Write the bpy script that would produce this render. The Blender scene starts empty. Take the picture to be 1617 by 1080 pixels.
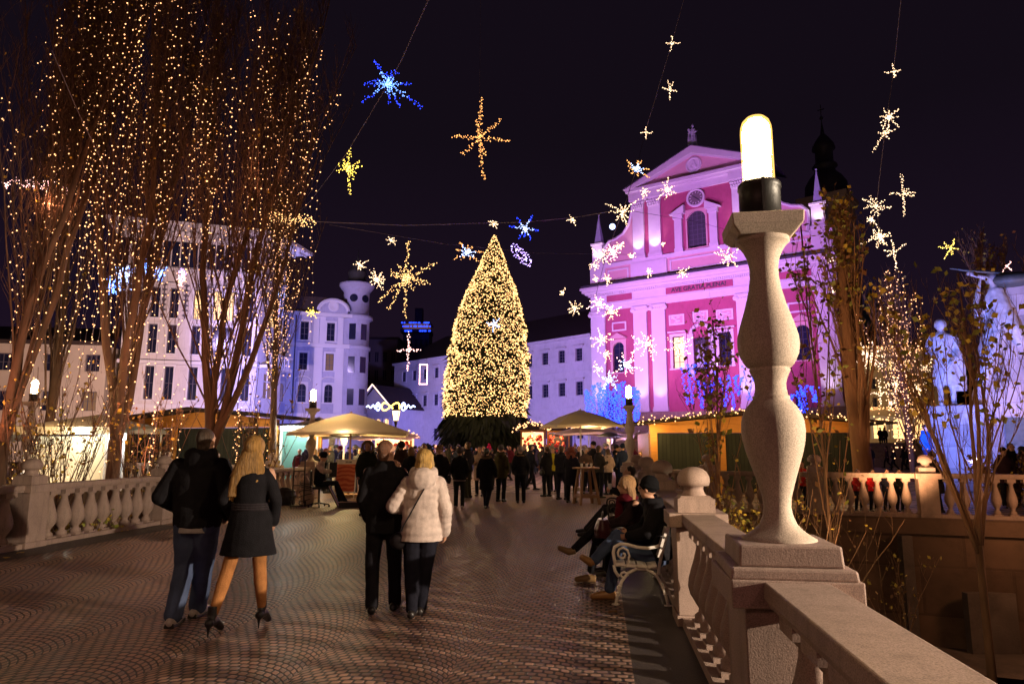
import bpy, bmesh, math, random
import numpy as np
from mathutils import Vector, Matrix, noise as mnoise
R = math.radians
PI = math.pi
sc = bpy.context.scene
col = sc.collection
# ------------------------------------------------------------ camera, world, exposure
F = 1078.0
PITCH = R(8.702)
CAMH = 1.7
cam_d = bpy.data.cameras.new('camera'); cam = bpy.data.objects.new('camera', cam_d); col.objects.link(cam)
cam_d.sensor_width = 36; cam_d.lens = 36 * F / 1617; cam_d.clip_end = 2000; cam_d.clip_start = .05
cam.location = (0, 0, CAMH); cam.rotation_euler = (R(90) + PITCH, 0, 0)
sc.camera = cam
w = bpy.data.worlds.new('World'); sc.world = w; w.use_nodes = True
nt = w.node_tree
bg = nt.nodes['Background']
tc = nt.nodes.new('ShaderNodeTexCoord'); sp = nt.nodes.new('ShaderNodeSeparateXYZ'); cr = nt.nodes.new('ShaderNodeValToRGB')
nt.links.new(tc.outputs['Generated'], sp.inputs[0]); nt.links.new(sp.outputs['Z'], cr.inputs[0]); nt.links.new(cr.outputs[0], bg.inputs[0])
cr.color_ramp.elements[0].position = 0.0; cr.color_ramp.elements[0].color = (0.013, 0.0062, 0.017, 1)   # city glow low over the roofs
cr.color_ramp.elements[1].position = 0.42; cr.color_ramp.elements[1].color = (0.0062, 0.0037, 0.0075, 1)
bg.inputs[1].default_value = 1.0
sc.view_settings.view_transform = 'Standard'; sc.view_settings.look = 'None'; sc.view_settings.exposure = 0; sc.view_settings.gamma = 1
try:
    sc.cycles.use_denoising = True; sc.cycles.denoiser = 'OPENIMAGEDENOISE'
except Exception: pass
sc.cycles.sample_clamp_indirect = 2.0
sc.cycles.max_bounces = 5; sc.cycles.diffuse_bounces = 2; sc.cycles.glossy_bounces = 2; sc.cycles.transparent_max_bounces = 6

def lamp(kind, name, loc, energy, color, size=.1, target=None, angle=60, blend=.6, parent=None):
    d = bpy.data.lights.new(name, kind); o = bpy.data.objects.new(name, d); col.objects.link(o)
    d.energy = energy; d.color = color; o.location = loc
    if kind in ('POINT', 'SPOT'): d.shadow_soft_size = size
    if kind == 'SPOT': d.spot_size = R(angle); d.spot_blend = blend
    if kind == 'AREA': d.size = size
    if target is not None:
        o.rotation_euler = (Vector(target) - Vector(loc)).to_track_quat('-Z', 'Y').to_euler()
    if parent: o.parent = parent
    return o

# pixel of the 1617x1080 photograph at a depth -> a point in the world
def ray(px, py):
    a = (px - 808.5) / F; b = (540 - py) / F
    return Vector((a, math.cos(PITCH) - b * math.sin(PITCH), math.sin(PITCH) + b * math.cos(PITCH)))
def P(px, py, D):
    r = ray(px, py); return Vector((r.x / r.y * D, D, CAMH + r.z / r.y * D))
def G(px, py, z=0):
    r = ray(px, py); t = (z - CAMH) / r.z; return Vector((r.x * t, r.y * t, z))

# ------------------------------------------------------------ lights that the place has but the frame does not show, and floods
LILAC = (.74, .52, 1.0); BLUEV = (.26, .27, 1.0); WARM = (1, .66, .33); PINK = (1, .45, .85)

# ------------------------------------------------------------ materials
M = {}
def _mix(nt, a, b, fac, mode='MIX'):
    n = nt.nodes.new('ShaderNodeMix'); n.data_type = 'RGBA'; n.blend_type = mode
    for s, v in ((0, fac), (6, a), (7, b)):
        if hasattr(v, 'type') and hasattr(v, 'links'): nt.links.new(v, n.inputs[s])
        else: n.inputs[s].default_value = v if s == 0 else (*v, 1) if len(v) == 3 else v
    return n.outputs[2]
def mat(name, base=(.5, .5, .5), rough=.7, var=0, vscale=8, dark=.5, bump=0, bscale=40, metal=0, emit=None, es=1, stretch=(1, 1, 1), objcol=False, spec=.4, stain=0, speck=0, streak=0):
    m = bpy.data.materials.new(name); M[name] = m; m.use_nodes = True; t = m.node_tree; b = t.nodes['Principled BSDF']
    b.inputs['Roughness'].default_value = rough; b.inputs['Metallic'].default_value = metal; b.inputs['Specular IOR Level'].default_value = spec
    c = (*base, 1)
    tcn = t.nodes.new('ShaderNodeTexCoord'); mp = t.nodes.new('ShaderNodeMapping'); mp.inputs['Scale'].default_value = stretch
    t.links.new(tcn.outputs['Object'], mp.inputs[0])
    src = c
    if objcol:
        oi = t.nodes.new('ShaderNodeObjectInfo'); src = oi.outputs['Color']
    def noi(s, det=4):
        n = t.nodes.new('ShaderNodeTexNoise'); n.inputs['Scale'].default_value = s; n.inputs['Detail'].default_value = det
        t.links.new(mp.outputs[0], n.inputs['Vector']); return n
    if var:
        n = noi(vscale)
        rmp = t.nodes.new('ShaderNodeMapRange'); rmp.inputs[1].default_value = .35; rmp.inputs[2].default_value = .68; rmp.inputs[4].default_value = var
        t.links.new(n.outputs[0], rmp.inputs[0])
        src = _mix(t, src, tuple(dark * x for x in base) if not objcol else (dark, dark, dark), rmp.outputs[0], 'MULTIPLY' if objcol else 'MIX')
    if speck:
        n = noi(170, 2); rmp = t.nodes.new('ShaderNodeMapRange'); rmp.inputs[1].default_value = .42; rmp.inputs[2].default_value = .62; rmp.inputs[4].default_value = speck
        t.links.new(n.outputs[0], rmp.inputs[0]); src = _mix(t, src, tuple(.45 * x for x in base), rmp.outputs[0])
    if stain:
        n = noi(1.3, 6); n.inputs['Roughness'].default_value = .7
        rmp = t.nodes.new('ShaderNodeMapRange'); rmp.inputs[1].default_value = .5; rmp.inputs[2].default_value = .72; rmp.inputs[4].default_value = stain
        t.links.new(n.outputs[0], rmp.inputs[0]); src = _mix(t, src, tuple(.3 * x for x in base), rmp.outputs[0])
    if streak:       # rain streaks and grime
        mp2 = t.nodes.new('ShaderNodeMapping'); mp2.inputs['Scale'].default_value = (9, 9, 1.1); t.links.new(tcn.outputs['Object'], mp2.inputs[0])
        n = t.nodes.new('ShaderNodeTexNoise'); n.inputs['Scale'].default_value = 1; n.inputs['Detail'].default_value = 6; n.inputs['Roughness'].default_value = .65; t.links.new(mp2.outputs[0], n.inputs['Vector'])
        rmp = t.nodes.new('ShaderNodeMapRange'); rmp.inputs[1].default_value = .5; rmp.inputs[2].default_value = .72; rmp.inputs[4].default_value = streak
        t.links.new(n.outputs[0], rmp.inputs[0]); src = _mix(t, src, tuple(.38 * x for x in base), rmp.outputs[0])
    if isinstance(src, tuple): b.inputs['Base Color'].default_value = src
    else: t.links.new(src, b.inputs['Base Color'])
    if bump:
        n = noi(bscale); bn = t.nodes.new('ShaderNodeBump'); bn.inputs['Strength'].default_value = bump; bn.inputs['Distance'].default_value = .02
        t.links.new(n.outputs[0], bn.inputs['Height']); t.links.new(bn.outputs[0], b.inputs['Normal'])
    if emit:
        b.inputs['Emission Color'].default_value = (*emit, 1); b.inputs['Emission Strength'].default_value = es
        m.cycles.emission_sampling = 'NONE'
    return m
mat('granite', (.44, .31, .255), .75, .5, 5, .75, .15, 140, speck=.7, stain=.4, streak=.6)
mat('granite_lit', (.60, .48, .385), .75, .5, 5, .8, .15, 140, speck=.7, stain=.25, streak=.45)  # same granite made paler, light on the lamp column put into its colour
mat('granite_old', (.38, .26, .19), .8, .5, 3, .6, .5, 40, speck=.4, stain=.75, streak=.6)
mat('black_metal', (.02, .018, .016), .45, .3, 30, .5, .1, 90)
mat('iron', (.04, .036, .034), .5, .3, 30, .5, .1, 80)
mat('bronze', (.10, .12, .11), .5, .5, 6, .4, .5, 30, metal=.3)
mat('statue_stone', (.50, .52, .55), .6, .5, 8, .6, .5, 30)
mat('white_iron', (.85, .78, .72), .5, .4, 20, .7, .1, 60)
mat('bench_wood', (.30, .22, .18), .6, .5, 10, .5, .3, 30, stretch=(8, 1, 1))
mat('bulb_warm', (1, .8, .5), .5, emit=(1, .50, .20), es=2.6)
mat('bulb_gold', (1, .8, .5), .5, emit=(1, .55, .20), es=3.2)
mat('bulb_azure', (.5, .6, 1), .5, emit=(.13, .30, 1), es=6)
mat('bulb_string', (1, .8, .5), .5, emit=(1, .47, .19), es=3.6)
mat('bulb_amber', (1, .6, .3), .5, emit=(1, .42, .12), es=3.4)
mat('bulb_yellow', (1, .8, .3), .5, emit=(1, .68, .10), es=4.5)
mat('bulb_white', (1, .9, .8), .5, emit=(1, .66, .38), es=3.6)
mat('bulb_blue', (.3, .4, 1), .5, emit=(.012, .045, 1), es=4.5)
mat('bulb_ice', (.8, .85, 1), .5, emit=(.42, .55, 1), es=4.5)
mat('bulb_violet', (.8, .6, 1), .5, emit=(.50, .34, 1), es=5)
mat('bulb_pink', (1, .6, .6), .5, emit=(1, .55, .50), es=5)
mat('lamp_glass', (1, .9, .7), .3, emit=(1, .68, .33), es=9)
mat('tube_light', (1, 1, 1), .3, emit=(.85, 1, .98), es=7)
mat('window_lit', (.6, .45, .2), .5, emit=(1, .66, .22), es=1.1)
mat('window_dim', (.1, .07, .05), .3, emit=(1, .5, .2), es=.10)
mat('window_glass', (.016, .018, .045), .15, .6, .8, .4)
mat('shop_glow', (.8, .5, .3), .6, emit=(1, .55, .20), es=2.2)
mat('church_red', (.42, .075, .155), .8, .4, 1.2, .72, .2, 20, stain=.22, streak=.25)
mat('church_pink', (.62, .34, .37), .8, .3, 1.2, .8, .2, 20, stain=.1)
mat('church_white', (.66, .58, .62), .75, .3, 1.5, .85, .2, 20, stain=.1)
mat('church_dark', (.05, .045, .06), .7, .3, 3)
mat('plaster_white', (.60, .57, .60), .85, .4, .6, .8, .15, 14, stain=.25, streak=.25)
mat('plaster_lilac', (.42, .42, .56), .85, .4, .6, .75, .2, 14, stain=.25, streak=.3)
mat('plaster_trim', (.62, .61, .68), .8, .2, 1, .8, .2, 14)
mat('plaster_cream', (.52, .45, .37), .85, .3, .6, .8, .2, 14, stain=.15)
mat('plaster_beige', (.50, .40, .28), .85, .3, .6, .8, .2, 14, stain=.15)
mat('plaster_dark', (.16, .12, .13), .85, .3, .6, .7, .2, 14)
mat('ornament', (.10, .09, .12), .8)
mat('roof_tile', (.045, .028, .026), .8, .5, 6, .5, .6, 14, stretch=(1, 4, 1))
mat('copper_green', (.12, .24, .20), .6, .5, 2, .6)
mat('copper_dark', (.05, .05, .045), .5, .5, 2, .5)
mat('wood_orange', (.50, .21, .035), .6, .5, 3, .6, .3, 20, stretch=(1, 1, 6))
mat('wood_dark', (.05, .038, .028), .7, .5, 6, .5, .4, 20)
mat('shutter_green', (.045, .075, .055), .6, .4, 3, .6, .2, 30)
mat('panel_teal', (.10, .24, .22), .5, .3, 3, .8)
mat('felt_roof', (.04, .026, .02), .9, .5, 4, .5, .4, 20)
mat('canvas_cream', (.78, .64, .42), .85, .2, 3, .85, .1, 200)
mat('canvas_pink', (.66, .46, .44), .85, .2, 3, .85, .1, 200)
mat('canvas_white', (.72, .70, .66), .8, .2, 3, .85, .1, 200)
mat('table_wood', (.42, .24, .12), .55, .4, 6, .6, .2, 40, stretch=(1, 1, .2))
mat('bark', (.17, .095, .06), .9, .6, 5, .45, .9, 22, stretch=(1, 1, .25))
mat('bark_warm', (.30, .15, .07), .9, .6, 5, .45, .9, 22, stretch=(1, 1, .25))
mat('leaf_yellow', (.62, .42, .05), .6, .5, 3, .6)
mat('leaf_green', (.30, .30, .05), .6, .5, 3, .6)
mat('leaf_brown', (.22, .10, .035), .7, .5, 3, .6)
mat('needles', (.016, .024, .012), .8, .5, 2, .5)
mat('skin', (.50, .27, .18), .55, .2, 12, .85, .1, 60)
mat('cloth', objcol=True, rough=.9, spec=.12, var=.6, vscale=14, dark=.55, bump=.35, bscale=120)
mat('knit', objcol=True, rough=.95, spec=.1, var=.6, vscale=60, dark=.5, bump=.8, bscale=160)
mat('denim', objcol=True, rough=.9, spec=.15, var=.7, vscale=6, dark=.55, bump=.3, bscale=200)
mat('leather', objcol=True, rough=.35, var=.4, vscale=20, dark=.6, bump=.2, bscale=80)
mat('hair', objcol=True, rough=.5, var=.85, vscale=26, dark=.28, bump=.8, bscale=60, stretch=(3.2, 3.2, .16))
mat('fur', objcol=True, rough=.95, var=.8, vscale=50, dark=.4, bump=1, bscale=120)
mat('plain', objcol=True, rough=.6, var=.2, vscale=10, dark=.8)
mat('water', (.010, .008, .010), .08, bump=.35, bscale=2.2, spec=.6)
mat('cable', (.16, .13, .17), .5)
mat('concrete', (.16, .115, .085), .85, .6, 1.4, .45, .5, 12, stain=.7)
mat('kerb', (.50, .42, .36), .6, .3, 5, .8, .3, 30, speck=.4)
mat('asphalt', (.055, .042, .040), .55, .5, 6, .6, .5, 90, speck=.3)
mat('hill', (.012, .012, .010), 1)

def ex(t, op, a, b=None, c=None):
    n = t.nodes.new('ShaderNodeMath'); n.operation = op
    for i, v in enumerate((a, b, c)):
        if v is None: continue
        if isinstance(v, (int, float)): n.inputs[i].default_value = v
        else: t.links.new(v, n.inputs[i])
    return n.outputs[0]
def cobble(name, W=1.15, RR=.68, h=.082, sw=.086, arcs=True, base=(.29, .165, .12), rot=-7.2):
    m = bpy.data.materials.new(name); M[name] = m; m.use_nodes = True; t = m.node_tree; b = t.nodes['Principled BSDF']
    g = t.nodes.new('ShaderNodeNewGeometry'); mp = t.nodes.new('ShaderNodeMapping'); mp.vector_type = 'POINT'; mp.inputs['Rotation'].default_value = (0, 0, R(-rot))
    nz = t.nodes.new('ShaderNodeTexNoise'); nz.inputs['Scale'].default_value = 5; nz.inputs['Detail'].default_value = 3
    va = t.nodes.new('ShaderNodeVectorMath'); va.operation = 'MULTIPLY_ADD'; va.inputs[1].default_value = (.022, .022, 0)
    t.links.new(g.outputs['Position'], nz.inputs['Vector']); t.links.new(nz.outputs['Color'], va.inputs[0]); t.links.new(g.outputs['Position'], va.inputs[2])
    t.links.new(va.outputs[0], mp.inputs[0])
    s = t.nodes.new('ShaderNodeSeparateXYZ'); t.links.new(mp.outputs[0], s.inputs[0]); x, y = s.outputs[0], s.outputs[1]
    if arcs:
        q = ex(t, 'DIVIDE', x, W); ci = ex(t, 'FLOOR', q); xl = ex(t, 'MULTIPLY', ex(t, 'SUBTRACT', ex(t, 'SUBTRACT', q, ci), .5), W)
        th = ex(t, 'ARCSINE', ex(t, 'DIVIDE', xl, RR)); v = ex(t, 'SUBTRACT', y, ex(t, 'MULTIPLY', ex(t, 'COSINE', th), RR)); u = ex(t, 'MULTIPLY', th, RR)
    else:
        u, v = x, y; ci = 0.0
    vr = ex(t, 'DIVIDE', v, h); row = ex(t, 'FLOOR', vr); fv = ex(t, 'SUBTRACT', vr, row)
    off = ex(t, 'MULTIPLY', ex(t, 'MODULO', ex(t, 'ABSOLUTE', row), 2.0), .5)
    ur = ex(t, 'ADD', ex(t, 'DIVIDE', u, sw), off); cl = ex(t, 'FLOOR', ur); fu = ex(t, 'SUBTRACT', ur, cl)
    du = ex(t, 'ABSOLUTE', ex(t, 'SUBTRACT', fu, .5)); dv = ex(t, 'ABSOLUTE', ex(t, 'SUBTRACT', fv, .5))
    d = ex(t, 'POWER', ex(t, 'ADD', ex(t, 'POWER', du, 5.0), ex(t, 'POWER', dv, 5.0)), .2)     # rounded square, 0 centre .5 edge
    mr = t.nodes.new('ShaderNodeMapRange'); mr.interpolation_type = 'SMOOTHSTEP'; mr.inputs[1].default_value = .46; mr.inputs[2].default_value = .31
    t.links.new(d, mr.inputs[0])
    cb = t.nodes.new('ShaderNodeCombineXYZ'); t.links.new(cl, cb.inputs[0]); t.links.new(row, cb.inputs[1])
    if arcs: t.links.new(ci, cb.inputs[2])
    wn = t.nodes.new('ShaderNodeTexWhiteNoise'); t.links.new(cb.outputs[0], wn.inputs[0])
    k = ex(t, 'MULTIPLY_ADD', wn.outputs['Value'], .7, .6)
    big = t.nodes.new('ShaderNodeTexNoise'); big.inputs['Scale'].default_value = .5; big.inputs['Detail'].default_value = 5; t.links.new(g.outputs['Position'], big.inputs['Vector'])
    k2 = ex(t, 'MULTIPLY', k, ex(t, 'MULTIPLY_ADD', big.outputs[0], .9, .62))
    kc = t.nodes.new('ShaderNodeCombineXYZ')
    for i in range(3): t.links.new(k2, kc.inputs[i])
    c1 = _mix(t, base, (1, 1, 1), 0.0); c2 = _mix(t, c1, kc.outputs[0], 1.0, 'MULTIPLY'); c3 = _mix(t, (.014, .010, .009), c2, mr.outputs[0])
    t.links.new(c3, b.inputs['Base Color'])
    hh = ex(t, 'ADD', mr.outputs[0], ex(t, 'MULTIPLY', wn.outputs['Value'], .35))
    bn = t.nodes.new('ShaderNodeBump'); bn.inputs['Strength'].default_value = .7; bn.inputs['Distance'].default_value = .012
    t.links.new(hh, bn.inputs['Height']); t.links.new(bn.outputs[0], b.inputs['Normal'])
    rr = ex(t, 'ADD', ex(t, 'MULTIPLY_ADD', wn.outputs['Value'], .18, .34), ex(t, 'MULTIPLY', big.outputs[0], .22)); t.links.new(rr, b.inputs['Roughness'])
    b.inputs['Specular IOR Level'].default_value = .55
    return m
cobble('cobble_arcs'); cobble('cobble_rows', arcs=False, h=.078, sw=.10, base=(.24, .145, .11)); cobble('slabs', arcs=False, h=.55, sw=.8, base=(.27, .19, .17))
def bricks(name, base, sx=1.2, sy=.5, mortar=.03, dark=.35):
    m = mat(name, base, .85, .6, 1.5, .5, 0, stain=.6); t = m.node_tree; b = t.nodes['Principled BSDF']
    tcn = t.nodes.new('ShaderNodeTexCoord'); s = t.nodes.new('ShaderNodeSeparateXYZ'); t.links.new(tcn.outputs['Object'], s.inputs[0])
    cbn = t.nodes.new('ShaderNodeCombineXYZ'); t.links.new(ex(t, 'ADD', s.outputs[0], ex(t, 'MULTIPLY', s.outputs[1], .2)), cbn.inputs[0]); t.links.new(s.outputs[2], cbn.inputs[1])
    bt = t.nodes.new('ShaderNodeTexBrick'); bt.inputs['Scale'].default_value = 1; bt.inputs['Brick Width'].default_value = sx; bt.inputs['Row Height'].default_value = sy; bt.inputs['Mortar Size'].default_value = mortar
    bt.inputs['Color1'].default_value = (1, 1, 1, 1); bt.inputs['Color2'].default_value = (.6, .6, .6, 1); bt.inputs['Mortar'].default_value = (dark, dark, dark, 1)
    t.links.new(cbn.outputs[0], bt.inputs['Vector'])
    old = b.inputs['Base Color'].links[0].from_socket
    t.links.new(_mix(t, old, bt.outputs['Color'], 1.0, 'MULTIPLY'), b.inputs['Base Color'])
    bn = t.nodes.new('ShaderNodeBump'); bn.inputs['Strength'].default_value = .6; bn.inputs['Distance'].default_value = .03; t.links.new(bt.outputs['Fac'], bn.inputs['Height']); bn.invert = True
    t.links.new(bn.outputs[0], b.inputs['Normal']); return m
bricks('quay_stone', (.22, .125, .07), 1.6, 1.1, .03, .6); bricks('monument_stone', (.55, .50, .50), 1.6, .85, .012, .55)
bricks('boards', (.022, .027, .018), .14, 40, .012, .25)

# ------------------------------------------------------------ geometry helpers
def new_ob(name, me, parent=None, loc=None, rz=0, color=None):
    o = bpy.data.objects.new(name, me); col.objects.link(o)
    if parent: o.parent = parent
    if loc is not None: o.location = loc
    if rz: o.rotation_euler = (0, 0, rz)
    if color: o.color = (*color, 1)
    return o
def empty(name, loc=(0, 0, 0), rz=0):
    return new_ob(name, None, None, loc, rz)
def tag(o, label=None, cat=None, group=None, kind=None):
    if label: o['label'] = label
    if cat: o['category'] = cat
    if group: o['group'] = group
    if kind: o['kind'] = kind
    return o
class MB:
    def __init__(s): s.v = []; s.f = []; s.m = []; s.mats = []; s.cur = 0; s.sm = []; s.smooth = False
    def mat(s, name):
        if name not in s.mats: s.mats.append(name)
        s.cur = s.mats.index(name); return s
    def add(s, vs, fs):
        n = len(s.v); s.v += [tuple(x) for x in vs]
        for f in fs: s.f.append(tuple(i + n for i in f)); s.m.append(s.cur); s.sm.append(s.smooth)
        return s
    def box(s, x0, x1, y0, y1, z0, z1, T=None):
        vs = [Vector(p) for p in ((x0, y0, z0), (x1, y0, z0), (x1, y1, z0), (x0, y1, z0), (x0, y0, z1), (x1, y0, z1), (x1, y1, z1), (x0, y1, z1))]
        if T: vs = [T @ p for p in vs]
        return s.add(vs, [(0, 3, 2, 1), (4, 5, 6, 7), (0, 1, 5, 4), (1, 2, 6, 5), (2, 3, 7, 6), (3, 0, 4, 7)])
    def frustum(s, c, w0, w1, z0, z1, d0=None, d1=None, T=None):
        d0 = w0 if d0 is None else d0; d1 = w1 if d1 is None else d1
        vs = [Vector((c[0] + a * q / 2, c[1] + b * e / 2, z)) for z, q, e in ((z0, w0, d0), (z1, w1, d1)) for a, b in ((-1, -1), (1, -1), (1, 1), (-1, 1))]
        if T: vs = [T @ p for p in vs]
        return s.add(vs, [(0, 3, 2, 1), (4, 5, 6, 7), (0, 1, 5, 4), (1, 2, 6, 5), (2, 3, 7, 6), (3, 0, 4, 7)])
    def tube(s, pts, rad, n=6, cap=True, close=False):
        pts = [Vector(p) for p in pts]; L = len(pts)
        if isinstance(rad, (int, float)): rad = [rad] * L
        vs = []; prev = None
        for i, p in enumerate(pts):
            t = (pts[min(i + 1, L - 1)] - pts[max(i - 1, 0)])
            if t.length < 1e-9: t = Vector((0, 0, 1))
            t.normalize()
            if prev is None:
                a = Vector((0, 0, 1)) if abs(t.z) < .9 else Vector((1, 0, 0)); x = t.cross(a).normalized()
            else:
                x = prev - t * prev.dot(t)
                x = x.normalized() if x.length > 1e-6 else t.orthogonal().normalized()
            prev = x; y = t.cross(x)
            for k in range(n):
                an = 2 * PI * k / n; vs.append(p + (x * math.cos(an) + y * math.sin(an)) * rad[i])
        fs = [(i * n + k, i * n + (k + 1) % n, (i + 1) * n + (k + 1) % n, (i + 1) * n + k) for i in range(L - 1) for k in range(n)]
        if cap: fs += [tuple(range(n))[::-1], tuple((L - 1) * n + k for k in range(n))]
        return s.add(vs, fs)
    def lathe(s, prof, n=24, c=(0, 0, 0), T=None, cap=True, sx=1, sy=1):
        c = Vector(c); vs = []
        for r, z in prof:
            for k in range(n):
                an = 2 * PI * k / n; p = Vector((r * math.cos(an) * sx, r * math.sin(an) * sy, z)) + c; vs.append(T @ p if T else p)
        L = len(prof); fs = [(i * n + k, i * n + (k + 1) % n, (i + 1) * n + (k + 1) % n, (i + 1) * n + k) for i in range(L - 1) for k in range(n)]
        if cap: fs += [tuple(range(n))[::-1], tuple((L - 1) * n + k for k in range(n))]
        return s.add(vs, fs)
    def ball(s, c, r, n=12, m=8, sc3=(1, 1, 1), T=None):
        prof = [(max(.0005, math.sin(PI * i / m)) * r, -math.cos(PI * i / m) * r) for i in range(m + 1)]
        c = Vector(c); TT = Matrix.Translation(c) @ (T if T else Matrix.Identity(4)) @ Matrix.Diagonal((*sc3, 1))
        return s.lathe(prof, n, (0, 0, 0), TT)
    def prism(s, poly, y0, y1, T=None):   # poly in x,z extruded along y
        n = len(poly); vs = [Vector((x, y, z)) for y in (y0, y1) for x, z in poly]
        if T: vs = [T @ p for p in vs]
        fs = [tuple(range(n)), tuple(range(n, 2 * n))[::-1]] + [(i, i + n, (i + 1) % n + n, (i + 1) % n) for i in range(n)]
        return s.add(vs, fs)
    def slab(s, poly, z0, z1):            # poly in x,y extruded along z
        n = len(poly); vs = [(x, y, z) for z in (z0, z1) for x, y in poly]
        fs = [tuple(range(n))[::-1], tuple(range(n, 2 * n))] + [(i, (i + 1) % n, (i + 1) % n + n, i + n) for i in range(n)]
        return s.add(vs, fs)
    def bulbs(s, pts, r):
        for p in pts:
            q = r if isinstance(r, (int, float)) else r()
            x, y, z = p
            s.add([(x + q, y, z), (x - q, y, z), (x, y + q, z), (x, y - q, z), (x, y, z + q), (x, y, z - q)],
                  [(0, 2, 4), (2, 1, 4), (1, 3, 4), (3, 0, 4), (2, 0, 5), (1, 2, 5), (3, 1, 5), (0, 3, 5)])
        return s
    def mesh(s, name):
        me = bpy.data.meshes.new(name); me.from_pydata(s.v, [], s.f)
        for k in s.mats: me.materials.append(M[k])
        me.polygons.foreach_set('material_index', s.m); me.polygons.foreach_set('use_smooth', s.sm); me.update(); return me
    def fix(s, me):
        b = bmesh.new(); b.from_mesh(me); bmesh.ops.recalc_face_normals(b, faces=b.faces); b.to_mesh(me); b.free(); return me
    def build(s, name, mat=None, parent=None, loc=None, rz=0, fix=False, color=None, bevel=0):
        if not s.mats or (mat and mat not in s.mats): s.mats = [mat]
        me = s.mesh(name)
        if fix: s.fix(me)
        o = new_ob(name, me, parent, loc, rz, color)
        if bevel:
            md = o.modifiers.new('bevel', 'BEVEL'); md.width = bevel; md.segments = 2; md.limit_method = 'ANGLE'
        return o
def copy_tree(o, parent=None):
    c = o.copy(); col.objects.link(c)
    if parent: c.parent = parent
    for ch in list(o.children): copy_tree(ch, c)
    return c
def copy_at(o, loc, rz=0, label=None, scale=None):
    c = copy_tree(o); c.location = loc; c.rotation_euler = (0, 0, rz)
    if label: c['label'] = label
    if scale: c.scale = (scale, scale, scale) if isinstance(scale, (int, float)) else scale
    return c
def text_mesh(s, size, mat_name, name, parent, loc, rot, depth=.01, weight=0):
    cu = bpy.data.curves.new('tmp', 'FONT'); cu.body = s; cu.size = size; cu.extrude = depth; cu.offset = weight; cu.align_x = 'CENTER'; cu.align_y = 'CENTER'
    to = bpy.data.objects.new('tmp', cu); col.objects.link(to)
    me = bpy.data.meshes.new_from_object(to.evaluated_get(bpy.context.evaluated_depsgraph_get())); bpy.data.objects.remove(to); bpy.data.curves.remove(cu)
    me.materials.clear(); me.materials.append(M[mat_name])
    o = new_ob(name, me, parent, loc); o.rotation_euler = rot; return o
# ------------------------------------------------------------ the ground, river and quays
def xr(y): return 1.29 + .127 * (y - 2.75)                       # centre line of the right balustrade
def xl(y): return -8.45 + .12 * (y - 11.1) if y < 15.3 else -7.95 + .17 * (y - 15.3)
BANKR = [(xr(21.6), 21.6), (5.0, 19.1), (12.6, 16.3), (30, 11.5), (90, 4)]
BANKL = [(xl(23), 23.2), (-8.6, 25.2), (-14, 28.2), (-30, 33.5), (-90, 45)]
m = MB()
sq = BANKR + [(420, 20), (420, 900), (-420, 900), (-420, 60)] + BANKL[::-1]
m.add([(x, y, 0) for x, y in sq], [tuple(range(len(sq)))])
tag(m.build('square_paving', 'slabs'), kind='structure')
m = MB(); n = len(BANKR)
yy = [-12, 0, 6, 12, 15.3, 21.6]
m.add([(xr(21.6), 21.6, .0), (xr(-12), -12, 0), (xl(-12), -12, 0), (xl(15.3), 15.3, 0), (xl(23), 23.2, 0)], [(0, 4, 3, 2, 1)])
tag(m.build('bridge_deck', 'cobble_arcs'), kind='structure')
# straight courses of setts and asphalt strip along the right balustrade, kerb across the bridge's end
def strip(name, x_of, off0, off1, y0, y1, z, mt):
    m = MB(); m.add([(x_of(y0) + off0, y0, z), (x_of(y0) + off1, y0, z), (x_of(y1) + off1, y1, z), (x_of(y1) + off0, y1, z)], [(0, 1, 2, 3)])
    return tag(m.build(name, mt), kind='structure')
strip('sett_border', xr, -1.18, -.72, -11, 21.2, .004, 'cobble_rows')
strip('pavement_strip', xr, -.72, -.1, -11, 21.2, .004, 'asphalt')
strip('pavement_strip', xl, .1, .9, -11, 15.3, .004, 'asphalt')
m = MB(); m.add([(-6.3, 26.6, .004), (9, 26.0, .004), (9, 26.25, .004), (-6.3, 26.9, .004)], [(0, 1, 2, 3)])
m.add([(-6.3, 27.4, .004), (9, 26.8, .004), (9, 26.95, .004), (-6.3, 27.6, .004)], [(0, 1, 2, 3)])
tag(m.build('kerb_line', 'kerb'), kind='structure')
m = MB(); m.add([(xl(16.3) - 1, 23.2, .002), (xr(21.6) - .2, 21.6, .002), (4.6, 26.1, .002), (-6.4, 26.6, .002)], [(0, 1, 2, 3)])
tag(m.build('pavement', 'cobble_rows'), kind='structure')
m = MB(); m.add([(-300, -60, -3.6), (300, -60, -3.6), (300, 60, -3.6), (-300, 60, -3.6)], [(0, 1, 2, 3)])
tag(m.build('river_water', 'water'), kind='structure')
m = MB(); m.add([(-300, -60, .0), (300, -60, 0), (300, -12, 0), (-300, -12, 0)], [(0, 1, 2, 3)]); m.add([(-300, -12, 0), (300, -12, 0), (300, -12, -4), (-300, -12, -4)], [(0, 1, 2, 3)])
tag(m.build('near_bank', 'slabs'), kind='structure')
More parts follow.
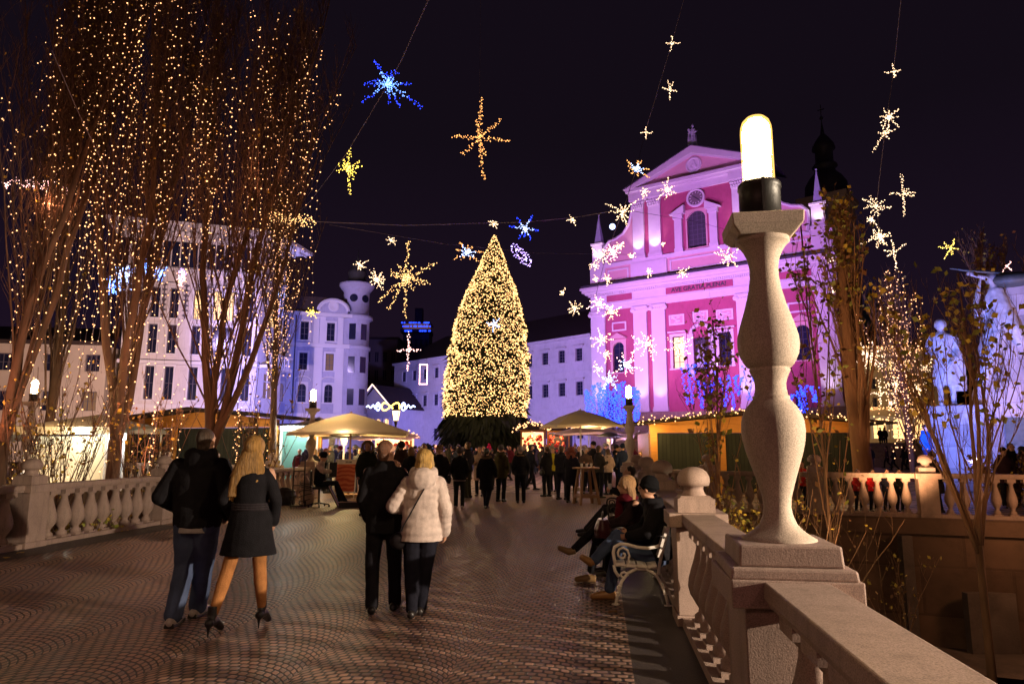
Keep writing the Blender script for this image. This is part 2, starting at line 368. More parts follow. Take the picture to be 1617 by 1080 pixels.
def wall(name, pts, z0, z1, th, mt, lab, cat='wall'):
    o = empty(name, (pts[0][0], pts[0][1], 0)); m = MB(); b = Vector((pts[0][0], pts[0][1], 0))
    for i in range(len(pts) - 1):
        a, c = Vector((*pts[i], 0)) - b, Vector((*pts[i + 1], 0)) - b; d = (c - a).normalized(); nn = Vector((d.y, -d.x, 0)) * th
        m.add([a + Vector((0, 0, z0)), c + Vector((0, 0, z0)), c + Vector((0, 0, z1)), a + Vector((0, 0, z1))], [(0, 1, 2, 3)])
        # proud coping course below the balustrade
        e = nn.normalized() * .09
        m.add([a - e + Vector((0, 0, z1 - .38)), c - e + Vector((0, 0, z1 - .38)), c - e + Vector((0, 0, z1)), a - e + Vector((0, 0, z1)), a + Vector((0, 0, z1)), c + Vector((0, 0, z1)), a + Vector((0, 0, z1 - .38)), c + Vector((0, 0, z1 - .38))],
              [(0, 1, 2, 3), (3, 2, 5, 4), (0, 6, 7, 1)])
    m.build('wall_face', mt, o); tag(o, lab, cat); return o
def shift(pts, s): return [(x, y - s) for x, y in pts]
qr = wall('quay_wall', shift(BANKR[::-1], .5), -3.6, .02, .3, 'quay_stone', 'tall stained stone quay wall falling to the river below the right hand balustrade')
m = MB(); m.mat('concrete')
for x, z0, z1, wd in ((9.4, -2.9, -.4, .25), (10.9, -2.9, -1.6, 1.1), (12.9, -2.9, -1.4, 1.3), (14.4, -3, -.3, .3), (15.2, -3, -.2, .12), (15.7, -3, -.2, .10)):
    y = 16.3 - (x - 12.6) * .276 - .5 if x > 12.6 else 19.1 - (x - 5) * .3684 - .5
    m.box(x - wd / 2, x + wd / 2, y - .22, y - .02, z0, z1)
m.build('buttress', 'concrete', qr).matrix_parent_inverse = Matrix.Translation((-90, -3.5, 0))
wall('quay_wall', shift(BANKL, .5), -3.6, .02, -.3, 'quay_stone', 'stone quay wall below the balustrade left of the bridge')
m = MB(); pr = shift(BANKR[:4], .5); pf = [(4.2, 17.0), (12.4, 13.6), (29, 8.5)]
m.add([(x, y, -2.9) for x, y in pr[::-1]] + [(x, y, -2.9) for x, y in pf] + [(29, 8.5, -3.7)], [tuple(range(7))]); tag(m.build('river_path', 'concrete'), kind='structure')
m = MB(); pl_ = shift(BANKL[:4], .5)
m.add([(x, y, -1.6) for x, y in pl_] + [(-30, 28.5, -1.6), (-14, 22.5, -1.6), (-9, 20.5, -1.6)], [tuple(range(7))]); tag(m.build('river_path', 'kerb'), kind='structure')
# bridge body under the deck
br = empty('bridge', (0, -12, 0)); m = MB()
m.add([(xr(-12) + .3, 0, -.02), (xr(21.6) + .3, 33.6, -.02), (xr(21.6) + .3, 33.6, -.9), (xr(-12) + .3, 0, -.9), (xl(-12) - .3, 0, -.02), (xl(21.6) - .3, 33.6, -.02), (xl(21.6) - .3, 33.6, -.9), (xl(-12) - .3, 0, -.9)],
      [(0, 1, 2, 3), (4, 7, 6, 5), (3, 2, 6, 7), (0, 3, 7, 4), (0, 4, 5, 1)])
m.build('stone_arch', 'granite', br); tag(br, 'stone bridge body carrying the cobbled deck', 'bridge')

# ------------------------------------------------------------ balustrades
BAL = [(.095, .10), (.095, .17), (.060, .20), (.055, .235), (.085, .28), (.128, .35), (.145, .42), (.138, .49), (.112, .58), (.080, .68), (.060, .76), (.058, .80), (.085, .83), (.09, .855)]
def bal_mesh(k=1.0, n=16):
    m = MB(); m.smooth = True; m.lathe([(r * k, z) for r, z in BAL], n); m.smooth = False
    m.box(-.11 * k, .11 * k, -.11 * k, .11 * k, .085, .115); m.box(-.11 * k, .11 * k, -.11 * k, .11 * k, .852, .932)
    m.mats = ['granite']; return m.mesh('baluster')
BM, BM_old = bal_mesh(1, 18), bal_mesh(.8, 10)
BM_old.materials.clear(); BM_old.materials.append(M['granite_old'])
def ball_finial():
    m = MB(); m.frustum((0, 0), .36, .36, 1.05, 1.19); m.frustum((0, 0), .33, .28, 1.19, 1.215); m.smooth = True
    m.lathe([(.13, 1.21), (.105, 1.24), (.095, 1.28), (.10, 1.305), (.150, 1.312), (.163, 1.35), (.158, 1.40), (.135, 1.445), (.095, 1.478), (.045, 1.494), (.001, 1.498)], 28)
    m.mats = ['granite']; return m.mesh('finial')
BALLM = ball_finial()
def urn_mesh():
    m = MB(); m.frustum((0, 0), .5, .5, 1.05, 1.12); m.smooth = True
    m.lathe([(.16, 1.12), (.13, 1.16), (.2, 1.24), (.24, 1.34), (.2, 1.42), (.23, 1.46), (.3, 1.5), (.31, 1.54), (.001, 1.545)], 20); m.mats = ['granite']; return m.mesh('urn')
def balustrade(pts, pillars, label, name='balustrade', bm=None, mt='granite', step=.345, base0=0, skip_fin=(), urns=(), group=None, big=()):
    """pts: centre line; pillars: distances along it"""
    o = empty(name, (*pts[0], 0)); tag(o, label, 'balustrade', group); bm = bm or BM
    P0 = Vector((*pts[0], 0)); segs = []; s = 0
    for a, b in zip(pts[:-1], pts[1:]):
        a, b = Vector((*a, 0)) - P0, Vector((*b, 0)) - P0; segs.append((s, a, b, (b - a).length)); s += (b - a).length
    total = s
    def at(q):
        for s0, a, b, L in segs:
            if q <= s0 + L + 1e-6: break
        d = (b - a) / L; return a + d * (q - s0), math.atan2(d.y, d.x)
    cop, pl = MB(), MB()
    for s0, a, b, L in segs:
        d = (b - a) / L; T = Matrix.Translation(a) @ Matrix.Rotation(math.atan2(d.y, d.x), 4, 'Z')
        cop.frustum((L / 2, 0), L + .02, L + .02, .932, .97, .27, .30, T); cop.frustum((L / 2, 0), L + .02, L + .02, .97, 1.05, .32, .31, T)
        pl.box(-.01, L + .01, -.18, .18, base0, .085, T)
    cop.build('coping', mt, o, bevel=.008); pl.build('plinth', mt, o)
    for i, q in enumerate(pillars):
        p, a = at(q); W = .52 if i in big else .46
        T = Matrix.Translation(p) @ Matrix.Rotation(a, 4, 'Z'); m = MB()
        m.box(-W / 2, W / 2, -W / 2, W / 2, base0, .10, T); m.box(-W / 2 + .02, W / 2 - .02, -W / 2 + .02, W / 2 - .02, .10, .93, T); m.box(-W / 2 - .05, W / 2 + .05, -W / 2 - .05, W / 2 + .05, .926, 1.058, T)
        pi = m.build('pillar', mt, o, bevel=.008)
        if i not in skip_fin and i not in big:
            me = urn_mesh() if i in urns else BALLM
            new_ob('urn' if i in urns else 'ball_finial', me, pi, p, a)
    stops = [0] + list(pillars) + [total]
    for k, (q0, q1) in enumerate(zip(stops[:-1], stops[1:])):
        g0 = .30 if q0 in pillars else .1; g1 = .30 if q1 in pillars else .1
        n = int((q1 - q0 - g0 - g1 + .12) / step)
        if n < 1: continue
        st = (q1 - q0 - g0 - g1) / n
        for j in range(n):
            p, a = at(q0 + g0 + st * (j + .5)); new_ob('baluster', bm, o, p, a)
    return o
RY0 = -7.0
def qr_(y): return (y - RY0) * math.hypot(1, .127)
balustrade([(xr(RY0), RY0), (xr(21.4), 21.4)], [qr_(y) for y in (-3.6, .0, 3.73, 7.05, 10.6, 14.15, 17.7, 21.4)],
           'granite balustrade with ball finials along the right edge of the bridge, behind the white bench', big=(2, 7), skip_fin=(0, 1))
LY0 = 3.4
pts_l = [(xl(LY0), LY0), (xl(15.3), 15.3), (xl(22.9), 22.9)]
def ql_(y): return (y - LY0) * math.hypot(1, .12) if y < 15.3 else (15.3 - LY0) * math.hypot(1, .12) + (y - 15.3) * math.hypot(1, .17)
balustrade(pts_l, [ql_(y) for y in (3.7, 8.4, 12.05, 15.7, 19.3, 22.9)], 'granite balustrade along the left edge of the bridge beside the man in jeans', big=(0, 5))
balustrade([(4.3, 20.6), (5.3, 18.75), (12.3, 16.35), (22, 13.2)], [2.1, 4.75, 7.25, 10.1, 13.8, 17.5], 'weathered granite quay balustrade with an urn, seen behind the big lamp', bm=BM_old, mt='granite_old', step=.30, urns=(3,))
balustrade([(-8.0, 23.9), (-13.6, 27.4), (-30, 32.6)], [.4, 3.6, 6.6, 10.2, 14, 18], 'weathered granite quay balustrade behind the poplars at the left edge', bm=BM_old, mt='granite_old', step=.42)

dm = mat('lamp_dome', (1, .8, .5), .3); t_ = dm.node_tree; ad = t_.nodes.new('ShaderNodeAddShader'); tr_ = t_.nodes.new('ShaderNodeBsdfTransparent'); em = t_.nodes.new('ShaderNodeEmission')
em.inputs[0].default_value = (1, .56, .13, 1); em.inputs[1].default_value = .85; t_.links.new(tr_.outputs[0], ad.inputs[0]); t_.links.new(em.outputs[0], ad.inputs[1]); t_.links.new(ad.outputs[0], t_.nodes['Material Output'].inputs[0]); dm.cycles.emission_sampling = 'NONE'
# ------------------------------------------------------------ bridge lamps: double baluster column with a glass lantern
def zrow(r): return P(1215, r, 3.73).z
def make_lamp():
    o = empty('street_lamp', (0, 0, 0)); k = .00306
    m = MB(); m.frustum((0, 0), .60, .585, 1.056, zrow(880) - .012); m.frustum((0, 0), .50, .485, zrow(880) - .012, zrow(851))
    m.build('stone_base', 'granite', o, bevel=.012)
    rows = [(853, 62), (849, 61), (843, 50), (836, 40), (827, 31), (815, 25.5), (800, 22.5), (785, 24), (768, 29), (752, 34), (732, 41), (712, 47.5), (695, 51.5), (680, 53), (665, 52), (652, 47.5), (642, 41), (635, 35), (631, 31.5), (629, 31), (626, 31), (624, 28), (614, 26), (605, 26), (596, 29), (587, 33.5), (584, 34.5), (583, 33), (581, 33), (580, 37), (572, 43.5), (560, 49.5), (546, 52), (532, 51), (515, 46), (497, 39.5), (478, 33), (458, 27.5), (438, 24.3), (424, 24.3), (410, 27), (399, 32), (391, 38), (386, 43), (384, 46), (382, 44), (378, 46), (373, 50)]
    m = MB(); m.smooth = True; m.lathe([(r * k * (1 + .00008 * (850 - w_)), zrow(w_)) for w_, r in rows], 48); m.build('column', 'granite_lit', o)
    z0, z1 = zrow(376), zrow(350)
    m = MB(); m.frustum((0, 0), .29, .37, z0 - .012, z0 + .03); m.frustum((0, 0), .37, .38, z0 + .03, z1); m.build('capital', 'granite_lit', o, bevel=.008)
    zb = zrow(288)
    m = MB(); m.smooth = True; m.lathe([(.118, z1), (.122, z1 + .03), (.112, z1 + .04), (.113, zb - .05), (.119, zb - .045), (.117, zb - .02), (.095, zb), (.04, zb + .002)], 32)
    m.smooth = False
    for k_ in range(3): a = 2 * PI * k_ / 3 + .5; m.box(.112 * math.cos(a) - .008, .112 * math.cos(a) + .008, .112 * math.sin(a) - .008, .112 * math.sin(a) + .008, z1 + .02, zb - .01)
    m.build('lantern_base', 'black_metal', o)
    m = MB(); m.smooth = True; zt = zrow(184); r = .088
    m.lathe([(r, zb + .004), (r, zt - .10), (r * .97, zt - .07), (r * .85, zt - .037), (r * .6, zt - .014), (r * .3, zt - .003), (.001, zt)], 28)
    gl = m.build('lantern_glass', 'lamp_dome', o); m = MB(); m.smooth = True; m.lathe([(.03, zb + .01), (.076, zb + .03), (.077, zt - .10), (.067, zt - .055), (.04, zt - .025), (.001, zt - .017)], 20); m.build('glowing_tube', 'lamp_glass', gl)
    m = MB()
    for a in (.6, 2.3, 3.7, 5.4): m.tube([(.093 * math.cos(a), .093 * math.sin(a), zb - .01), (.093 * math.cos(a), .093 * math.sin(a), zb + .13)], .004, 4)
    m.build('strap', 'black_metal', o)
    return o
M['lamp_glass'].cycles.emission_sampling = 'FRONT'
M['lamp_glass'].node_tree.nodes['Principled BSDF'].inputs['Emission Strength'].default_value = 300
L0 = make_lamp(); L0.location = (xr(3.73), 3.73, 0); L0.rotation_euler = (0, 0, R(-9))
G_L = 'stone bridge lamps with glass lanterns'
tag(L0, 'big granite double baluster lamp with a glowing lantern in the right foreground', 'lamp', G_L)
copy_at(L0, (xr(21.4), 21.4, 0), R(-8), 'small distant stone lamp at the far right end of the bridge, past the ball finials')
copy_at(L0, (xl(22.9), 22.9, 0), R(-8), 'small distant stone lamp behind the accordion player')
copy_at(L0, (xl(3.7), 3.7, 0), R(-8), 'stone lamp at the near end of the left balustrade, beyond the photo edge')
q = P(45, 705, 19.5); copy_at(L0, (q.x, q.y, 0), R(-8), 'stone lamp at the far left edge of the photo, half hidden by a poplar trunk')
# ------------------------------------------------------------ buildings.  local frame: x along the front, y = 0 front face, outward is -y
def bld(A, B, name, label, cat='building'):
    o = empty(name, (A[0], A[1], 0), math.atan2(B[1] - A[1], B[0] - A[0])); tag(o, label, cat); return o
def front(m, x0, x1, z0, z1, holes, depth=.25, y=0):
    """front face with rectangular holes (x0,x1,z0,z1) and their reveals"""
    xs = sorted({x0, x1} | {h[0] for h in holes} | {h[1] for h in holes}); zs = sorted({z0, z1} | {h[2] for h in holes} | {h[3] for h in holes})
    for a, b in zip(xs[:-1], xs[1:]):
        for c, d in zip(zs[:-1], zs[1:]):
            cx, cz = (a + b) / 2, (c + d) / 2
            if any(h[0] < cx < h[1] and h[2] < cz < h[3] for h in holes): continue
            m.add([(a, y, c), (b, y, c), (b, y, d), (a, y, d)], [(0, 1, 2, 3)])
    for a, b, c, d in holes:
        e = y + depth
        m.add([(a, y, c), (b, y, c), (b, y, d), (a, y, d), (a, e, c), (b, e, c), (b, e, d), (a, e, d)], [(0, 4, 5, 1), (1, 5, 6, 2), (2, 6, 7, 3), (3, 7, 4, 0)])
def shell(m, x0, x1, z0, z1, dp, y=0, top=True):
    m.add([(x0, y, z0), (x0, y + dp, z0), (x0, y + dp, z1), (x0, y, z1)], [(0, 3, 2, 1)]); m.add([(x1, y, z0), (x1, y + dp, z0), (x1, y + dp, z1), (x1, y, z1)], [(0, 1, 2, 3)])
    m.add([(x0, y + dp, z0), (x1, y + dp, z0), (x1, y + dp, z1), (x0, y + dp, z1)], [(0, 3, 2, 1)])
    if top: m.add([(x0, y, z1), (x1, y, z1), (x1, y + dp, z1), (x0, y + dp, z1)], [(0, 1, 2, 3)])
def window(o, x0, x1, z0, z1, frame='plaster_trim', pane='window_glass', depth=.18, y=0, trim=.14, sill=True, mull=1, bars=2, hood=None, arch=False, framecol='ornament'):
    """surround (trim) > frame bars and pane"""
    m = MB(); t = trim
    if t:
        m.box(x0 - t, x0, y - .06, y + .02, z0, z1); m.box(x1, x1 + t, y - .06, y + .02, z0, z1); m.box(x0 - t, x1 + t, y - .07, y + .02, z1, z1 + t)
    if sill: m.box(x0 - t - .08, x1 + t + .08, y - .16, y + .02, z0 - .13, z0)
    if hood == 'flat': m.box(x0 - t - .15, x1 + t + .15, y - .28, y + .02, z1 + t + .12, z1 + t + .26)
    if hood == 'tri':
        cx = (x0 + x1) / 2; w = (x1 - x0) / 2 + t + .2; zt = z1 + t + .08
        m.prism([(cx - w, zt), (cx + w, zt), (cx, zt + w * .55)], y - .3, y + .02)
    if hood == 'arch':
        cx = (x0 + x1) / 2; w = (x1 - x0) / 2 + t + .25; zt = z1 + t + .1
        pts = [(cx + w * math.cos(a), y - .06, zt + w * .6 * math.sin(a)) for a in np.linspace(0, PI, 10)]; m.tube(pts, .09, 5)
    if arch:
        cx = (x0 + x1) / 2; w = (x1 - x0) / 2
        pa = [(cx + w * math.cos(a), z1 - w + w * math.sin(a)) for a in np.linspace(0, PI, 13)]
        m.prism([(x1 + .01, z1 - w)] + [(x1 + .01, z1 + .01), (x0 - .01, z1 + .01), (x0 - .01, z1 - w)] + [(cx + (p[0] - cx) * 1, p[1]) for p in pa[::-1]], y - .02, y + depth + .02)
    f = m.build('window', frame, o, fix=True)
    m = MB(); yb = y + depth - .02; fw = .06
    if framecol:
        m.box(x0, x0 + fw, yb - .06, yb, z0, z1); m.box(x1 - fw, x1, yb - .06, yb, z0, z1); m.box(x0 + fw, x1 - fw, yb - .055, yb, z1 - fw, z1); m.box(x0 + fw, x1 - fw, yb - .055, yb, z0, z0 + fw)
        for k in range(1, mull + 1): xx = x0 + (x1 - x0) * k / (mull + 1); m.box(xx - .03, xx + .03, yb - .05, yb, z0 + fw, z1 - fw)
        for k in range(1, bars + 1): zz = z0 + (z1 - z0) * k / (bars + 1); m.box(x0 + fw, x1 - fw, yb - .04, yb - .001, zz - .022, zz + .022)
        m.build('frame', framecol, f)
    m = MB(); m.add([(x0, yb + .012, z0), (x1, yb + .012, z0), (x1, yb + .012, z1), (x0, yb + .012, z1)], [(0, 1, 2, 3)]); m.build('pane', pane, f)
    return f

# ---- the pink church
CH = empty('church', (8.98, 75, 0), R(-34.5)); tag(CH, 'pink baroque church with white pilasters, a clock and a statue on its pediment', 'church')
wl = []
holes = [(9.25, 10.45, 9.6, 12.9), (14.05, 15.25, 9.6, 12.9), (21.2, 22.5, 9.6, 12.9), (2.45, 3.75, 9.6, 12.9), (11.5, 13.1, 9.2, 12.6)]
m = MB(); front(m, 0, 25, 5.2, 16.5, holes, .35); shell(m, 0, 25, 5.2, 21.2, 7)
m.build('wall', 'church_red', CH)
m = MB(); m.box(-.3, 25.3, -.35, 7, 0, 5.2)
for k in range(14): m.box(5 - .3 * k, 20 + .3 * k, -.35 - .4 * (k + 1), -.35 - .4 * k, 0, 4.2 - .3 * k)
m.build('stone_base', 'granite_old', CH)
m = MB()   # entablature
m.box(-.12, 25.12, -.16, .3, 16.5, 17.15); m.box(-.2, 25.2, -.22, .3, 17.15, 17.3); m.box(-.3, 25.3, -.3, .3, 18.2, 18.42)
m.box(-.6, 25.6, -.55, .3, 18.42, 18.62); m.box(-.85, 25.85, -.85, .3, 18.62, 18.9); m.box(-1.0, 26.0, -1.0, .3, 18.9, 19.15)
for k in range(118): x = -.2 + k * .216; m.box(x, x + .12, -.42, -.29, 18.2, 18.41)
m.build('cornice', 'church_white', CH)
m = MB(); m.box(-.95, 25.95, -.95, .3, 19.15, 19.4); m.build('cornice_lead', 'church_dark', CH)
m = MB(); m.box(-.1, 25.1, -.12, .3, 17.3, 18.2); m.build('frieze', 'church_white', CH)
for a, b in ((1.9, 4.9), (8.76, 15.75), (18.9, 23.0)): m = MB(); m.box(a, b, -.19, -.11, 17.42, 18.1); m.build('frieze_panel', 'church_red', CH)
for k, (ch_, x0) in enumerate(((('AVE GRATIA PLENA!'), 12.25),)):
    text_mesh(ch_, .62, 'church_dark', 'inscription', CH, (x0, -.21, 17.76), (R(90), 0, 0), .01, .012).scale = (1.02, 1, 1)
def pilaster(x0, x1, z0, z1, cap, y=-.28):
    m = MB(); m.box(x0, x1, y, .02, z0 + .5, z1 - .6); m.box(x0 - .1, x1 + .1, y - .1, .02, z0, z0 + .3); m.box(x0 - .05, x1 + .05, y - .05, .02, z0 + .3, z0 + .5)
    p = m.build('pilaster', 'church_white', CH); m = MB(); cx = (x0 + x1) / 2; w = x1 - x0
    if cap == 'ionic':
        m.box(x0 - .12, x1 + .12, y - .12, .02, z1 - .18, z1); m.box(x0 - .02, x1 + .02, y - .04, .02, z1 - .6, z1 - .18)
        for s in (-1, 1):
            T = Matrix.Translation((cx + s * (w / 2 + .02), y - .02, z1 - .40)) @ Matrix.Rotation(R(90), 4, 'X'); m.lathe([(.26, -.08), (.26, .12), (.17, .13), (.16, .17), (.08, .18)], 14, (0, 0, 0), T)
        for k in range(5): m.ball((cx - w * .3 + k * w * .15, y - .06, z1 - .42), .07, 6, 4)
    else:
        m.box(x0 - .14, x1 + .14, y - .14, .02, z1 - .15, z1); m.prism([(x0, z1 - .95), (x1, z1 - .95), (x1 + .06, z1 - .15), (x0 - .06, z1 - .15)], y - .04, .0)
        for r_ in range(2):
            for k in range(5):
                xx = x0 + w * (k + .5 * r_ + .25) / 5; zz = z1 - .85 + r_ * .32
                m.prism([(xx - .09, zz), (xx + .09, zz), (xx + .13, zz + .26), (xx - .13, zz + .26)], y - .16, y - .02); m.ball((xx, y - .17, zz + .26), .10, 6, 4)
        for s in (-1, 1): m.ball((cx + s * w * .5, y - .12, z1 - .26), .17, 8, 5)
    m.build('capital', 'church_white', p); return p
for x0, x1 in ((-.05, 1.65), (5.05, 6.55), (7.1, 8.6), (16.0, 17.4), (18.1, 19.5), (23.2, 24.95)): pilaster(x0, x1, 5.25, 16.5, 'ionic')
def panel(x0, x1, z0, z1, y=-.06, f='church_white', inner='church_red', orn=False, w=.16):
    m = MB(); m.box(x0, x1, y, .02, z0, z0 + w); m.box(x0, x1, y, .02, z1 - w, z1); m.box(x0, x0 + w, y, .02, z0 + w, z1 - w); m.box(x1 - w, x1, y, .02, z0 + w, z1 - w)
    if orn:
        m.mat(f); m.mat('church_pink'); m.box(x0 + w, x1 - w, y + .03, .02, z0 + w, z1 - w); rnd = random.Random(x0)
        m.mat(f)
        for k in range(14): m.ball((rnd.uniform(x0 + .3, x1 - .3), y + .02, rnd.uniform(z0 + .25, z1 - .25)), rnd.uniform(.06, .13), 6, 4, (1.6, .5, .8))
    m.build('panel', f, CH)
panel(2.4, 4.1, 14.1, 15.1); panel(8.95, 10.6, 14.1, 15.2, orn=True); panel(11.5, 13.1, 14.2, 15.3, orn=True); panel(13.9, 15.6, 14.1, 15.2, orn=True); panel(20.7, 22.7, 14.1, 15.1)
for i, (x0, x1, z0, z1) in enumerate(holes):
    if i < 4: window(CH, x0, x1, z0, z1, 'church_pink' if i in (2, 3) else 'church_white', 'window_lit' if i == 0 else 'window_glass', .3, 0, .28, True, 1, 4, 'flat' if i < 2 else 'tri', arch=i >= 2, framecol='church_dark')
m = MB(); m.box(10.9, 11.5, -.25, .02, 8.6, 13.0); m.box(13.1, 13.7, -.25, .02, 8.6, 13.0)   # niche with a figure between the windows
pts = [(12.3 + 1.05 * math.cos(a), -.15, 12.9 + 1.0 * math.sin(a)) for a in np.linspace(0, PI, 14)]; m.tube(pts, .2, 6); m.build('niche_frame', 'church_white', CH)
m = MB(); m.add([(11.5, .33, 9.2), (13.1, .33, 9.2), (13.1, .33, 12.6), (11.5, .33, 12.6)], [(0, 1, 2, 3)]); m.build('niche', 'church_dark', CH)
def robed(h, z0, c, T0=None, seed=0):
    m = MB(); m.smooth = True; k = h / 1.75; T = Matrix.Translation((*c, z0)) @ Matrix.Scale(k, 4)
    m.lathe([(.30, 0), (.29, .1), (.25, .5), (.22, .85), (.19, 1.02), (.22, 1.2), (.24, 1.34), (.17, 1.44), (.07, 1.5), (.06, 1.54)], 14, (0, 0, 0), T, sx=1, sy=.72)
    m.ball((0, -.02, 1.64), .105, 10, 8, (.85, 1, 1.15), T=None) if False else m.lathe([(.02, 1.53), (.08, 1.57), (.095, 1.65), (.08, 1.72), (.03, 1.76)], 10, (0, -.02, 0), T)
    m.tube([T @ Vector(p) for p in ((.22, 0, 1.38), (.31, -.06, 1.15), (.18, -.24, 1.08))], [.075 * k, .065 * k, .05 * k], 7); m.tube([T @ Vector(p) for p in ((-.22, 0, 1.38), (-.30, -.02, 1.12), (-.12, -.24, 1.2))], [.075 * k, .065 * k, .05 * k], 7)
    m.tube([T @ Vector(p) for p in ((-.26, .05, 1.4), (-.34, .05, .8), (-.3, .05, .05))], [.05 * k, .09 * k, .12 * k], 7)
    for a in range(9):
        an = a * .7; m.tube([T @ Vector((.24 * math.cos(an), .18 * math.sin(an), .95)), T @ Vector((.29 * math.cos(an + .1), .21 * math.sin(an + .1), .02))], [.015 * k, .035 * k], 5)
    return m
n_ = robed(2.4, 9.5, (12.3, .0)); n_.build('niche_figure', 'statue_stone', CH)
# attic zone and upper storey
m = MB(); m.box(0, 25, -.1, .3, 19.4, 21.3); m.build('attic', 'church_pink', CH)
m = MB(); m.box(-.05, 25.05, -.22, .35, 21.3, 21.75); m.box(4.9, 9.0, -.3, .1, 19.4, 21.3); m.box(15.9, 20.0, -.3, .1, 19.4, 21.3); m.box(-.05, 1.8, -.25, .1, 19.4, 21.3); m.box(23.2, 25.05, -.25, .1, 19.4, 21.3)
m.build('attic_course', 'church_white', CH)
panel(2.1, 4.6, 19.7, 21.0, -.2); panel(9.3, 15.6, 19.75, 21.05, -.2); panel(20.3, 22.9, 19.7, 21.0, -.2)
uh = [(11.3, 13.25, 21.9, 25.95)]
m = MB(); front(m, 5.2, 19.4, 21.7, 28.9, uh, .4); shell(m, 5.2, 19.4, 21.7, 28.9, 6); m.build('upper_wall', 'church_red', CH)
for x0, x1 in ((5.25, 6.55), (7.1, 8.45), (16.1, 17.4), (18.0, 19.3)): pilaster(x0, x1, 21.75, 28.2, 'cor')
window(CH, 11.3, 13.25, 21.95, 25.95, 'church_pink', 'church_dark', .35, 0, .16, True, 3, 7, arch=True, framecol='ornament')
for x0, x1, s in ((10.0, 10.8, 1), (13.7, 14.5, -1)):   # aedicule either side of the big window
    m = MB(); m.box(x0, x1, -.35, .02, 21.8, 25.3); m.box(x0 - .12, x1 + .12, -.45, .02, 25.3, 25.75); m.box(x0 - .06, x1 + .06, -.4, .02, 21.75, 22.1)
    xa, xb = (x0 - .45, x1 + .35) if s > 0 else (x1 + .45, x0 - .35); m.prism([(xa, 25.78), (xb, 25.78), (xb, 26.65)] if s > 0 else [(xb, 25.78), (xa, 25.78), (xb, 26.65)], -.6, .02); m.build('window_column', 'church_white', CH, fix=True)
ck = MB(); T = Matrix.Translation((12.35, 0, 27.25)) @ Matrix.Rotation(R(90), 4, 'X')
ck.lathe([(.98, -.02), (.98, .20), (.92, .26), (.78, .22), (.77, .1), (.01, .1)], 36, (0, 0, 0), T); c_ = ck.build('clock', 'church_white', CH)
m = MB(); m.lathe([(.76, .11), (.76, .125), (.01, .126)], 36, (0, 0, 0), T); m.build('dial', 'plaster_dark', c_)
m = MB()
for k in range(12): a = 2 * PI * k / 12; m.box(-.03, .03, -.145, -.125, .5, .68, Matrix.Translation((12.35, 0, 27.25)) @ Matrix.Rotation(a, 4, 'Y'))
m.build('numerals', 'church_white', c_)
m = MB()
for a, L in ((R(-52), .42), (R(128), .56)): m.box(-.045, .045, -.16, -.146, -.08, L, Matrix.Translation((12.35, 0, 27.25)) @ Matrix.Rotation(a, 4, 'Y'))
m.build('hands', 'church_dark', c_)
m = MB(); m.box(5.1, 19.5, -.2, .3, 28.2, 28.95); m.box(4.9, 19.7, -.5, .3, 28.95, 29.2); m.box(4.7, 19.9, -.8, .3, 29.2, 29.55); m.box(5.0, 8.7, -.55, -.2, 28.2, 28.95); m.box(15.9, 19.6, -.55, -.2, 28.2, 28.95)
m.build('upper_cornice', 'church_white', CH)
m = MB(); m.prism([(5.2, 29.55), (19.4, 29.55), (12.3, 32.0)], -.1, 6); m.build('pediment', 'church_pink', CH)
m = MB(); m.prism([(4.5, 29.55), (5.7, 29.55), (12.3, 31.95), (18.9, 29.55), (20.1, 29.55), (12.3, 32.75)], -.85, .1); m.build('raking_cornice', 'church_white', CH, fix=True)
m = MB(); m.prism([(4.4, 29.62), (12.3, 32.85), (20.2, 29.62), (12.3, 32.76)], -.9, 6); m.build('roof', 'church_dark', CH, fix=True)
T = Matrix.Translation((12.3, -.1, 30.85)) @ Matrix.Rotation(R(90), 4, 'X'); m = MB(); m.lathe([(.85, 0), (.85, .12), (.72, .16), (.66, .06), (.01, .06)], 28, (0, 0, 0), T)
for a, b in ((-.25, -.25), (0, .3), (.25, -.25), (-.1, 0), (.12, 0)): m.ball((12.3 + a, -.2, 30.85 + b), .15, 8, 5, (1, .5, 1.4))
m.build('roundel', 'church_white', CH)
# volutes and obelisks
for s in (1, -1):
    X = (lambda x: x) if s > 0 else (lambda x: 24.8 - x)
    curve = [(1.9, 21.75), (1.7, 22.9), (1.75, 23.7), (2.3, 24.3), (3.2, 24.5), (4.0, 24.9), (4.7, 25.8), (5.05, 27.0), (5.2, 27.8), (5.25, 21.75)]
    m = MB(); m.prism([(X(x), z) for x, z in curve], -.02, .6); m.build('volute', 'church_pink', CH, fix=True)
    m = MB(); m.tube([(X(x), -.05, z) for x, z in curve[:-1]], .17, 6)
    sp_ = [(X(2.9 + (.75 - .07 * k) * math.cos(k * .55)), -.06, 23.1 + (.75 - .07 * k) * math.sin(k * .55)) for k in range(11)]; m.tube(sp_, .11, 6); m.build('scroll', 'church_white', CH)
    ob = MB(); x = X(.85); ob.box(x - .75, x + .75, -.35, 1.2, 21.75, 22.1); ob.box(x - .6, x + .6, -.2, 1.0, 22.1, 24.1); ob.box(x - .75, x + .75, -.35, 1.15, 24.1, 24.3); q = ob.build('obelisk_base', 'church_white', CH)
    ob = MB(); ob.frustum((x, .4), .85, .04, 24.3, 27.7); ob.ball((x, .4, 27.75), .1, 8, 6); ob.build('spire', 'plaster_lilac', q)
st = empty('statue', tuple(CH.matrix_basis @ Vector((12.35, -.2, 32.78)))); st.location = Matrix.Translation((8.98, 75, 0)) @ Matrix.Rotation(R(-34.5), 4, 'Z') @ Vector((12.35, -.1, 32.76))
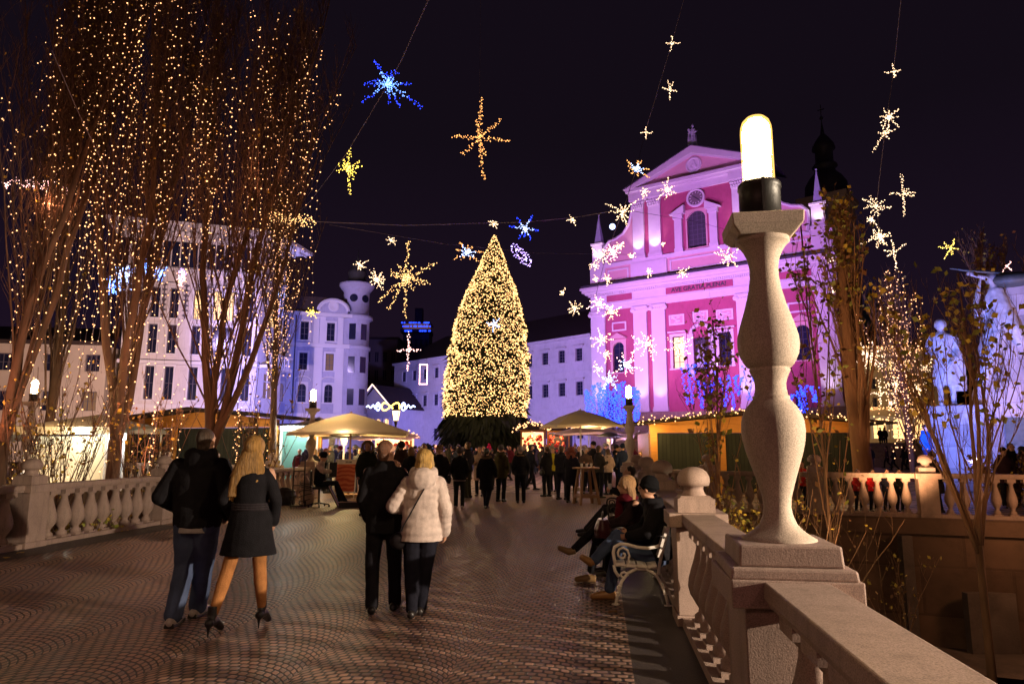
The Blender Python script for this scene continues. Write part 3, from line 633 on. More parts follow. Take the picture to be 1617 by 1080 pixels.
st.rotation_euler = (0, 0, R(-34.5)); tag(st, 'robed madonna statue standing on the peak of the pink church', 'statue')
robed(2.55, 0, (0, 0)).build('figure', 'statue_stone', st); m = MB(); m.ball((-.3, -.35, 1.9), .16, 8, 6); m.build('child_figure', 'statue_stone', st)
# ---- bell tower behind
TW = bld(P(1262, 300, 98)[:2], P(1333, 300, 94)[:2], 'bell_tower', 'dark bell tower with an onion dome rising behind the church', 'tower')
wT = (P(1333, 300, 94) - P(1262, 300, 98)).length * .95; zT = P(1300, 308, 96).z
m = MB(); m.box(0, wT, 0, wT, 0, zT - 1.2); m.build('wall', 'plaster_beige', TW)
m = MB(); m.box(-.3, wT + .3, -.3, wT + .3, zT - 1.2, zT - .7); m.box(-.5, wT + .5, -.5, wT + .5, zT - .7, zT); m.build('cornice', 'plaster_beige', TW)
m = MB(); m.smooth = True; k = wT / 2; c = (k, k, 0)
m.lathe([(k * 1.0, zT), (k * 1.02, zT + .8), (k * .98, zT + 2.4), (k * .75, zT + 3.6), (k * .5, zT + 4.4), (k * .45, zT + 5.0), (k * .6, zT + 5.3), (k * .55, zT + 5.6), (k * .42, zT + 6), (k * .42, zT + 7.8), (k * .55, zT + 8.1), (k * .5, zT + 8.8), (k * .3, zT + 9.8), (k * .1, zT + 10.6), (.06, zT + 12.5), (.04, zT + 14.0)], 16, c)
m.build('onion_dome', 'copper_dark', TW)
m = MB(); m.ball((k, k, zT + 13.2), .28, 8, 6); m.box(k - .05, k + .05, k - .05, k + .05, zT + 13.4, zT + 15.4); m.box(k - .5, k + .5, k - .05, k + .05, zT + 14.5, zT + 14.62); m.build('cross', 'copper_dark', TW)

# ---- long white building behind the tree
A, B = P(623, 640, 107), P(935, 640, 78); WB = bld(A, B, 'long_building', 'long white three storey building behind the christmas tree, with small barred windows'); W_ = (B - A).length
hs = []
for r0, r1 in ((2.6, 3.9), (7.6, 9.2), (11.6, 13.1)):
    for k in range(14):
        x = 1.9 + k * (W_ - 3.2) / 13.4
        if x > W_ - 1 or (r0 < 3 and k in (1, 2, 12)): continue
        hs.append((x, x + 1.05, r0, r1 if r0 > 3 else 4.3))
m = MB(); front(m, -.3, W_, 0, 14.5, hs, .3); shell(m, -.3, W_, 0, 14.5, 12); m.build('wall', 'plaster_white', WB)
m = MB(); m.box(-.5, W_ + .1, -.3, .2, 14.3, 14.62); m.box(-.4, W_, -.12, .1, 6.2, 6.4); m.box(-.4, W_, -.08, .1, 10.4, 10.5); m.build('cornice', 'plaster_white', WB)
m = MB(); m.prism([(-.7, 14.62), (W_ + .1, 14.62), (W_ + .1, 19), (3, 19)], -.35, -.3); m.v = []; m.f = []; m.m = []; m.sm = []
m.add([(-.8, -.5, 14.62), (W_ + .1, -.5, 14.62), (W_ + .1, 6, 19), (5, 6, 19), (W_ + .1, 12.5, 14.62), (-.8, 12.5, 14.62)], [(0, 1, 2, 3), (3, 2, 4, 5), (0, 3, 5), (1, 4, 2)]); m.build('roof', 'roof_tile', WB)
for i, h in enumerate(hs): window(WB, *h, 'plaster_white', 'window_glass', .22, 0, .12, True, 1, 3, 'flat' if h[2] > 7 else None)
m = MB(); xd = W_ - 3.6; m.box(xd - 1, xd - .7, -.2, .02, 0, 3.3); m.box(xd + .7, xd + 1, -.2, .02, 0, 3.3); m.prism([(xd - 1.5, 3.35), (xd + 1.5, 3.35), (xd, 4.3)], -.4, .02); m.box(xd - 1.3, xd + 1.3, -.3, .02, 3.1, 3.35); m.build('portal', 'plaster_lilac', WB)
m = MB(); m.box(xd - .7, xd + .7, -.05, -.01, 0, 3.1); m.build('door', 'wood_dark', WB)
m = MB()   # picture frame of fairy lights on the wall
fx0, fx1, fz0, fz1 = 11.2, 13.4, 7.2, 10.3
pts = [(fx0 + (fx1 - fx0) * t, -.2, z) for z in (fz0, fz1) for t in np.linspace(0, 1, 14)] + [(x, -.2, fz0 + (fz1 - fz0) * t) for x in (fx0, fx1) for t in np.linspace(0, 1, 18)]
# ---- gable building in the gap
A, B = P(563, 660, 100), P(620, 660, 96); GB = bld(A, B, 'gable_house', 'small white gabled house lit from inside, below the long white building'); w_ = (B - A).length
ga = [(w_ * (.1 + .22 * k), w_ * (.1 + .22 * k) + w_ * .14, 2.0, 5.6) for k in range(4)]
m = MB(); front(m, 0, w_, 0, 7.0, ga, .3); shell(m, 0, w_, 0, 7.0, 14, top=False); m.add([(0, 0, 7), (w_, 0, 7), (w_ / 2, 0, 10.2)], [(0, 1, 2)]); m.build('wall', 'plaster_white', GB)
m = MB(); m.add([(-.3, -.4, 6.9), (w_ / 2, -.4, 10.45), (w_ / 2, 14, 10.45), (-.3, 14, 6.9), (w_ + .3, -.4, 6.9), (w_ + .3, 14, 6.9)], [(0, 1, 2, 3), (1, 4, 5, 2)]); m.build('roof', 'roof_tile', GB)
m = MB(); m.tube([(-.3, -.42, 6.9), (w_ / 2, -.42, 10.4), (w_ + .3, -.42, 6.9)], .13, 6); m.box(-.2, w_ + .2, -.25, .02, 6.5, 6.9); m.build('cornice', 'plaster_trim', GB)
m = MB(); m.tube([(-.3, -.6, 7.0), (w_ / 2, -.6, 10.5), (w_ + .3, -.6, 7.0)], .07, 5); m.build('light_string', 'bulb_white', GB)
for h in ga: window(GB, *h, 'plaster_trim', 'shop_glow', .25, 0, .12, True, 1, 1, arch=True)
# ---- lilac house with the corner turret
A, B = P(438, 600, 73), P(552, 600, 75.5); LB = bld(A, B, 'turret_house', 'lilac blue lit art nouveau house with a round corner turret'); w_ = (B - A).length
S = lambda px: (px - 438) / 114 * w_
def zz(py): return P(500, py, 74).z
hs = []; arch_ = []
for a, b in ((400 + 38, 401 + 47), (470, 483), (512, 525)):
    x0, x1 = S(a), S(b); hs += [(x0, x1, zz(537), zz(508)), (x0, x1, zz(584), zz(557)), (x0, x1, zz(635), zz(606))]
m = MB(); front(m, -4, w_, 0, 16.1, hs, .3); shell(m, -4, w_, 0, 16.1, 14); m.build('wall', 'plaster_lilac', LB)
for i, h in enumerate(hs): window(LB, *h, 'plaster_trim', 'window_dim' if i in (2, 7) else 'window_glass', .25, 0, .2, True, 1, 2, 'arch' if i % 3 == 2 else None, arch=i % 3 == 2)
m = MB(); zc1, zc2 = zz(548), zz(655); m.box(-4, w_, -.25, .02, zc1, zc1 + .45); m.box(-4, w_, -.3, .02, 0, 5.0); m.box(-4, w_, -.38, .02, 5.0, 5.25)
m.box(-4, w_, -.5, .05, 15.9, 16.3)
for x in (S(458), S(495), S(505), S(534)): m.box(x - .3, x + .3, -.12, .02, zc1 + .45, 15.9)
for x in (S(458), S(500), S(534)): m.box(x - .45, x + .45, -.1, .02, 5.3, zc1)
m.build('pilaster', 'plaster_trim', LB)
m = MB(); m.tube([(S(462.5), -.2, 5), (S(462.5), -.2, 16.2)], .09, 6); m.build('drainpipe', 'ornament', LB)
cx = S(521); r_ = S(545) - S(521)
m = MB(); m.prism([(cx - r_, 16.3)] + [(cx + r_ * math.cos(a), 16.6 + r_ * .75 * math.sin(a)) for a in np.linspace(PI, 0, 18)] + [(cx + r_, 16.3)], -.35, .3); gb_ = m.build('gable', 'plaster_lilac', LB, fix=True)
m = MB(); m.tube([(cx + r_ * math.cos(a), -.42, 16.6 + r_ * .75 * math.sin(a)) for a in np.linspace(PI, 0, 18)], .22, 6); T = Matrix.Translation((cx, -.35, 17.1)) @ Matrix.Rotation(R(90), 4, 'X'); m.lathe([(.6, 0), (.6, .12), (.45, .14), (.01, .05)], 20, (0, 0, 0), T); m.build('gable_trim', 'plaster_trim', gb_)
m = MB(); m.box(-4, w_ + 1.5, .4, 10, 16.3, 18.2); m.build('roof', 'roof_tile', LB)
TU = MB(); tx, ty, tr = w_ + .6, 1.3, 1.55; TU.smooth = True
TU.lathe([(tr, 0), (tr, 5.0), (tr + .12, 5.05), (tr + .12, 5.25), (tr, 5.3), (tr, zc1), (tr + .2, zc1 + .02), (tr + .2, zc1 + .4), (tr, zc1 + .45), (tr, 15.8), (tr + .35, 16.0), (tr + .35, 16.35), (tr - .1, 16.45), (tr - .1, 19.2), (tr + .15, 19.5), (tr + .45, 19.9), (tr + .45, 20.15)], 20, (tx, ty, 0)); tu = TU.build('turret', 'plaster_lilac', LB)
m = MB(); m.smooth = True; m.lathe([(tr + .1, 20.15), (tr * .72, 20.4), (tr * .62, 21.0), (tr * .72, 21.4), (tr * .58, 21.9), (tr * .4, 22.1), (tr * .45, 22.4), (tr * .28, 22.8), (.08, 23.2), (.03, 24.3)], 20, (tx, ty, 0)); m.build('turret_dome', 'copper_dark', tu)
for zt in (zz(520), zz(573), zz(625)):
    for da in (-1.9, -1.05): m = MB(); m.box(-.36, .36, -tr - .03, -tr + .05, zt - .9, zt + .9, Matrix.Translation((tx, ty, 0)) @ Matrix.Rotation(da + PI / 2, 4, 'Z')); m.build('turret_window', 'window_glass', tu)
for da in (-1.9, -.95):
    m = MB(); T = Matrix.Translation((tx, ty, 18.3)) @ Matrix.Rotation(da + PI / 2, 4, 'Z') @ Matrix.Rotation(R(90), 4, 'X'); m.lathe([(.45, tr - .2), (.45, tr - .05), (.01, tr - .04)], 16, (0, 0, 0), T); m.build('turret_window', 'window_glass', tu)
# ---- the tall white corner house behind the poplars
A, B = P(186, 600, 58), P(404, 600, 61.5); HB = bld(A, B, 'corner_palace', 'tall white corner palace with deep blue lit eaves, behind the bare poplars'); w_ = (B - A).length
ze = P(300, 372, 60).z; S = lambda px: (px - 186) / 218 * w_
Z = lambda py: P(300, py, 60).z
hs = []; lit = {(0, 4), (0, 5)}
for r, (a, b) in enumerate(((505, 458), (560, 515), (632, 580))):
    for k, px in enumerate((198, 232, 262, 300, 332, 352, 385)):
        hs.append((S(px - 6), S(px + 8), Z(a), Z(b)))
m = MB(); front(m, 0, w_, 0, ze, hs, .35); shell(m, 0, w_, 0, ze, 16); m.build('wall', 'plaster_white', HB)
for i, h in enumerate(hs): window(HB, *h, 'plaster_trim', 'window_lit' if i in (3, 4, 5) else 'window_glass', .3, 0, .15, True, 1, 1, 'flat' if i < 7 else None)
m = MB(); zb = Z(425)
for k in range(14): x = .5 + k * (w_ - .8) / 14; m.box(x, x + .62, -.06, .02, zb, zb + 2.3)
m.build('loggia_glazing', 'window_glass', HB)
m = MB(); m.box(-.1, w_ + .05, -.2, .02, zb - .45, zb - .15); m.box(-.1, w_ + .05, -.15, .02, zb + 2.4, zb + 2.75)
for k in range(20): x = .3 + k * w_ / 20; m.box(x, x + .25, -.7, .02, ze - .6, ze - .05)
m.box(-.1, w_ + .05, -.5, .02, Z(572) - .3, Z(572)); m.box(-.1, w_ + .05, -.25, .02, 5.0, 5.3); m.build('cornice', 'plaster_trim', HB)
for px in (212, 246, 281, 316, 342, 368):
    m = MB()
    for k in range(7):
        x = S(px); z = Z(500) + k * .45; m.prism([(x - .28, z), (x, z - .16), (x + .28, z), (x, z + .16)], -.04, .0)
        m.box(x - .06, x + .06, -.04, 0, z - .3, z)
    m.build('ornament', 'ornament', HB)
ev = MB(); ev.add([(-1.6, -1.8, ze + .25), (w_ + .3, -1.8, ze + .25), (w_ + .3, 3, ze), (-1.6, 3, ze)], [(0, 1, 2, 3)]); ev.add([(-1.6, -1.8, ze + .45), (w_ + .3, -1.8, ze + .45), (w_ + .3, 8, ze + 1.8), (-1.6, 8, ze + 1.8)], [(0, 3, 2, 1)]); ev.box(-1.6, w_ + .3, -1.86, -1.78, ze + .22, ze + .5); ev.build('eaves', 'plaster_trim', HB)
# canted bay: corner block turned towards the square
C2 = P(443, 600, 66); cb = empty('corner_bay', (0, 0, 0)); cb.parent = HB
dl = Matrix.Rotation(-HB.rotation_euler.z, 4, 'Z') @ (Vector((C2.x, C2.y, 0)) - HB.location); cb.location = (w_, 0, 0); dv = dl - Vector((w_, 0, 0)); cb.rotation_euler = (0, 0, math.atan2(dv.y, dv.x)); wb = dv.length
hs = [(wb * .38, wb * .66, Z(505), Z(460)), (wb * .36, wb * .66, Z(562), Z(520)), (wb * .3, wb * .7, Z(625), Z(585))]
m = MB(); front(m, 0, wb, 0, ze, hs, .3); shell(m, 0, wb, 0, ze, 10); wbw = m.build('bay_wall', 'plaster_white', cb)
m = MB(); m.box(.2, wb - .1, -1.2, .02, Z(572) - .3, Z(572)); m.box(.2, wb - .1, -1.2, -1.05, Z(572) + .9, Z(572) + 1.05)
for k in range(9): m.box(.3 + k * (wb - .6) / 9, .45 + k * (wb - .6) / 9, -1.16, -1.08, Z(572), Z(572) + .9)
m.build('balcony', 'plaster_trim', cb)
for i, h in enumerate(hs):
    m = MB(); a, b, c, d = h; m.add([(a, .22, c), (b, .22, c), (b, .22, d), (a, .22, d)], [(0, 1, 2, 3)]); m.build('pane', 'window_lit' if i == 0 else 'window_glass' if i == 1 else 'window_dim', cb)
m = MB()
for a, b, c, d in hs: m.box((a + b) / 2 - .05, (a + b) / 2 + .05, .1, .2, c, d); m.box(a, b, .1, .19, c + (d - c) * .7 - .05, c + (d - c) * .7 + .05)
m.box(-.05, wb + .05, -.2, .02, zb - .45, zb - .15); m.build('bay_trim', 'plaster_trim', cb)
ev = MB(); ev.add([(-.6, -1.8, ze + .25), (wb + 1.9, -1.8, ze + .25), (wb + 1.9, 12, ze + .25), (-.6, 3, ze)], [(0, 1, 2, 3)]); ev.add([(-.6, -1.8, ze + .5), (wb + 1.9, -1.8, ze + .5), (wb - 2, 12, ze + 1.8), (-.6, 8, ze + 1.8)], [(0, 3, 2, 1)]); ev.box(-.6, wb + 1.9, -1.86, -1.78, ze + .22, ze + .52)
for k in range(9): x = wb + .05; ev.box(x, x + 1.8, -1.2 + k * 1.2, -1.1 + k * 1.2, ze + .05, ze + .22)
ev.build('bay_eaves', 'plaster_trim', cb)
# ---- low cream house far left
A, B = P(-90, 600, 56), P(166, 600, 58); CB = bld(A, B, 'low_house', 'low cream house behind the market tents at the left edge'); w_ = (B - A).length
S = lambda px: (px + 90) / 256 * w_; Z = lambda py: P(80, py, 57).z; zt = Z(543)
hs = [(S(px), S(px + 24), Z(a), Z(b)) for a, b in ((585, 558), (648, 617)) for px in (-60, -10, 66, 131)]
m = MB(); front(m, 0, w_, 0, zt, hs, .3); shell(m, 0, w_, 0, zt, 12); m.build('wall', 'plaster_cream', CB)
for i, h in enumerate(hs): window(CB, *h, 'plaster_cream', 'window_dim' if i in (4, 7) else 'window_glass', .25, 0, .15, True, 2, 1)
m = MB(); m.box(-.2, w_ + .2, -.35, .1, zt, zt + .3); m.add([(-.2, -.4, zt + .3), (w_ + .2, -.4, zt + .3), (w_ + .2, 6, zt + 2.4), (-.2, 6, zt + 2.4)], [(0, 1, 2, 3)]); m.build('roof', 'roof_tile', CB)
# ---- dark houses in the gap and the skyscraper
def simple(px0, px1, pyt, D, name, lab, mt='plaster_dark', rows=4, cols=5, lit=(), zb=0, dp=10):
    A, B = P(px0, 640, D), P(px1, 640, D); o = bld(A, B, name, lab); w_ = (B - A).length; z = P((px0 + px1) / 2, pyt, D).z; hs = []
    for r in range(rows):
        for c in range(cols):
            x = w_ * (c + .3) / cols; zz_ = 3 + (z - 4.5) * (r + .2) / rows; hs.append((x, x + w_ * .4 / cols, zz_, zz_ + (z - 4.5) * .55 / rows))
    m = MB(); front(m, 0, w_, zb, z, hs, .3); shell(m, 0, w_, zb, z, dp); m.build('wall', mt, o); m = MB(); m.box(-.3, w_ + .3, -.4, dp, z, z + .4); m.build('roof', 'roof_tile', o)
    for i, h in enumerate(hs):
        f = MB(); f.box((h[0] + h[1]) / 2 - .06, (h[0] + h[1]) / 2 + .06, .1, .2, h[2], h[3]); f = f.build('window', 'plaster_dark', o)
        m = MB(); m.add([(h[0], .22, h[2]), (h[1], .22, h[2]), (h[1], .22, h[3]), (h[0], .22, h[3])], [(0, 1, 2, 3)]); m.build('pane', 'window_lit' if i in lit else 'window_glass', f)
    return o
simple(560, 625, 536, 125, 'flat_block', 'dark flat roofed block in the gap left of the long white building', rows=5, cols=5, lit=(6, 7, 8))
simple(612, 700, 575, 150, 'dark_block', 'dark unlit block behind the long white building', rows=5, cols=6)
SK = simple(634, 676, 525, 260, 'skyscraper', 'distant tower block with a blue lit top terrace', rows=8, cols=5)
A, B = P(630, 640, 260), P(678, 640, 260); w_ = (B - A).length; z = P(655, 525, 260).z
m = MB(); m.mat('plaster_dark').box(-1, w_ - 1, -1, 9, z, z + 1.2); m.mat('window_dim'); m.box(0, w_ - 2, 0, 8, z + 1.2, z + 3.4)
m.mat('plaster_dark').box(-1, w_ - 1, -1, 9, z + 3.4, z + 3.9); m.box(w_ * .35, w_ * .6, 2, 6, z + 3.9, z + 10); m.build('top_terrace', 'plaster_dark', SK)
m = MB(); rnd = random.Random(2)
m.bulbs([(rnd.uniform(-1, w_ - 1), -1.3, z + rnd.choice((.4, 2.2, 3.6))) for _ in range(60)], .32); m.build('fairy_lights', 'bulb_blue', SK)
# ---- beige palace at the right with the arches and stairs
A, B = P(1362, 650, 78), P(1500, 650, 82); BB = bld(A, B, 'beige_palace', 'warm lit beige palace with arched entrance and lights on its cornice, right of the church'); w_ = (B - A).length
S = lambda px: (px - 1362) / 138 * w_; Z = lambda py: P(1420, py, 79).z
hs = [(S(px), S(px + 10), Z(a), Z(b)) for a, b in ((585, 567), (615, 598), (647, 628)) for px in (1378, 1406, 1434, 1462, 1484)]
ar = [(S(1376), S(1396), Z(693), Z(660)), (S(1406), S(1428), Z(693), Z(660)), (S(1440), S(1460), Z(693), Z(660))]
m = MB(); front(m, 0, w_, 0, Z(548), hs + ar, .35); shell(m, 0, w_, 0, Z(548), 14); m.build('wall', 'plaster_beige', BB)
for i, h in enumerate(hs): window(BB, *h, 'plaster_beige', 'window_lit' if i in (0, 1, 2) else 'window_glass', .3, 0, .15, True, 1, 1)
for h in ar: window(BB, *h, 'plaster_trim', 'shop_glow', .3, 0, .3, False, 1, 3, arch=True)
m = MB(); m.box(-.3, w_ + .3, -.6, .1, Z(557), Z(550)); m.box(-.1, w_, -.8, .1, Z(657), Z(652)); m.box(-.1, w_, -.8, -.65, Z(652), Z(645))
m.prism([(S(1392), Z(550)), (S(1400), Z(540)), (S(1420), Z(534)), (S(1440), Z(540)), (S(1450), Z(550))], -.2, 1.0); m.build('cornice', 'plaster_beige', BB)
m = MB(); m.box(-.2, w_ + .2, 0, 12, Z(548), Z(548) + 1.2); m.build('roof', 'roof_tile', BB)
m = MB(); rnd = random.Random(5)
for k in range(160): m.bulbs([(rnd.uniform(0, w_), -.9, Z(549) - rnd.uniform(0, .3))], .06); m.bulbs([(rnd.uniform(0, w_), -.95, Z(644) - rnd.uniform(0, .3))], .06)
m.build('fairy_lights', 'bulb_warm', BB)
ST = empty('stairs', (A.x, A.y, 0)); a_ = P(1352, 700, 58)
m = MB()
for k in range(12): m.box(0, 5.2, k * .38, 8, k * .17, (k + 1) * .17)
m.build('steps', 'granite_old', ST); m = MB(); m.prism([(0, 0), (.01, 0), (0, .01)], 0, .01); m.v = []; m.f = []; m.m = []; m.sm = []
m.add([(5.2, -.2, 0), (5.5, -.2, 0), (5.5, 4.6, 0), (5.2, 4.6, 0), (5.2, -.2, .9), (5.5, -.2, .9), (5.5, 4.6, 3.0), (5.2, 4.6, 3.0)], [(0, 3, 2, 1), (4, 5, 6, 7), (0, 1, 5, 4), (1, 2, 6, 5), (2, 3, 7, 6), (3, 0, 4, 7)]); m.build('side_wall', 'granite_old', ST)
ST.location = (a_.x, 58, 0); ST.rotation_euler = (0, 0, R(-12)); tag(ST, 'stone stairs climbing to the arched entrance right of the church', 'stairs')
DO = empty('dome_tower', P(1388, 640, 110)); DO.location.z = 0; z = P(1388, 535, 110).z
m = MB(); m.lathe([(4.2, 0), (4.2, z), (4.6, z + .2), (4.6, z + .6)], 12); m.build('wall', 'plaster_dark', DO); m = MB(); m.smooth = True
m.lathe([(4.2, z + .6), (4.3, z + 1.6), (4.0, z + 3.2), (3.0, z + 4.6), (1.6, z + 5.4), (.8, z + 5.7), (.8, z + 7), (.3, z + 7.6), (.05, z + 9)], 18); m.build('dome', 'copper_green', DO); tag(DO, 'dark domed tower with a green copper roof above the beige palace', 'tower')
# ---- dark hill on the horizon
m = MB(); prof = [(-420, 0), (-420, 14), (-260, 22), (-120, 18), (0, 16), (60, 22), (120, 40), (220, 52), (420, 46), (420, 0)]
m.add([(x, 420, z) for x, z in prof] + [(x * 1.2, 700, z * 1.2) for x, z in prof], [tuple(range(10))] + [(i, i + 1, i + 11, i + 10) for i in range(9)]); tag(m.build('hill', 'hill'), kind='structure')

# ------------------------------------------------------------ floodlights on the fronts
cm = Matrix.Translation((8.98, 75, 0)) @ Matrix.Rotation(R(-34.5), 4, 'Z')
def cl(x, y, z): return tuple(cm @ Vector((x, y, z)))
K = 1.0
for x, e in ((5.5, 2600), (12, 3600), (22, 2600)):
    lamp('SPOT', 'church_floodlight', cl(x, -20 if x < 6 else -24, 7), e * 6.6 * K, (.68, .27, 1), .5, cl(12.5, 0, 17), 78, 1)
for x in (.8, 5.8, 7.85, 16.7, 18.8, 24.1):
    lamp('SPOT', 'pilaster_uplight', cl(x, -1.5, 5.3), 620 * K, (.95, .75, 1), .12, cl(x, 0, 12), 62, .8)
for x in (5.9, 7.8, 16.75, 18.6, 24, .85):
    lamp('SPOT', 'cornice_uplight', cl(x, -1.1, 22.2 if 4 < x < 20 else 21.9), 330 * K, (1, .85, 1), .1, cl(x, 0, 25.5), 80, .8)
def flood(t0, tgt, e, c, ang=70): return lamp('SPOT', 'facade_floodlight', t0, e, c, .5, tgt, ang, 1)
flood((-6, 62, 4), (6, 86, 9), 20000, (.42, .30, 1), 100); flood((-9, 76, 4), (-10, 100, 8), 18000, (.32, .27, 1), 100)
flood((-16, 50, 5), (-21, 74, 7), 16000, (.13, .18, 1), 100); flood((-24, 52, 12), (-21, 74, 15), 5200, (.62, .45, 1), 100)
flood((-20, 38, 3), (-27, 60, 11), 24000, (1, .62, .58), 110); flood((-38, 36, 3), (-42, 57, 5), 4500, (1, .62, .38), 110)
q = P(470, 410, 66); flood((q.x + 1, 64, 12), (q.x - 2.5, 67, q.z), 2600, (.15, .25, 1), 60)
flood((36, 64, 4), (46, 80, 9), 4800, (1, .62, .28), 100); flood((30, 100, 14), (40, 108, 24), 1500, (.7, 1, .8), 50)
# ------------------------------------------------------------ general street light, stray floods and added fill lights
lamp('POINT', 'bridge_street_light', (-4.5, -5.0, 5.5), 260, (1, .44, .32), .1)
lamp('POINT', 'bridge_street_light', (3.4, -9.0, 6.5), 260, (1, .42, .36), .5)
lamp('SPOT', 'bank_floodlight', (9.2, 1.5, 2.5), 8000, (1, .80, .58), .05, (1.6, 4.6, 1.9), 50, .3)
lamp('SPOT', 'column_fill', (4.9, 3.0, 4.6), 290, (1, .78, .58), .25, (1.4, 3.45, 2.4), 60, .8)  # fill spot added to brighten the lamp column, no fixture
for x, y, z, e in ((-16, 17.5, 3.0, 240), (-9.5, 19, 3.2, 240), (-13, 18.5, 8.5, 150), (-8, 19.5, 10, 150), (-17, 17, 12, 150), (10, 17.5, 2.4, 160), (11.5, 26, 3, 160)):
    lamp('POINT', 'tree_light', (x, y, z), e * .35, (1, .42, .20), .03)
lamp('SPOT', 'monument_floodlight', (13.5, 20.5, 1.2), 9000, (.18, .24, 1), .15, (18.3, 27, 4.5), 70, .9)
lamp('SPOT', 'monument_floodlight', (20, 20, 1.0), 2600, (1, .55, .72), .15, (21, 27, 5), 70, .9)
for x, y, z, e in ((2.0, 38, 3.4, 220), (8, 34, 3.2, 160), (-3, 33, 3.5, 160)): lamp('POINT', 'crowd_fill', (x, y, z), e * 1.2, (1, .50, .34), .35)  # unseen fill points added to brighten the crowd
lamp('POINT', 'quay_fill', (12, 14, 1.0), 190, (1, .50, .26), .3)  # unseen fill added to brighten the quay wall
lamp('POINT', 'bush_light', (4.2, 10.4, -.2), 60, (1, .85, .55), .1)

for x, y, t in ((-9.5, 17.2, (-10.5, 21.5, 13)), (-13.5, 16.5, (-14, 20.5, 13)), (-6.5, 24, (-9.5, 25, 13))): lamp('SPOT', 'tree_fill', (x, y, .2), 1100, (1, .40, .22), .05, t, 75, 1)  # upward fill spots added to brighten the bare poplars
for x, y in ((-13, 23.5), (-17, 25), (-10.5, 21.5)): lamp('POINT', 'river_path_light', (x, y, -.3), 110, (1, .82, .62), .2)
for p_, t_, e_ in (((9.0, 15.5, .3), (10.8, 22, 6), 1500), ((5.2, 10.2, -1), (5.6, 12.6, 4), 260), ((6.5, 10, -1), (8.6, 13, 4), 350), ((3.3, 11, -.5), (3.8, 13.2, 4), 160)): lamp('SPOT', 'tree_fill', p_, e_, (1, .55, .28), .2, t_, 80, 1)  # more added fill from below, for the trees on the right
for p_ in ((-5.3, 21.6, 2.3), (2.5, 20.0, 2.4)): lamp('POINT', 'market_and_fill_lamp', p_, 20, (1, .68, .42), .06)  # fill points added to brighten the far lamp posts, not stall lamps
# ------------------------------------------------------------ christmas tree
def tri_mesh(name, V, mats, midx=None):
    """V: (n,3,3) triangles"""
    n = len(V); me = bpy.data.meshes.new(name); me.vertices.add(n * 3); me.vertices.foreach_set('co', np.asarray(V, dtype=np.float32).ravel())
    me.loops.add(n * 3); me.loops.foreach_set('vertex_index', np.arange(n * 3, dtype=np.int32)); me.polygons.add(n)
    me.polygons.foreach_set('loop_start', np.arange(0, n * 3, 3, dtype=np.int32)); me.polygons.foreach_set('loop_total', np.full(n, 3, dtype=np.int32))
    for k in mats: me.materials.append(M[k])
    if midx is not None: me.polygons.foreach_set('material_index', np.asarray(midx, dtype=np.int32))
    me.update(calc_edges=True); return me
def octa(pts, r):
    pts = np.asarray(pts, dtype=float).reshape(-1, 3); r = np.broadcast_to(np.asarray(r, dtype=float).reshape(-1, 1, 1), (len(pts), 1, 1))
    d = np.array([(1, 0, 0), (-1, 0, 0), (0, 1, 0), (0, -1, 0), (0, 0, 1), (0, 0, -1)], float)
    f = np.array([(0, 2, 4), (2, 1, 4), (1, 3, 4), (3, 0, 4), (2, 0, 5), (1, 2, 5), (3, 1, 5), (0, 3, 5)])
    return (pts[:, None, None, :] + d[f][None] * r[..., None]).reshape(-1, 3, 3)
def bulb_ob(name, pts, r, mt, parent=None, wire=False):
    T_ = octa(pts, r)
    if not wire or len(pts) < 2: return new_ob(name, tri_mesh(name, T_, [mt]), parent)
    p = np.asarray(pts, float).reshape(-1, 3); a, b = p[:-1], p[1:]; e = .004 if isinstance(wire, bool) else wire; W_ = []
    for k in range(3):
        o1 = np.array([math.cos(2.1 * k) * e, math.sin(2.1 * k) * e, e * .3 * k]); o2 = np.array([math.cos(2.1 * k + 2.1) * e, math.sin(2.1 * k + 2.1) * e, e * .3 * k]); W_ += [np.stack([a + o1, b + o1, b + o2], 1), np.stack([a + o1, b + o2, a + o2], 1)]
    W_ = np.concatenate(W_); return new_ob(name, tri_mesh(name, np.concatenate([T_, W_]), [mt, 'cable'], [0] * len(T_) + [1] * len(W_)), parent)
rs = np.random.RandomState(3)
DT = 58.0; base = G(768, 735); tb = P(762, 690, DT); top = P(781, 372, DT)
XT = empty('christmas_tree', (tb.x, DT, 0)); tag(XT, 'huge christmas tree wrapped in thousands of golden fairy lights above dark lower branches', 'tree')
HT = top.z; lean = (top.x - tb.x) / HT
prof = [(0, 1.5), (1.6, 3.2), (3.0, 4.1), (4.2, 3.9), (5.5, 4.0), (7.5, 3.98), (9.5, 3.78), (11.5, 3.45), (13.5, 2.95), (15.2, 2.3), (17, 1.45), (18.5, .85), (HT - .5, .3), (HT, .05)]
pz = np.array([p[0] for p in prof]); pr_ = np.array([p[1] for p in prof])
def rad(z): return np.interp(z, pz, pr_) * .88
m = MB(); m.smooth = True; m.tube([(0, 0, 0), (lean * 4, 0, 4), (lean * HT * .9, 0, HT * .9)], [.42, .34, .06], 10); m.build('trunk', 'bark', XT)
m = MB(); m.smooth = True; m.lathe([(max(.02, r * .88 - .75), z) for z, r in prof if z > 1], 24); me = m.mesh('crown'); me.materials.append(M['needles'])
for v in me.vertices: v.co.x += lean * v.co.z
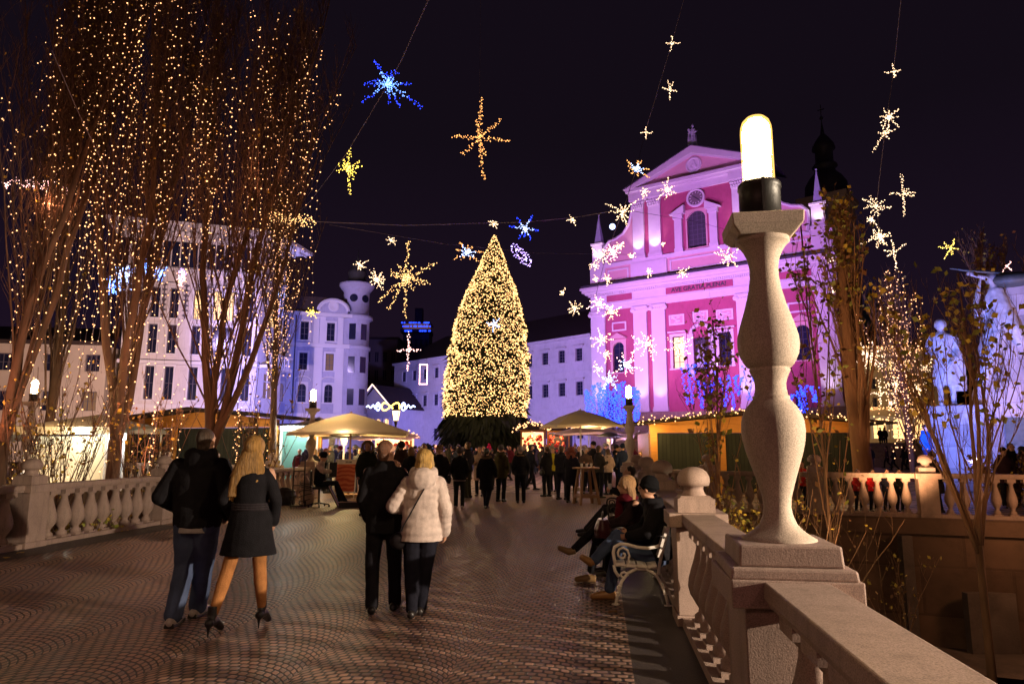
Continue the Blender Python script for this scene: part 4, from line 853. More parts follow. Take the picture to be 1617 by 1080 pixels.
# needle sprays
N = 16000; zg = np.linspace(1.2, HT, 400); cw = np.cumsum(rad(zg) + .1); z = np.interp(rs.rand(N) * cw[-1], cw, zg); a = rs.rand(N) * 2 * PI; rr = rad(z) * (1 + np.where(z < 4.2, .10, .02) * np.sin(a * 5 + z * 1.7) + .03 * rs.randn(N)) * (1 - .25 * rs.rand(N) ** 2) - .12
c = np.stack([rr * np.cos(a) + lean * z, rr * np.sin(a), z], 1); out = np.stack([np.cos(a), np.sin(a), -.35 - .6 * rs.rand(N) - .5 * (z < 4)], 1); tan = np.stack([-np.sin(a), np.cos(a), np.zeros(N)], 1)
L = (.25 + .25 * rs.rand(N))[:, None] * np.where(z < 4, 1.5, 1)[:, None]; wd = (.05 + .08 * rs.rand(N))[:, None] * np.where(z < 4, 1.6, 1)[:, None]; tan2 = tan + rs.randn(N, 3) * .5
V = np.stack([c - out * L * .3 + tan2 * wd, c - out * L * .3 - tan2 * wd, c + out * L + rs.randn(N, 3) * .08], 1)
o_ = new_ob('crown', me, XT); new_ob('needles', tri_mesh('needles', V, ['needles']), o_)
N = 13500; zg = np.linspace(4.15, HT, 400); cw = np.cumsum(rad(zg) + .12); z = np.interp(rs.rand(N) * cw[-1], cw, zg); a = rs.rand(N) * 2 * PI
clump = 1 + .022 * np.sin(a * 9 + z * 2.3) + .02 * np.sin(a * 4 - z * 3.1)
rr = rad(z) * clump * (1 + .02 * rs.randn(N)) + .02
keep = (np.sin(a * 7 + z * 1.3) + np.sin(z * 5 + a * 3) + rs.randn(N) * 1.4) > -2.0
p = np.stack([rr * np.cos(a) + lean * z, rr * np.sin(a), z + .05 * rs.randn(N)], 1)[keep]
b_ = bulb_ob('fairy_lights', p, .034 + .028 * rs.rand(len(p)) ** 2, 'bulb_gold', XT); tag(b_, kind='stuff')
for x, y, z_ in ((0, -9.5, 7), (-8, 3, 8), (8, 3, 8)): lamp('POINT', 'tree_glow', (tb.x + x, DT + y, z_), 450, (1, .6, .28), .05)

# ------------------------------------------------------------ bare trees
def leafs(rs_, pts, n, size, mats):
    pts = np.asarray(pts); i = rs_.randint(0, len(pts), n); c = pts[i] + rs_.randn(n, 3) * .05; u = rs_.randn(n, 3); u /= np.linalg.norm(u, axis=1)[:, None]; v = np.cross(u, rs_.randn(n, 3)); v /= np.linalg.norm(v, axis=1)[:, None]
    s = (size * (.6 + .7 * rs_.rand(n)))[:, None]
    A_ = np.stack([c - u * s, c + v * s * .7, c + u * s], 1); B_ = np.stack([c - u * s, c + u * s, c - v * s * .7], 1)
    mi = rs_.randint(0, len(mats), n); return tri_mesh('leaves', np.concatenate([A_, B_]), mats, np.concatenate([mi, mi]))
def bare_tree(name, loc, H, spread, label, cat='tree', group=None, limbs=30, twigs=16, r0=.28, seed=1, fork=(), z_low=.12, bark='bark', leaves=0, leaf_size=.05, leafmats=('leaf_brown', 'leaf_yellow'), leaf_top=0, sub=2, lean=(0, 0), strings=0, str_mat='bulb_string', str_r=.023, zs=(2.5, 14), dense=0, wander=.25, tw=.011, ups=1.0, strstep=.36):
    rn = random.Random(seed); rs_ = np.random.RandomState(seed); o = empty(name, loc); tag(o, label, cat, group)
    tr = MB(); tr.smooth = True; br = MB(); br.smooth = True; tips = []; limbpts = []
    def path(p, d, L, n, wob, up):
        pts = [Vector(p)]; d = Vector(d).normalized()
        for k in range(n):
            d = (d + Vector((rn.gauss(0, wob), rn.gauss(0, wob), rn.gauss(0, wob * .4) + up))).normalized(); pts.append(pts[-1] + d * L / n)
        return pts
    trunks = []
    if fork:
        z0 = fork[0]; tr.tube([(0, 0, -.1), (lean[0] * .1, 0, z0 * .5), (lean[0] * .2, 0, z0 + .2)], [r0 * 1.25, r0, r0 * .95], 10)
        for (dx, dy, k) in fork[1:]: trunks.append((path((lean[0] * .2, 0, z0), (dx, dy, 1), (H - z0) * k, 12, .065, .105), r0 * .72 * (.7 + .3 * k)))
    elif r0 > 0:
        trunks.append((path((0, 0, -.1), (lean[0], lean[1], 1), H * .95, 10, .03, .06), r0))
    for pts, r in trunks: tr.tube(pts, [max(.015, r * (1 - .93 * i / (len(pts) - 1)) ** .8) for i in range(len(pts))], 9)
    def twig(p, d, L, r, lev):
        q = path(p, d, L, 3, .12, .10 * ups); br.tube(q, [r, r * .8, r * .6, r * .35], 3, cap=False); tips.append(tuple(q[-1])); tips.append(tuple(q[2]))
        if lev > 0:
            for j in range(2 if lev > 1 else sub):
                e = rn.choice(q[1:3]); a = rn.uniform(0, 2 * PI); twig(e, Vector((math.cos(a) * .45, math.sin(a) * .45, 1)), L * rn.uniform(.45, .8), r * .7, lev - 1)
    for k in range(limbs):
        if trunks:
            pts, r = trunks[k % len(trunks)]; t = z_low + (.86 - z_low) * (k / limbs) ** 1.1; i = min(len(pts) - 2, int(t * (len(pts) - 1))); f = t * (len(pts) - 1) - i; p = pts[i].lerp(pts[i + 1], f); rl = max(.016, r * (1 - t) * .26)
            Hrem = H * 1.0 - p.z; L = max(1.0, Hrem * rn.uniform(.45, .85))
        else:
            p = Vector((rn.gauss(0, .12), rn.gauss(0, .12), 0)); L = H * rn.uniform(.55, 1.02); rl = rn.uniform(.5, 1) * .028 * (H / 6)
        a = k * 2.399 + rn.uniform(-.4, .4); sp_ = spread * rn.uniform(.5, 1.15)
        q = path(p, (math.cos(a) * sp_ * 2.2, math.sin(a) * sp_ * 2.2, 1), L, 8, .07 * (wander / .25), .085 * ups)
        br.tube(q, [max(tw, rl * (1 - .85 * i / 8)) for i in range(9)], 5, cap=False); limbpts.append(q)
        for j in range(twigs):
            i = rn.randint(1, 7); e = q[i].lerp(q[i + 1], rn.random()); b = rn.uniform(0, 2 * PI)
            twig(e, (math.cos(b) * .38, math.sin(b) * .38, 1), rn.uniform(.5, 1.5) * (H / 18) ** .6, tw * rn.uniform(.6, 1.15), 1)
    if trunks: tr.build('trunk', bark, o)
    br.build('branches' if trunks else 'stems', bark, o)
    if leaves:
        T_ = np.array(tips)
        if leaf_top: T_ = T_[T_[:, 2] > leaf_top]
        new_ob('leaves', leafs(rs_, T_, leaves, leaf_size, list(leafmats)), o)
    for k in range(strings):
        q = limbpts[rn.randrange(len(limbpts))]; e = q[rn.randint(2, 8)]; x, y = e.x * 1.1 + rn.gauss(0, .15), e.y * 1.1 + rn.gauss(0, .15); zt_ = min(zs[1], e.z + rn.uniform(0, 3)); zb_ = zs[0] + (zt_ - zs[0]) * rn.uniform(0, .45); P_ = []; z_ = zt_
        while z_ > zb_:
            P_.append((x + rn.gauss(0, .035), y + rn.gauss(0, .035), z_)); z_ -= strstep * rn.uniform(.85, 1.1); x += rn.gauss(0, .02)
        bulb_ob('light_string', P_, str_r * rs_.uniform(.7, 1.25, len(P_)), str_mat, o, wire=True)
    for k in range(dense):       # strings wound along a limb
        q = limbpts[(k * 7 + 1) % len(limbpts)]; P_ = []
        for i in range(8):
            if q[i].z < zs[1]:
                for f in (.1, .3, .5, .7, .9): P_.append(tuple(q[i].lerp(q[i + 1], f) + Vector((rn.gauss(0, .09), rn.gauss(0, .09), rn.gauss(0, .08)))))
        if P_: bulb_ob('light_string', P_, str_r * rs_.uniform(.6, 1.2, len(P_)), str_mat, o, wire=True)
    return o
GP = 'bare poplars on the left bank'
def at(px, D, z=0): return (P(px, 705, D).x, D, z)
bare_tree('poplar_tree', at(332, 21.5), 19, .165, 'bare poplar with two thick dark limbs directly behind the couple in black', group=GP, limbs=84, twigs=30, r0=.185, seed=11, fork=(1.5, (-.03, 0, 1.0), (.08, .05, .97), (.38, -.08, .66), (-.12, .05, .8)), leaves=900, leaf_size=.05, strings=21, zs=(2.4, 17), dense=15, z_low=.05)
bare_tree('poplar_tree', at(182, 20.5), 20, .08, 'bare poplar with one thick dark trunk left of the white corner palace', group=GP, limbs=76, twigs=30, r0=.19, seed=5, fork=(1.7, (0.0, 0, 1.0), (.09, .05, .85), (-.05, -.05, .9)), leaves=700, leaf_size=.05, strings=18, zs=(2.4, 17), dense=12, z_low=.05)
bare_tree('poplar_tree', at(4, 18.5), 19, .075, 'bare poplar cut by the left edge of the photo, leaning right', group=GP, limbs=66, twigs=28, r0=.17, seed=8, fork=(1.6, (.06, 0, 1.0), (-.06, .05, .9)), leaves=600, leaf_size=.05, strings=19, zs=(2.2, 17), dense=10, z_low=.05)
bare_tree('poplar_tree', at(70, 27.0), 20, .09, 'slimmer bare poplar farther back between the two big left trunks', group=GP, limbs=34, twigs=20, r0=.2, seed=18, leaves=500, leaf_size=.055, strings=10, zs=(2.2, 17), z_low=.1)
bare_tree('poplar_tree', at(432, 27.5), 13.5, .11, 'slender bare poplar with many golden lights standing nearest to the lilac turret house', group=GP, limbs=34, twigs=20, r0=.16, seed=21, leaves=500, strings=18, zs=(3.2, 15), z_low=.28, dense=9, lean=(-.05, 0))
GS = 'young bare shrubs in front of the left market stalls'
for i, (px, D, H_, n_, lab) in enumerate(((105, 18.5, 4.8, 24, 'many stemmed bare shrub in front of the white tent at the far left'), (225, 19, 4.2, 22, 'many stemmed bare shrub with golden lights just left of the couple in black'), (395, 22, 5.4, 20, 'bare shrub with a few yellow leaves behind the long haired woman'), (38, 19, 4.2, 16, 'low bare shrub at the left edge beside the glowing lamp'))):
    bare_tree('bare_shrub', at(px, D, -.6), H_, .20, lab, 'shrub', GS, limbs=n_, twigs=9, r0=0, seed=40 + i, leaves=260, leaf_size=.055, leafmats=('leaf_brown', 'leaf_yellow', 'leaf_yellow'), sub=2, tw=.009, strings=7, zs=(.8, 4), str_r=.022, strstep=.25, ups=.6)
# right side
GR = 'slim poplars rising from the river path on the right'
def at2(px, D, z): return (P(px, 705, D).x, D, z)
bare_tree('young_poplar', at2(1120, 13.2, -2.9), 7.6, .10, 'slim young poplar with yellow leaves standing in front of the church door', group=GR, limbs=12, twigs=7, r0=.035, seed=51, z_low=.35, bark='bark_warm', leaves=420, leaf_size=.06, leafmats=('leaf_yellow', 'leaf_brown', 'leaf_green'), tw=.006, sub=2)
bare_tree('young_poplar', at2(1306, 12.2, -2.9), 9.4, .09, 'slim young poplar with green yellow leaves just right of the big lamp column', group=GR, limbs=10, twigs=5, r0=.04, seed=52, z_low=.3, bark='bark_warm', leaves=330, leaf_size=.06, leafmats=('leaf_yellow', 'leaf_green', 'leaf_brown'), tw=.006, sub=2)
bare_tree('young_poplar', at2(1530, 13.0, -2.9), 8.0, .24, 'broad young poplar with fanned bare stems and leafy top before the blue monument', group=GR, limbs=34, twigs=9, r0=.07, seed=57, fork=(2.6, (.02, 0, 1), (.22, .1, .9), (-.24, 0, .95), (.42, .1, .75), (-.42, -.1, .7)), z_low=.05, bark='bark_warm', leaves=420, leaf_size=.075, leafmats=('leaf_yellow', 'leaf_green', 'leaf_yellow'), leaf_top=5.0, tw=.007, sub=2)
bare_tree('ivy_poplar', at(1362, 22.5), 10.4, .012, 'thick shaggy brown poplar column beside the right edge of the church', group=None, limbs=36, twigs=12, r0=.34, seed=61, z_low=.02, bark='bark_warm', leaves=750, leaf_size=.10, leafmats=('leaf_yellow', 'leaf_green', 'leaf_brown'), leaf_top=5.8, tw=.014, sub=2)
bare_tree('lit_tree', at(1440, 34), 10.8, .15, 'bare tree hung with many golden lights between the beige palace and the monument', limbs=34, twigs=10, r0=.16, seed=66, z_low=.12, bark='bark_warm', leaves=200, leaf_size=.08, strings=22, zs=(.8, 10.4), str_r=.034, tw=.016, dense=8, lean=(-.08, 0))
bare_tree('bare_tree', at(1612, 30), 11.5, .20, 'bare reddish tree cut by the right edge of the photo above the monument', limbs=36, twigs=12, r0=.2, seed=68, z_low=.2, bark='bark_warm', leaves=500, leaf_size=.08, tw=.014)
bare_tree('bush', at2(1165, 11.2, -.9), 1.9, .3, 'low bush with brightly lit yellow leaves right behind the balustrade, left of the big lamp', 'bush', limbs=26, twigs=8, r0=0, seed=71, bark='bark_warm', leaves=900, leaf_size=.035, leafmats=('leaf_yellow', 'leaf_green', 'leaf_yellow'), tw=.005, ups=.4)
bare_tree('bush', at2(1225, 12.5, -2.4), 4.6, .22, 'tall thin stemmed bush behind the big lamp column', 'bush', limbs=24, twigs=8, r0=0, seed=72, bark='bark_warm', leaves=350, leaf_size=.035, leafmats=('leaf_yellow', 'leaf_brown'), tw=.005, ups=.5)
bare_tree('bush', at2(1395, 12.8, -2.9), 3.2, .12, 'wispy yellow leaved bush against the stained quay wall', 'bush', limbs=9, twigs=6, r0=0, seed=73, bark='bark_warm', leaves=160, leaf_size=.035, leafmats=('leaf_yellow', 'leaf_brown'), tw=.005, ups=.5)
bare_tree('bush', at(1588, 20), 1.7, .5, 'round bush with orange brown leaves behind the quay balustrade at the right', 'bush', limbs=40, twigs=10, r0=0, seed=74, bark='bark_warm', leaves=1300, leaf_size=.06, leafmats=('leaf_brown', 'leaf_brown', 'leaf_yellow'), tw=.008, ups=.1)
bare_tree('bush', at2(150, 14.2, -.9), 1.5, .5, 'bright yellow green bush glimpsed through the left balustrade', 'bush', limbs=22, twigs=8, r0=0, seed=75, leaves=700, leaf_size=.05, leafmats=('leaf_yellow', 'leaf_green'), tw=.008, ups=.2)
# trees by the church draped with blue light chains
def blue_tree(px0, px1, D, lab, seed, H_=5.5, drops=14, pyt=600, pyb=650, net=False):
    rn = random.Random(seed); xc = (px0 + px1) / 2; o = bare_tree('garden_tree', at(xc, D), H_, .34, lab, group='small trees by the church wrapped in blue lights', limbs=22, twigs=8, r0=.16, seed=seed, z_low=.25, tw=.016, sub=1, ups=.5)
    W = (P(px1, 705, D).x - P(px0, 705, D).x) / 2
    for k in range(drops):
        x0 = -W + 2 * W * k / drops; x1 = x0 + 2 * W / drops * rn.uniform(.8, 1.3); y = rn.uniform(-1.2, .6); zt = CAMH + (705 - pyt) / F * D * rn.uniform(.75, 1.0); zb = CAMH + (705 - pyb) / F * D * rn.uniform(.7, 1.2); P_ = []
        for t in np.linspace(0, 1, 46): a = 2 * PI * t; P_.append((x0 + (x1 - x0) * t + rn.gauss(0, .05), y + rn.gauss(0, .05), zb + (zt - zb) * (.5 + .5 * math.cos(a)) ** .7))
        bulb_ob('light_string', P_, [rn.uniform(.045, .075) for _ in P_], 'bulb_blue', o, wire=True)
    return o
blue_tree(1078, 1190, 44, 'bare tree with looping blue light chains behind the orange market stall', 81, 7.0, 8, 568, 632)
blue_tree(925, 1012, 46, 'tree thickly netted in blue lights left of the church steps', 82, 5.6, 26, 606, 668)
blue_tree(1250, 1290, 42, 'narrow tree with blue light loops right of the big lamp column', 83, 5.5, 4, 600, 645)
# ------------------------------------------------------------ market stalls, tents, umbrellas, lanterns, monument
def garland(pts, n, r=.045, sag=.0, parent=None, mt='bulb_warm', jit=.07, seed=0, name='light_string'):
    rn = random.Random(seed); P_ = []; pts = [Vector(p) for p in pts]; segs = list(zip(pts[:-1], pts[1:])); L = sum((b - a).length for a, b in segs)
    for a, b in segs:
        k = max(2, int(n * (b - a).length / L))
        for i in range(k):
            t = i / k; P_.append(tuple(a.lerp(b, t) + Vector((rn.gauss(0, jit), rn.gauss(0, jit * .5), rn.gauss(0, jit) - sag * math.sin(PI * t)))))
    return bulb_ob(name, P_, [r * rn.uniform(.7, 1.2) for _ in P_], mt, parent, wire=True)
def stall(x0, y0, w_, dp, hb, hr, rz, label, posts, group='wooden market stalls', lights=False, right_open=False, over=.8):
    o = empty('market_stall', (x0, y0, 0), rz); tag(o, label, 'market stall', group)
    for px_ in posts:
        m = MB(); m.box(px_ - .13, px_ + .13, -.02, .22, 0, hb); m.build('post', 'wood_orange', o)
    for a, b in zip(posts[:-1], posts[1:]):
        m = MB(); m.box(a + .13, b - .13, .05, .12, .05, hb - .02); m.build('shutter', 'boards', o)
    m = MB(); m.box(0, w_, -.06, .24, hb, hb + .3); m.build('beam', 'wood_orange', o)
    cx = w_ / 2; m = MB(); m.prism([(-.2, hb + .3), (w_ + .2, hb + .3), (cx, hr - .12)], -.02, .16); m.build('gable_board', 'wood_orange', o)
    m = MB(); m.prism([(-over, hb + .28), (-over, hb + .36), (cx, hr + .06), (w_ + over, hb + .36), (w_ + over, hb + .28), (cx, hr - .06)], -.75, dp); m.build('roof', 'felt_roof', o, fix=True)
    m = MB(); m.box(0, .1, .2, dp - .3, 0, hb); m.box(w_ - .1, w_, .2, dp - .3, 0, hb) if not right_open else None; m.box(0, w_, dp - .4, dp - .3, 0, hb); m.build('walls', 'wood_orange', o)
    if lights: garland([(-over, -.8, hb + .34), (cx, -.8, hr + .08), (w_ + over, -.8, hb + .34)], int(w_ * 16), .032, parent=o, seed=int(w_ * 7), jit=.06)
    return o
A = P(196, 705, 30.5); B = P(434, 705, 28.5)
SL = stall(A.x, A.y, (B - A).length, 4, P(300, 664, 29.5).z - .3, P(300, 646, 29.5).z, math.atan2(B.y - A.y, B.x - A.x), 'long brown market stall with orange posts and green shutters behind the couple in black', [.15, 2.6, 4.5, (B - A).length - .15], right_open=True, over=.9)
# bright open end of that stall: a teal door under tube light
ends = empty('market_booth', (B.x + .15, B.y + .2, 0)); tag(ends, 'bright white lit booth with a teal door next to the long brown stall', 'booth')
m = MB(); m.box(0, 1.05, .3, .4, .3, 2.35); m.build('door', 'panel_teal', ends); m = MB(); m.box(-.1, 0, .2, .45, 0, 2.5); m.box(1.05, 1.17, .2, .45, 0, 2.5); m.box(-.1, 1.2, .18, .46, 2.35, 2.5); m.box(-.2, 1.6, .1, .6, .15, .3); m.build('frame', 'canvas_white', ends)
m = MB(); m.box(-.1, 2.4, -.9, 1.6, 2.55, 2.62); m.build('roof', 'felt_roof', ends); m = MB(); m.box(.1, 1.9, -.35, -.27, 2.47, 2.53); m.build('tube_light', 'tube_light', ends); lamp('POINT', 'booth_light', (B.x + .8, B.y - .5, 2.35), 170, (.86, 1, .97), .2)
m = MB(); m.box(1.5, 1.56, .0, .06, 0, 2.55); m.box(2.3, 2.36, -.5, -.44, 0, 2.55); m.build('pole', 'canvas_white', ends)
# right stall
A = P(1026, 705, 25.5); B = P(1368, 705, 25.0)
SR = stall(A.x, A.y, (B - A).length, 4, P(1100, 683, 25.3).z, P(1190, 655, 25.3).z + .12, math.atan2(B.y - A.y, B.x - A.x), 'long orange market stall with a lit garland along its roof, right of the church steps', [.15, 2.62, 5.2, (B - A).length - .15], lights=True)
# small lit stall under the tree and another pair behind
for i, (px0, px1, D, pyb, pyt, lab) in enumerate(((822, 862, 50, 682, 668, 'small glowing stall with red goods just right of the christmas tree'), (864, 900, 52, 683, 672, 'small garlanded stall with a dark hatch beside the right umbrella'), (582, 650, 44, 692, 686, 'dim lit stall in the crowd left of the christmas tree'))):
    A = P(px0, 705, D); B = P(px1, 705, D); w_ = B.x - A.x; hb = P(px0, pyb, D).z; hr = P(px0, pyt, D).z; o = empty('lit_stall', (A.x, D, 0)); tag(o, lab, 'stall', 'small lit stalls in the square')
    m = MB(); m.box(0, w_, 0, .1, 0, 1.0); m.box(0, .12, 0, .12, 1, hb); m.box(w_ - .12, w_, 0, .12, 1, hb); m.box(0, w_, -.1, .1, hb, hb + .18); m.build('counter', 'wood_orange', o)
    m = MB(); m.prism([(-.4, hb + .15), (w_ + .4, hb + .15), (w_ * .8, hr), (w_ * .2, hr)], -.5, 2.2); m.build('roof', 'felt_roof', o, fix=True)
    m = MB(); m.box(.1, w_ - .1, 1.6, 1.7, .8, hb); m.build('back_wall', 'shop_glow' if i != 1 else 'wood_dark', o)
    m = MB(); rn = random.Random(i)
    for k in range(26): m.ball((rn.uniform(.2, w_ - .2), rn.uniform(.2, 1.2), rn.uniform(1.05, hb - .25)), rn.uniform(.08, .17), 6, 4)
    g_ = m.build('goods', 'plain', o, color=(.7, .08, .04)); tag(g_, kind='stuff'); garland([(-.4, -.55, hb + .2), (w_ * .5, -.55, hr + .05), (w_ + .4, -.55, hb + .2)], 60, .06, parent=o, seed=i + 5, jit=.1)
    lamp('POINT', 'stall_lamp', (A.x + w_ / 2, D + .6, hb - .2), 130, WARM, .15)
# tents at the left
def tent(px0, px1, D, pye, pyp, label, side=True, mt='canvas_cream', dp=4.0, group='market tents'):
    A = P(px0, 705, D); B = P(px1, 705, D); w_ = B.x - A.x; he = P(px0, pye, D).z; hp = P(px0, pyp, D).z; o = empty('market_tent', (A.x, D, 0)); tag(o, label, 'tent', group)
    m = MB(); c = (w_ / 2, dp / 2, hp); m.add([(-.3, -.4, he), (w_ + .3, -.4, he), (w_ + .3, dp, he), (-.3, dp, he), c], [(0, 1, 4), (1, 2, 4), (2, 3, 4), (3, 0, 4)]); m.add([(-.3, -.4, he), (w_ + .3, -.4, he), (w_ + .3, -.42, he - .28), (-.3, -.42, he - .28)], [(0, 3, 2, 1)]); m.build('canopy', mt, o)
    for x, y in ((0, 0), (w_, 0), (0, dp), (w_, dp)):
        m = MB(); m.tube([(x, y, 0), (x, y, he)], .04, 6); m.build('pole', 'white_iron', o)
    if side: m = MB(); m.box(0, w_, .05, .08, .1, he - .35); m.build('side_wall', mt, o)
    return o
t_ = tent(42, 168, 26, 674, 650, 'large cream market tent with closed side wall and bright tube light', mt='canvas_cream')
m = MB(); w_ = P(168, 705, 26).x - P(42, 705, 26).x; m.box(.4, w_ - .2, -.2, -.12, P(42, 683, 26).z, P(42, 680, 26).z); m.build('tube_light', 'tube_light', t_)
q = P(120, 690, 25.3); lamp('POINT', 'tent_lamp', tuple(q), 90, (.95, 1, .9), .2); q = P(60, 660, 24.6); lamp('POINT', 'tent_lamp', (q.x, q.y, 3.0), 80, WARM, .2)
tent(-40, 38, 28, 686, 668, 'pale open tent at the very left edge behind the balustrade', side=False, mt='canvas_white')
tent(174, 196, 27, 684, 668, 'narrow white lit tent between the thick poplar and the brown stall', side=True, mt='canvas_white'); q = P(180, 700, 26.3); lamp('POINT', 'tent_lamp', tuple(q), 60, (.75, .9, 1), .2)
tent(468, 500, 33, 672, 655, 'small white peaked tent roof behind the far left bridge lamp', side=False, mt='canvas_white')
def parasol(px, D, pyp, pyr, hw, label, mt='canvas_cream', rot=0, group='square market parasols', pole_mt='table_wood'):
    q = P(px, 705, D); o = empty('parasol', (q.x, D, 0), rot); tag(o, label, 'parasol', group); zp = P(px, pyp, D).z; zr = P(px, pyr, D).z; w_ = hw / F * D
    m = MB(); n = 8
    rim = [(w_ * math.cos(a) * (1.28 if k % 2 else .98), w_ * math.sin(a) * (1.28 if k % 2 else .98), zr - (.05 if k % 2 else -.03)) for k, a in enumerate([i * PI / 4 for i in range(8)])]
    mid = [(x * .5, y * .5, zr + (zp - zr) * .58) for x, y, z in rim]; tp = [(x * .12, y * .12, zp - .06) for x, y, z in rim]
    m.add(rim + mid + tp + [(0, 0, zp)], [(i, (i + 1) % 8, 8 + (i + 1) % 8, 8 + i) for i in range(8)] + [(8 + i, 8 + (i + 1) % 8, 16 + (i + 1) % 8, 16 + i) for i in range(8)] + [(16 + i, 16 + (i + 1) % 8, 24) for i in range(8)])
    m.add([(x * 1.0, y * 1.0, z) for x, y, z in rim] + [(x * 1.005, y * 1.005, z - .09) for x, y, z in rim], [(i, 8 + i, 8 + (i + 1) % 8, (i + 1) % 8) for i in range(8)]); m.build('canopy', mt, o)
    m = MB(); m.tube([(0, 0, 0), (0, 0, zp + .05)], .035, 8); m.box(-.4, .4, -.4, .4, 0, .1); m.build('pole', pole_mt, o)
    for x, y, z in rim:
        m = MB(); m.tube([(0, 0, zr + (zp - zr) * .15), (x * .5, y * .5, zr + (zp - zr) * .56)], .012, 4); m.tube([(0, 0, zp - .1), (x * .97, y * .97, z - .02)], .01, 4); m.build('rib', pole_mt, o)
    return o
parasol(553, 23.8, 652, 683, 93, 'large yellow lit parasol left of the couple in the middle', 'canvas_cream', R(10))
parasol(917, 28, 647, 671, 58, 'cream parasol over the standing drinkers at the right', 'canvas_cream', R(12), pole_mt='white_iron')
parasol(930, 33, 671, 684, 54, 'pinkish parasol just behind the cream one at the right', 'canvas_pink', R(5), pole_mt='white_iron')
parasol(1010, 31, 681, 692, 30, 'small pink parasol behind the far right bridge lamp', 'canvas_pink', R(20), pole_mt='white_iron')
parasol(605, 36, 684, 691, 46, 'low pinkish parasol behind the yellow lit one', 'canvas_pink', R(5), pole_mt='white_iron')
parasol(632, 42, 680, 689, 30, 'distant pink parasol to the left of the street lantern', 'canvas_pink', R(0), pole_mt='white_iron')
parasol(520, 37, 680, 690, 44, 'pale parasol glimpsed under the yellow lit one', 'canvas_white', R(0), pole_mt='white_iron')
for px, D, e, c in ((548, 24.5, 190, (1, .72, .3)), (610, 37, 200, (1, .6, .4)), (505, 31, 160, (1, .8, .5)), (925, 29.5, 110, (1, .62, .35)), (700, 42, 260, (1, .55, .4)), (980, 30, 60, (.75, .5, 1)), (1033, 24.9, 55, (1, .62, .22)), (1110, 24.2, 60, (1, .62, .22)), (1230, 24, 60, (1, .6, .22)), (1330, 23.6, 55, (1, .55, .22)), (300, 28, 50, (1, .6, .25)), (415, 27.5, 45, (1, .6, .2))):
    q = P(px, 705, D); lamp('POINT', 'market_and_fill_lamp', (q.x, D, 2.15 if D < 30 and px > 900 or px in (300, 415) else 2.0), e, c, .15)
# gas patio heaters
def heater(px, D, s, label):
    q = P(px, 705, D); o = empty('patio_heater', (q.x, D, 0)); tag(o, label, 'heater', 'mushroom shaped patio heaters'); m = MB(); m.smooth = True
    m.lathe([(.23, 0), (.23, .7), (.05, .72), (.035, .75), (.035, 1.75), (.12, 1.8), (.14, 2.0)], 14); m.build('stand', 'white_iron', o); m = MB(); m.smooth = True; m.lathe([(.55, 2.08), (.5, 2.12), (.3, 2.22), (.1, 2.28), (.001, 2.29)], 18); m.build('hood', 'copper_dark', o); o.scale = (s,) * 3
heater(524, 27, 1.0, 'patio heater with a wide dark hood under the yellow lit parasol'); heater(543, 25.2, 1.0, 'patio heater with a grey green hood just left of the parasol pole'); heater(963, 30, 1.02, 'patio heater behind the drinkers at the right')
# street lantern
q = P(624, 705, 46); o = empty('street_lantern', (q.x, 46, 0)); tag(o, 'slim black street lantern with a lit glass head left of the christmas tree', 'street lantern')
z = P(624, 664, 46).z; m = MB(); m.smooth = True; m.lathe([(.16, 0), (.15, .5), (.07, .7), (.06, z - .3), (.1, z - .2), (.13, z)], 10); m.build('post', 'iron', o)
m = MB(); m.frustum((0, 0), .28, .48, z, z + .65); m.build('glass', 'bulb_white', o); m = MB(); m.frustum((0, 0), .56, .1, z + .65, z + .95); m.ball((0, 0, z + 1), .07, 6, 4)
for a in (-1, 1):
    for b in (-1, 1): m.tube([(.14 * a, .14 * b, z), (.24 * a, .24 * b, z + .65)], .02, 4)
m.build('cap', 'iron', o)
# high round bar table
q = G(926, 796); o = empty('bar_table', (q.x, q.y, 0), R(15)); tag(o, 'tall pale wooden bar table with a round top and splayed legs beside the drinkers', 'table')
hz = 1.08; m = MB(); m.smooth = False; m.lathe([(.40, hz - .035), (.41, hz - .03), (.41, hz), (.40, hz + .005)], 28); m.build('tabletop', 'table_wood', o)
for a, b in ((-1, -1), (1, -1), (1, 1), (-1, 1)):
    m = MB(); m.add([(x + s * .035, y + t * .035, z) for x, y, z in ((a * .30, b * .30, 0), (a * .16, b * .16, hz - .03)) for s, t in ((-1, -1), (1, -1), (1, 1), (-1, 1))], [(0, 3, 2, 1), (4, 5, 6, 7), (0, 1, 5, 4), (1, 2, 6, 5), (2, 3, 7, 6), (3, 0, 4, 7)]); m.build('leg', 'table_wood', o)
m = MB(); 
for a in (-1, 1): m.box(-.26, .26, a * .26 - .03, a * .26 + .03, .2, .28); m.box(a * .26 - .03, a * .26 + .03, -.23, .23, .2, .28)
m.build('stretcher', 'table_wood', o)
for i, (x, y, lab) in enumerate(((-.12, .05, 'left'), (.02, -.1, 'middle'), (.17, .08, 'right'))):
    m = MB(); m.lathe([(.03, 0), (.04, .11), (.035, .112), (.001, .10)], 10); tag(m.build('paper_cup', 'canvas_white', None, (q.x + x, q.y + y, hz + .006)), 'small white paper cup on the tall bar table, %s one of three' % lab, 'cup', 'cups on the bar table')
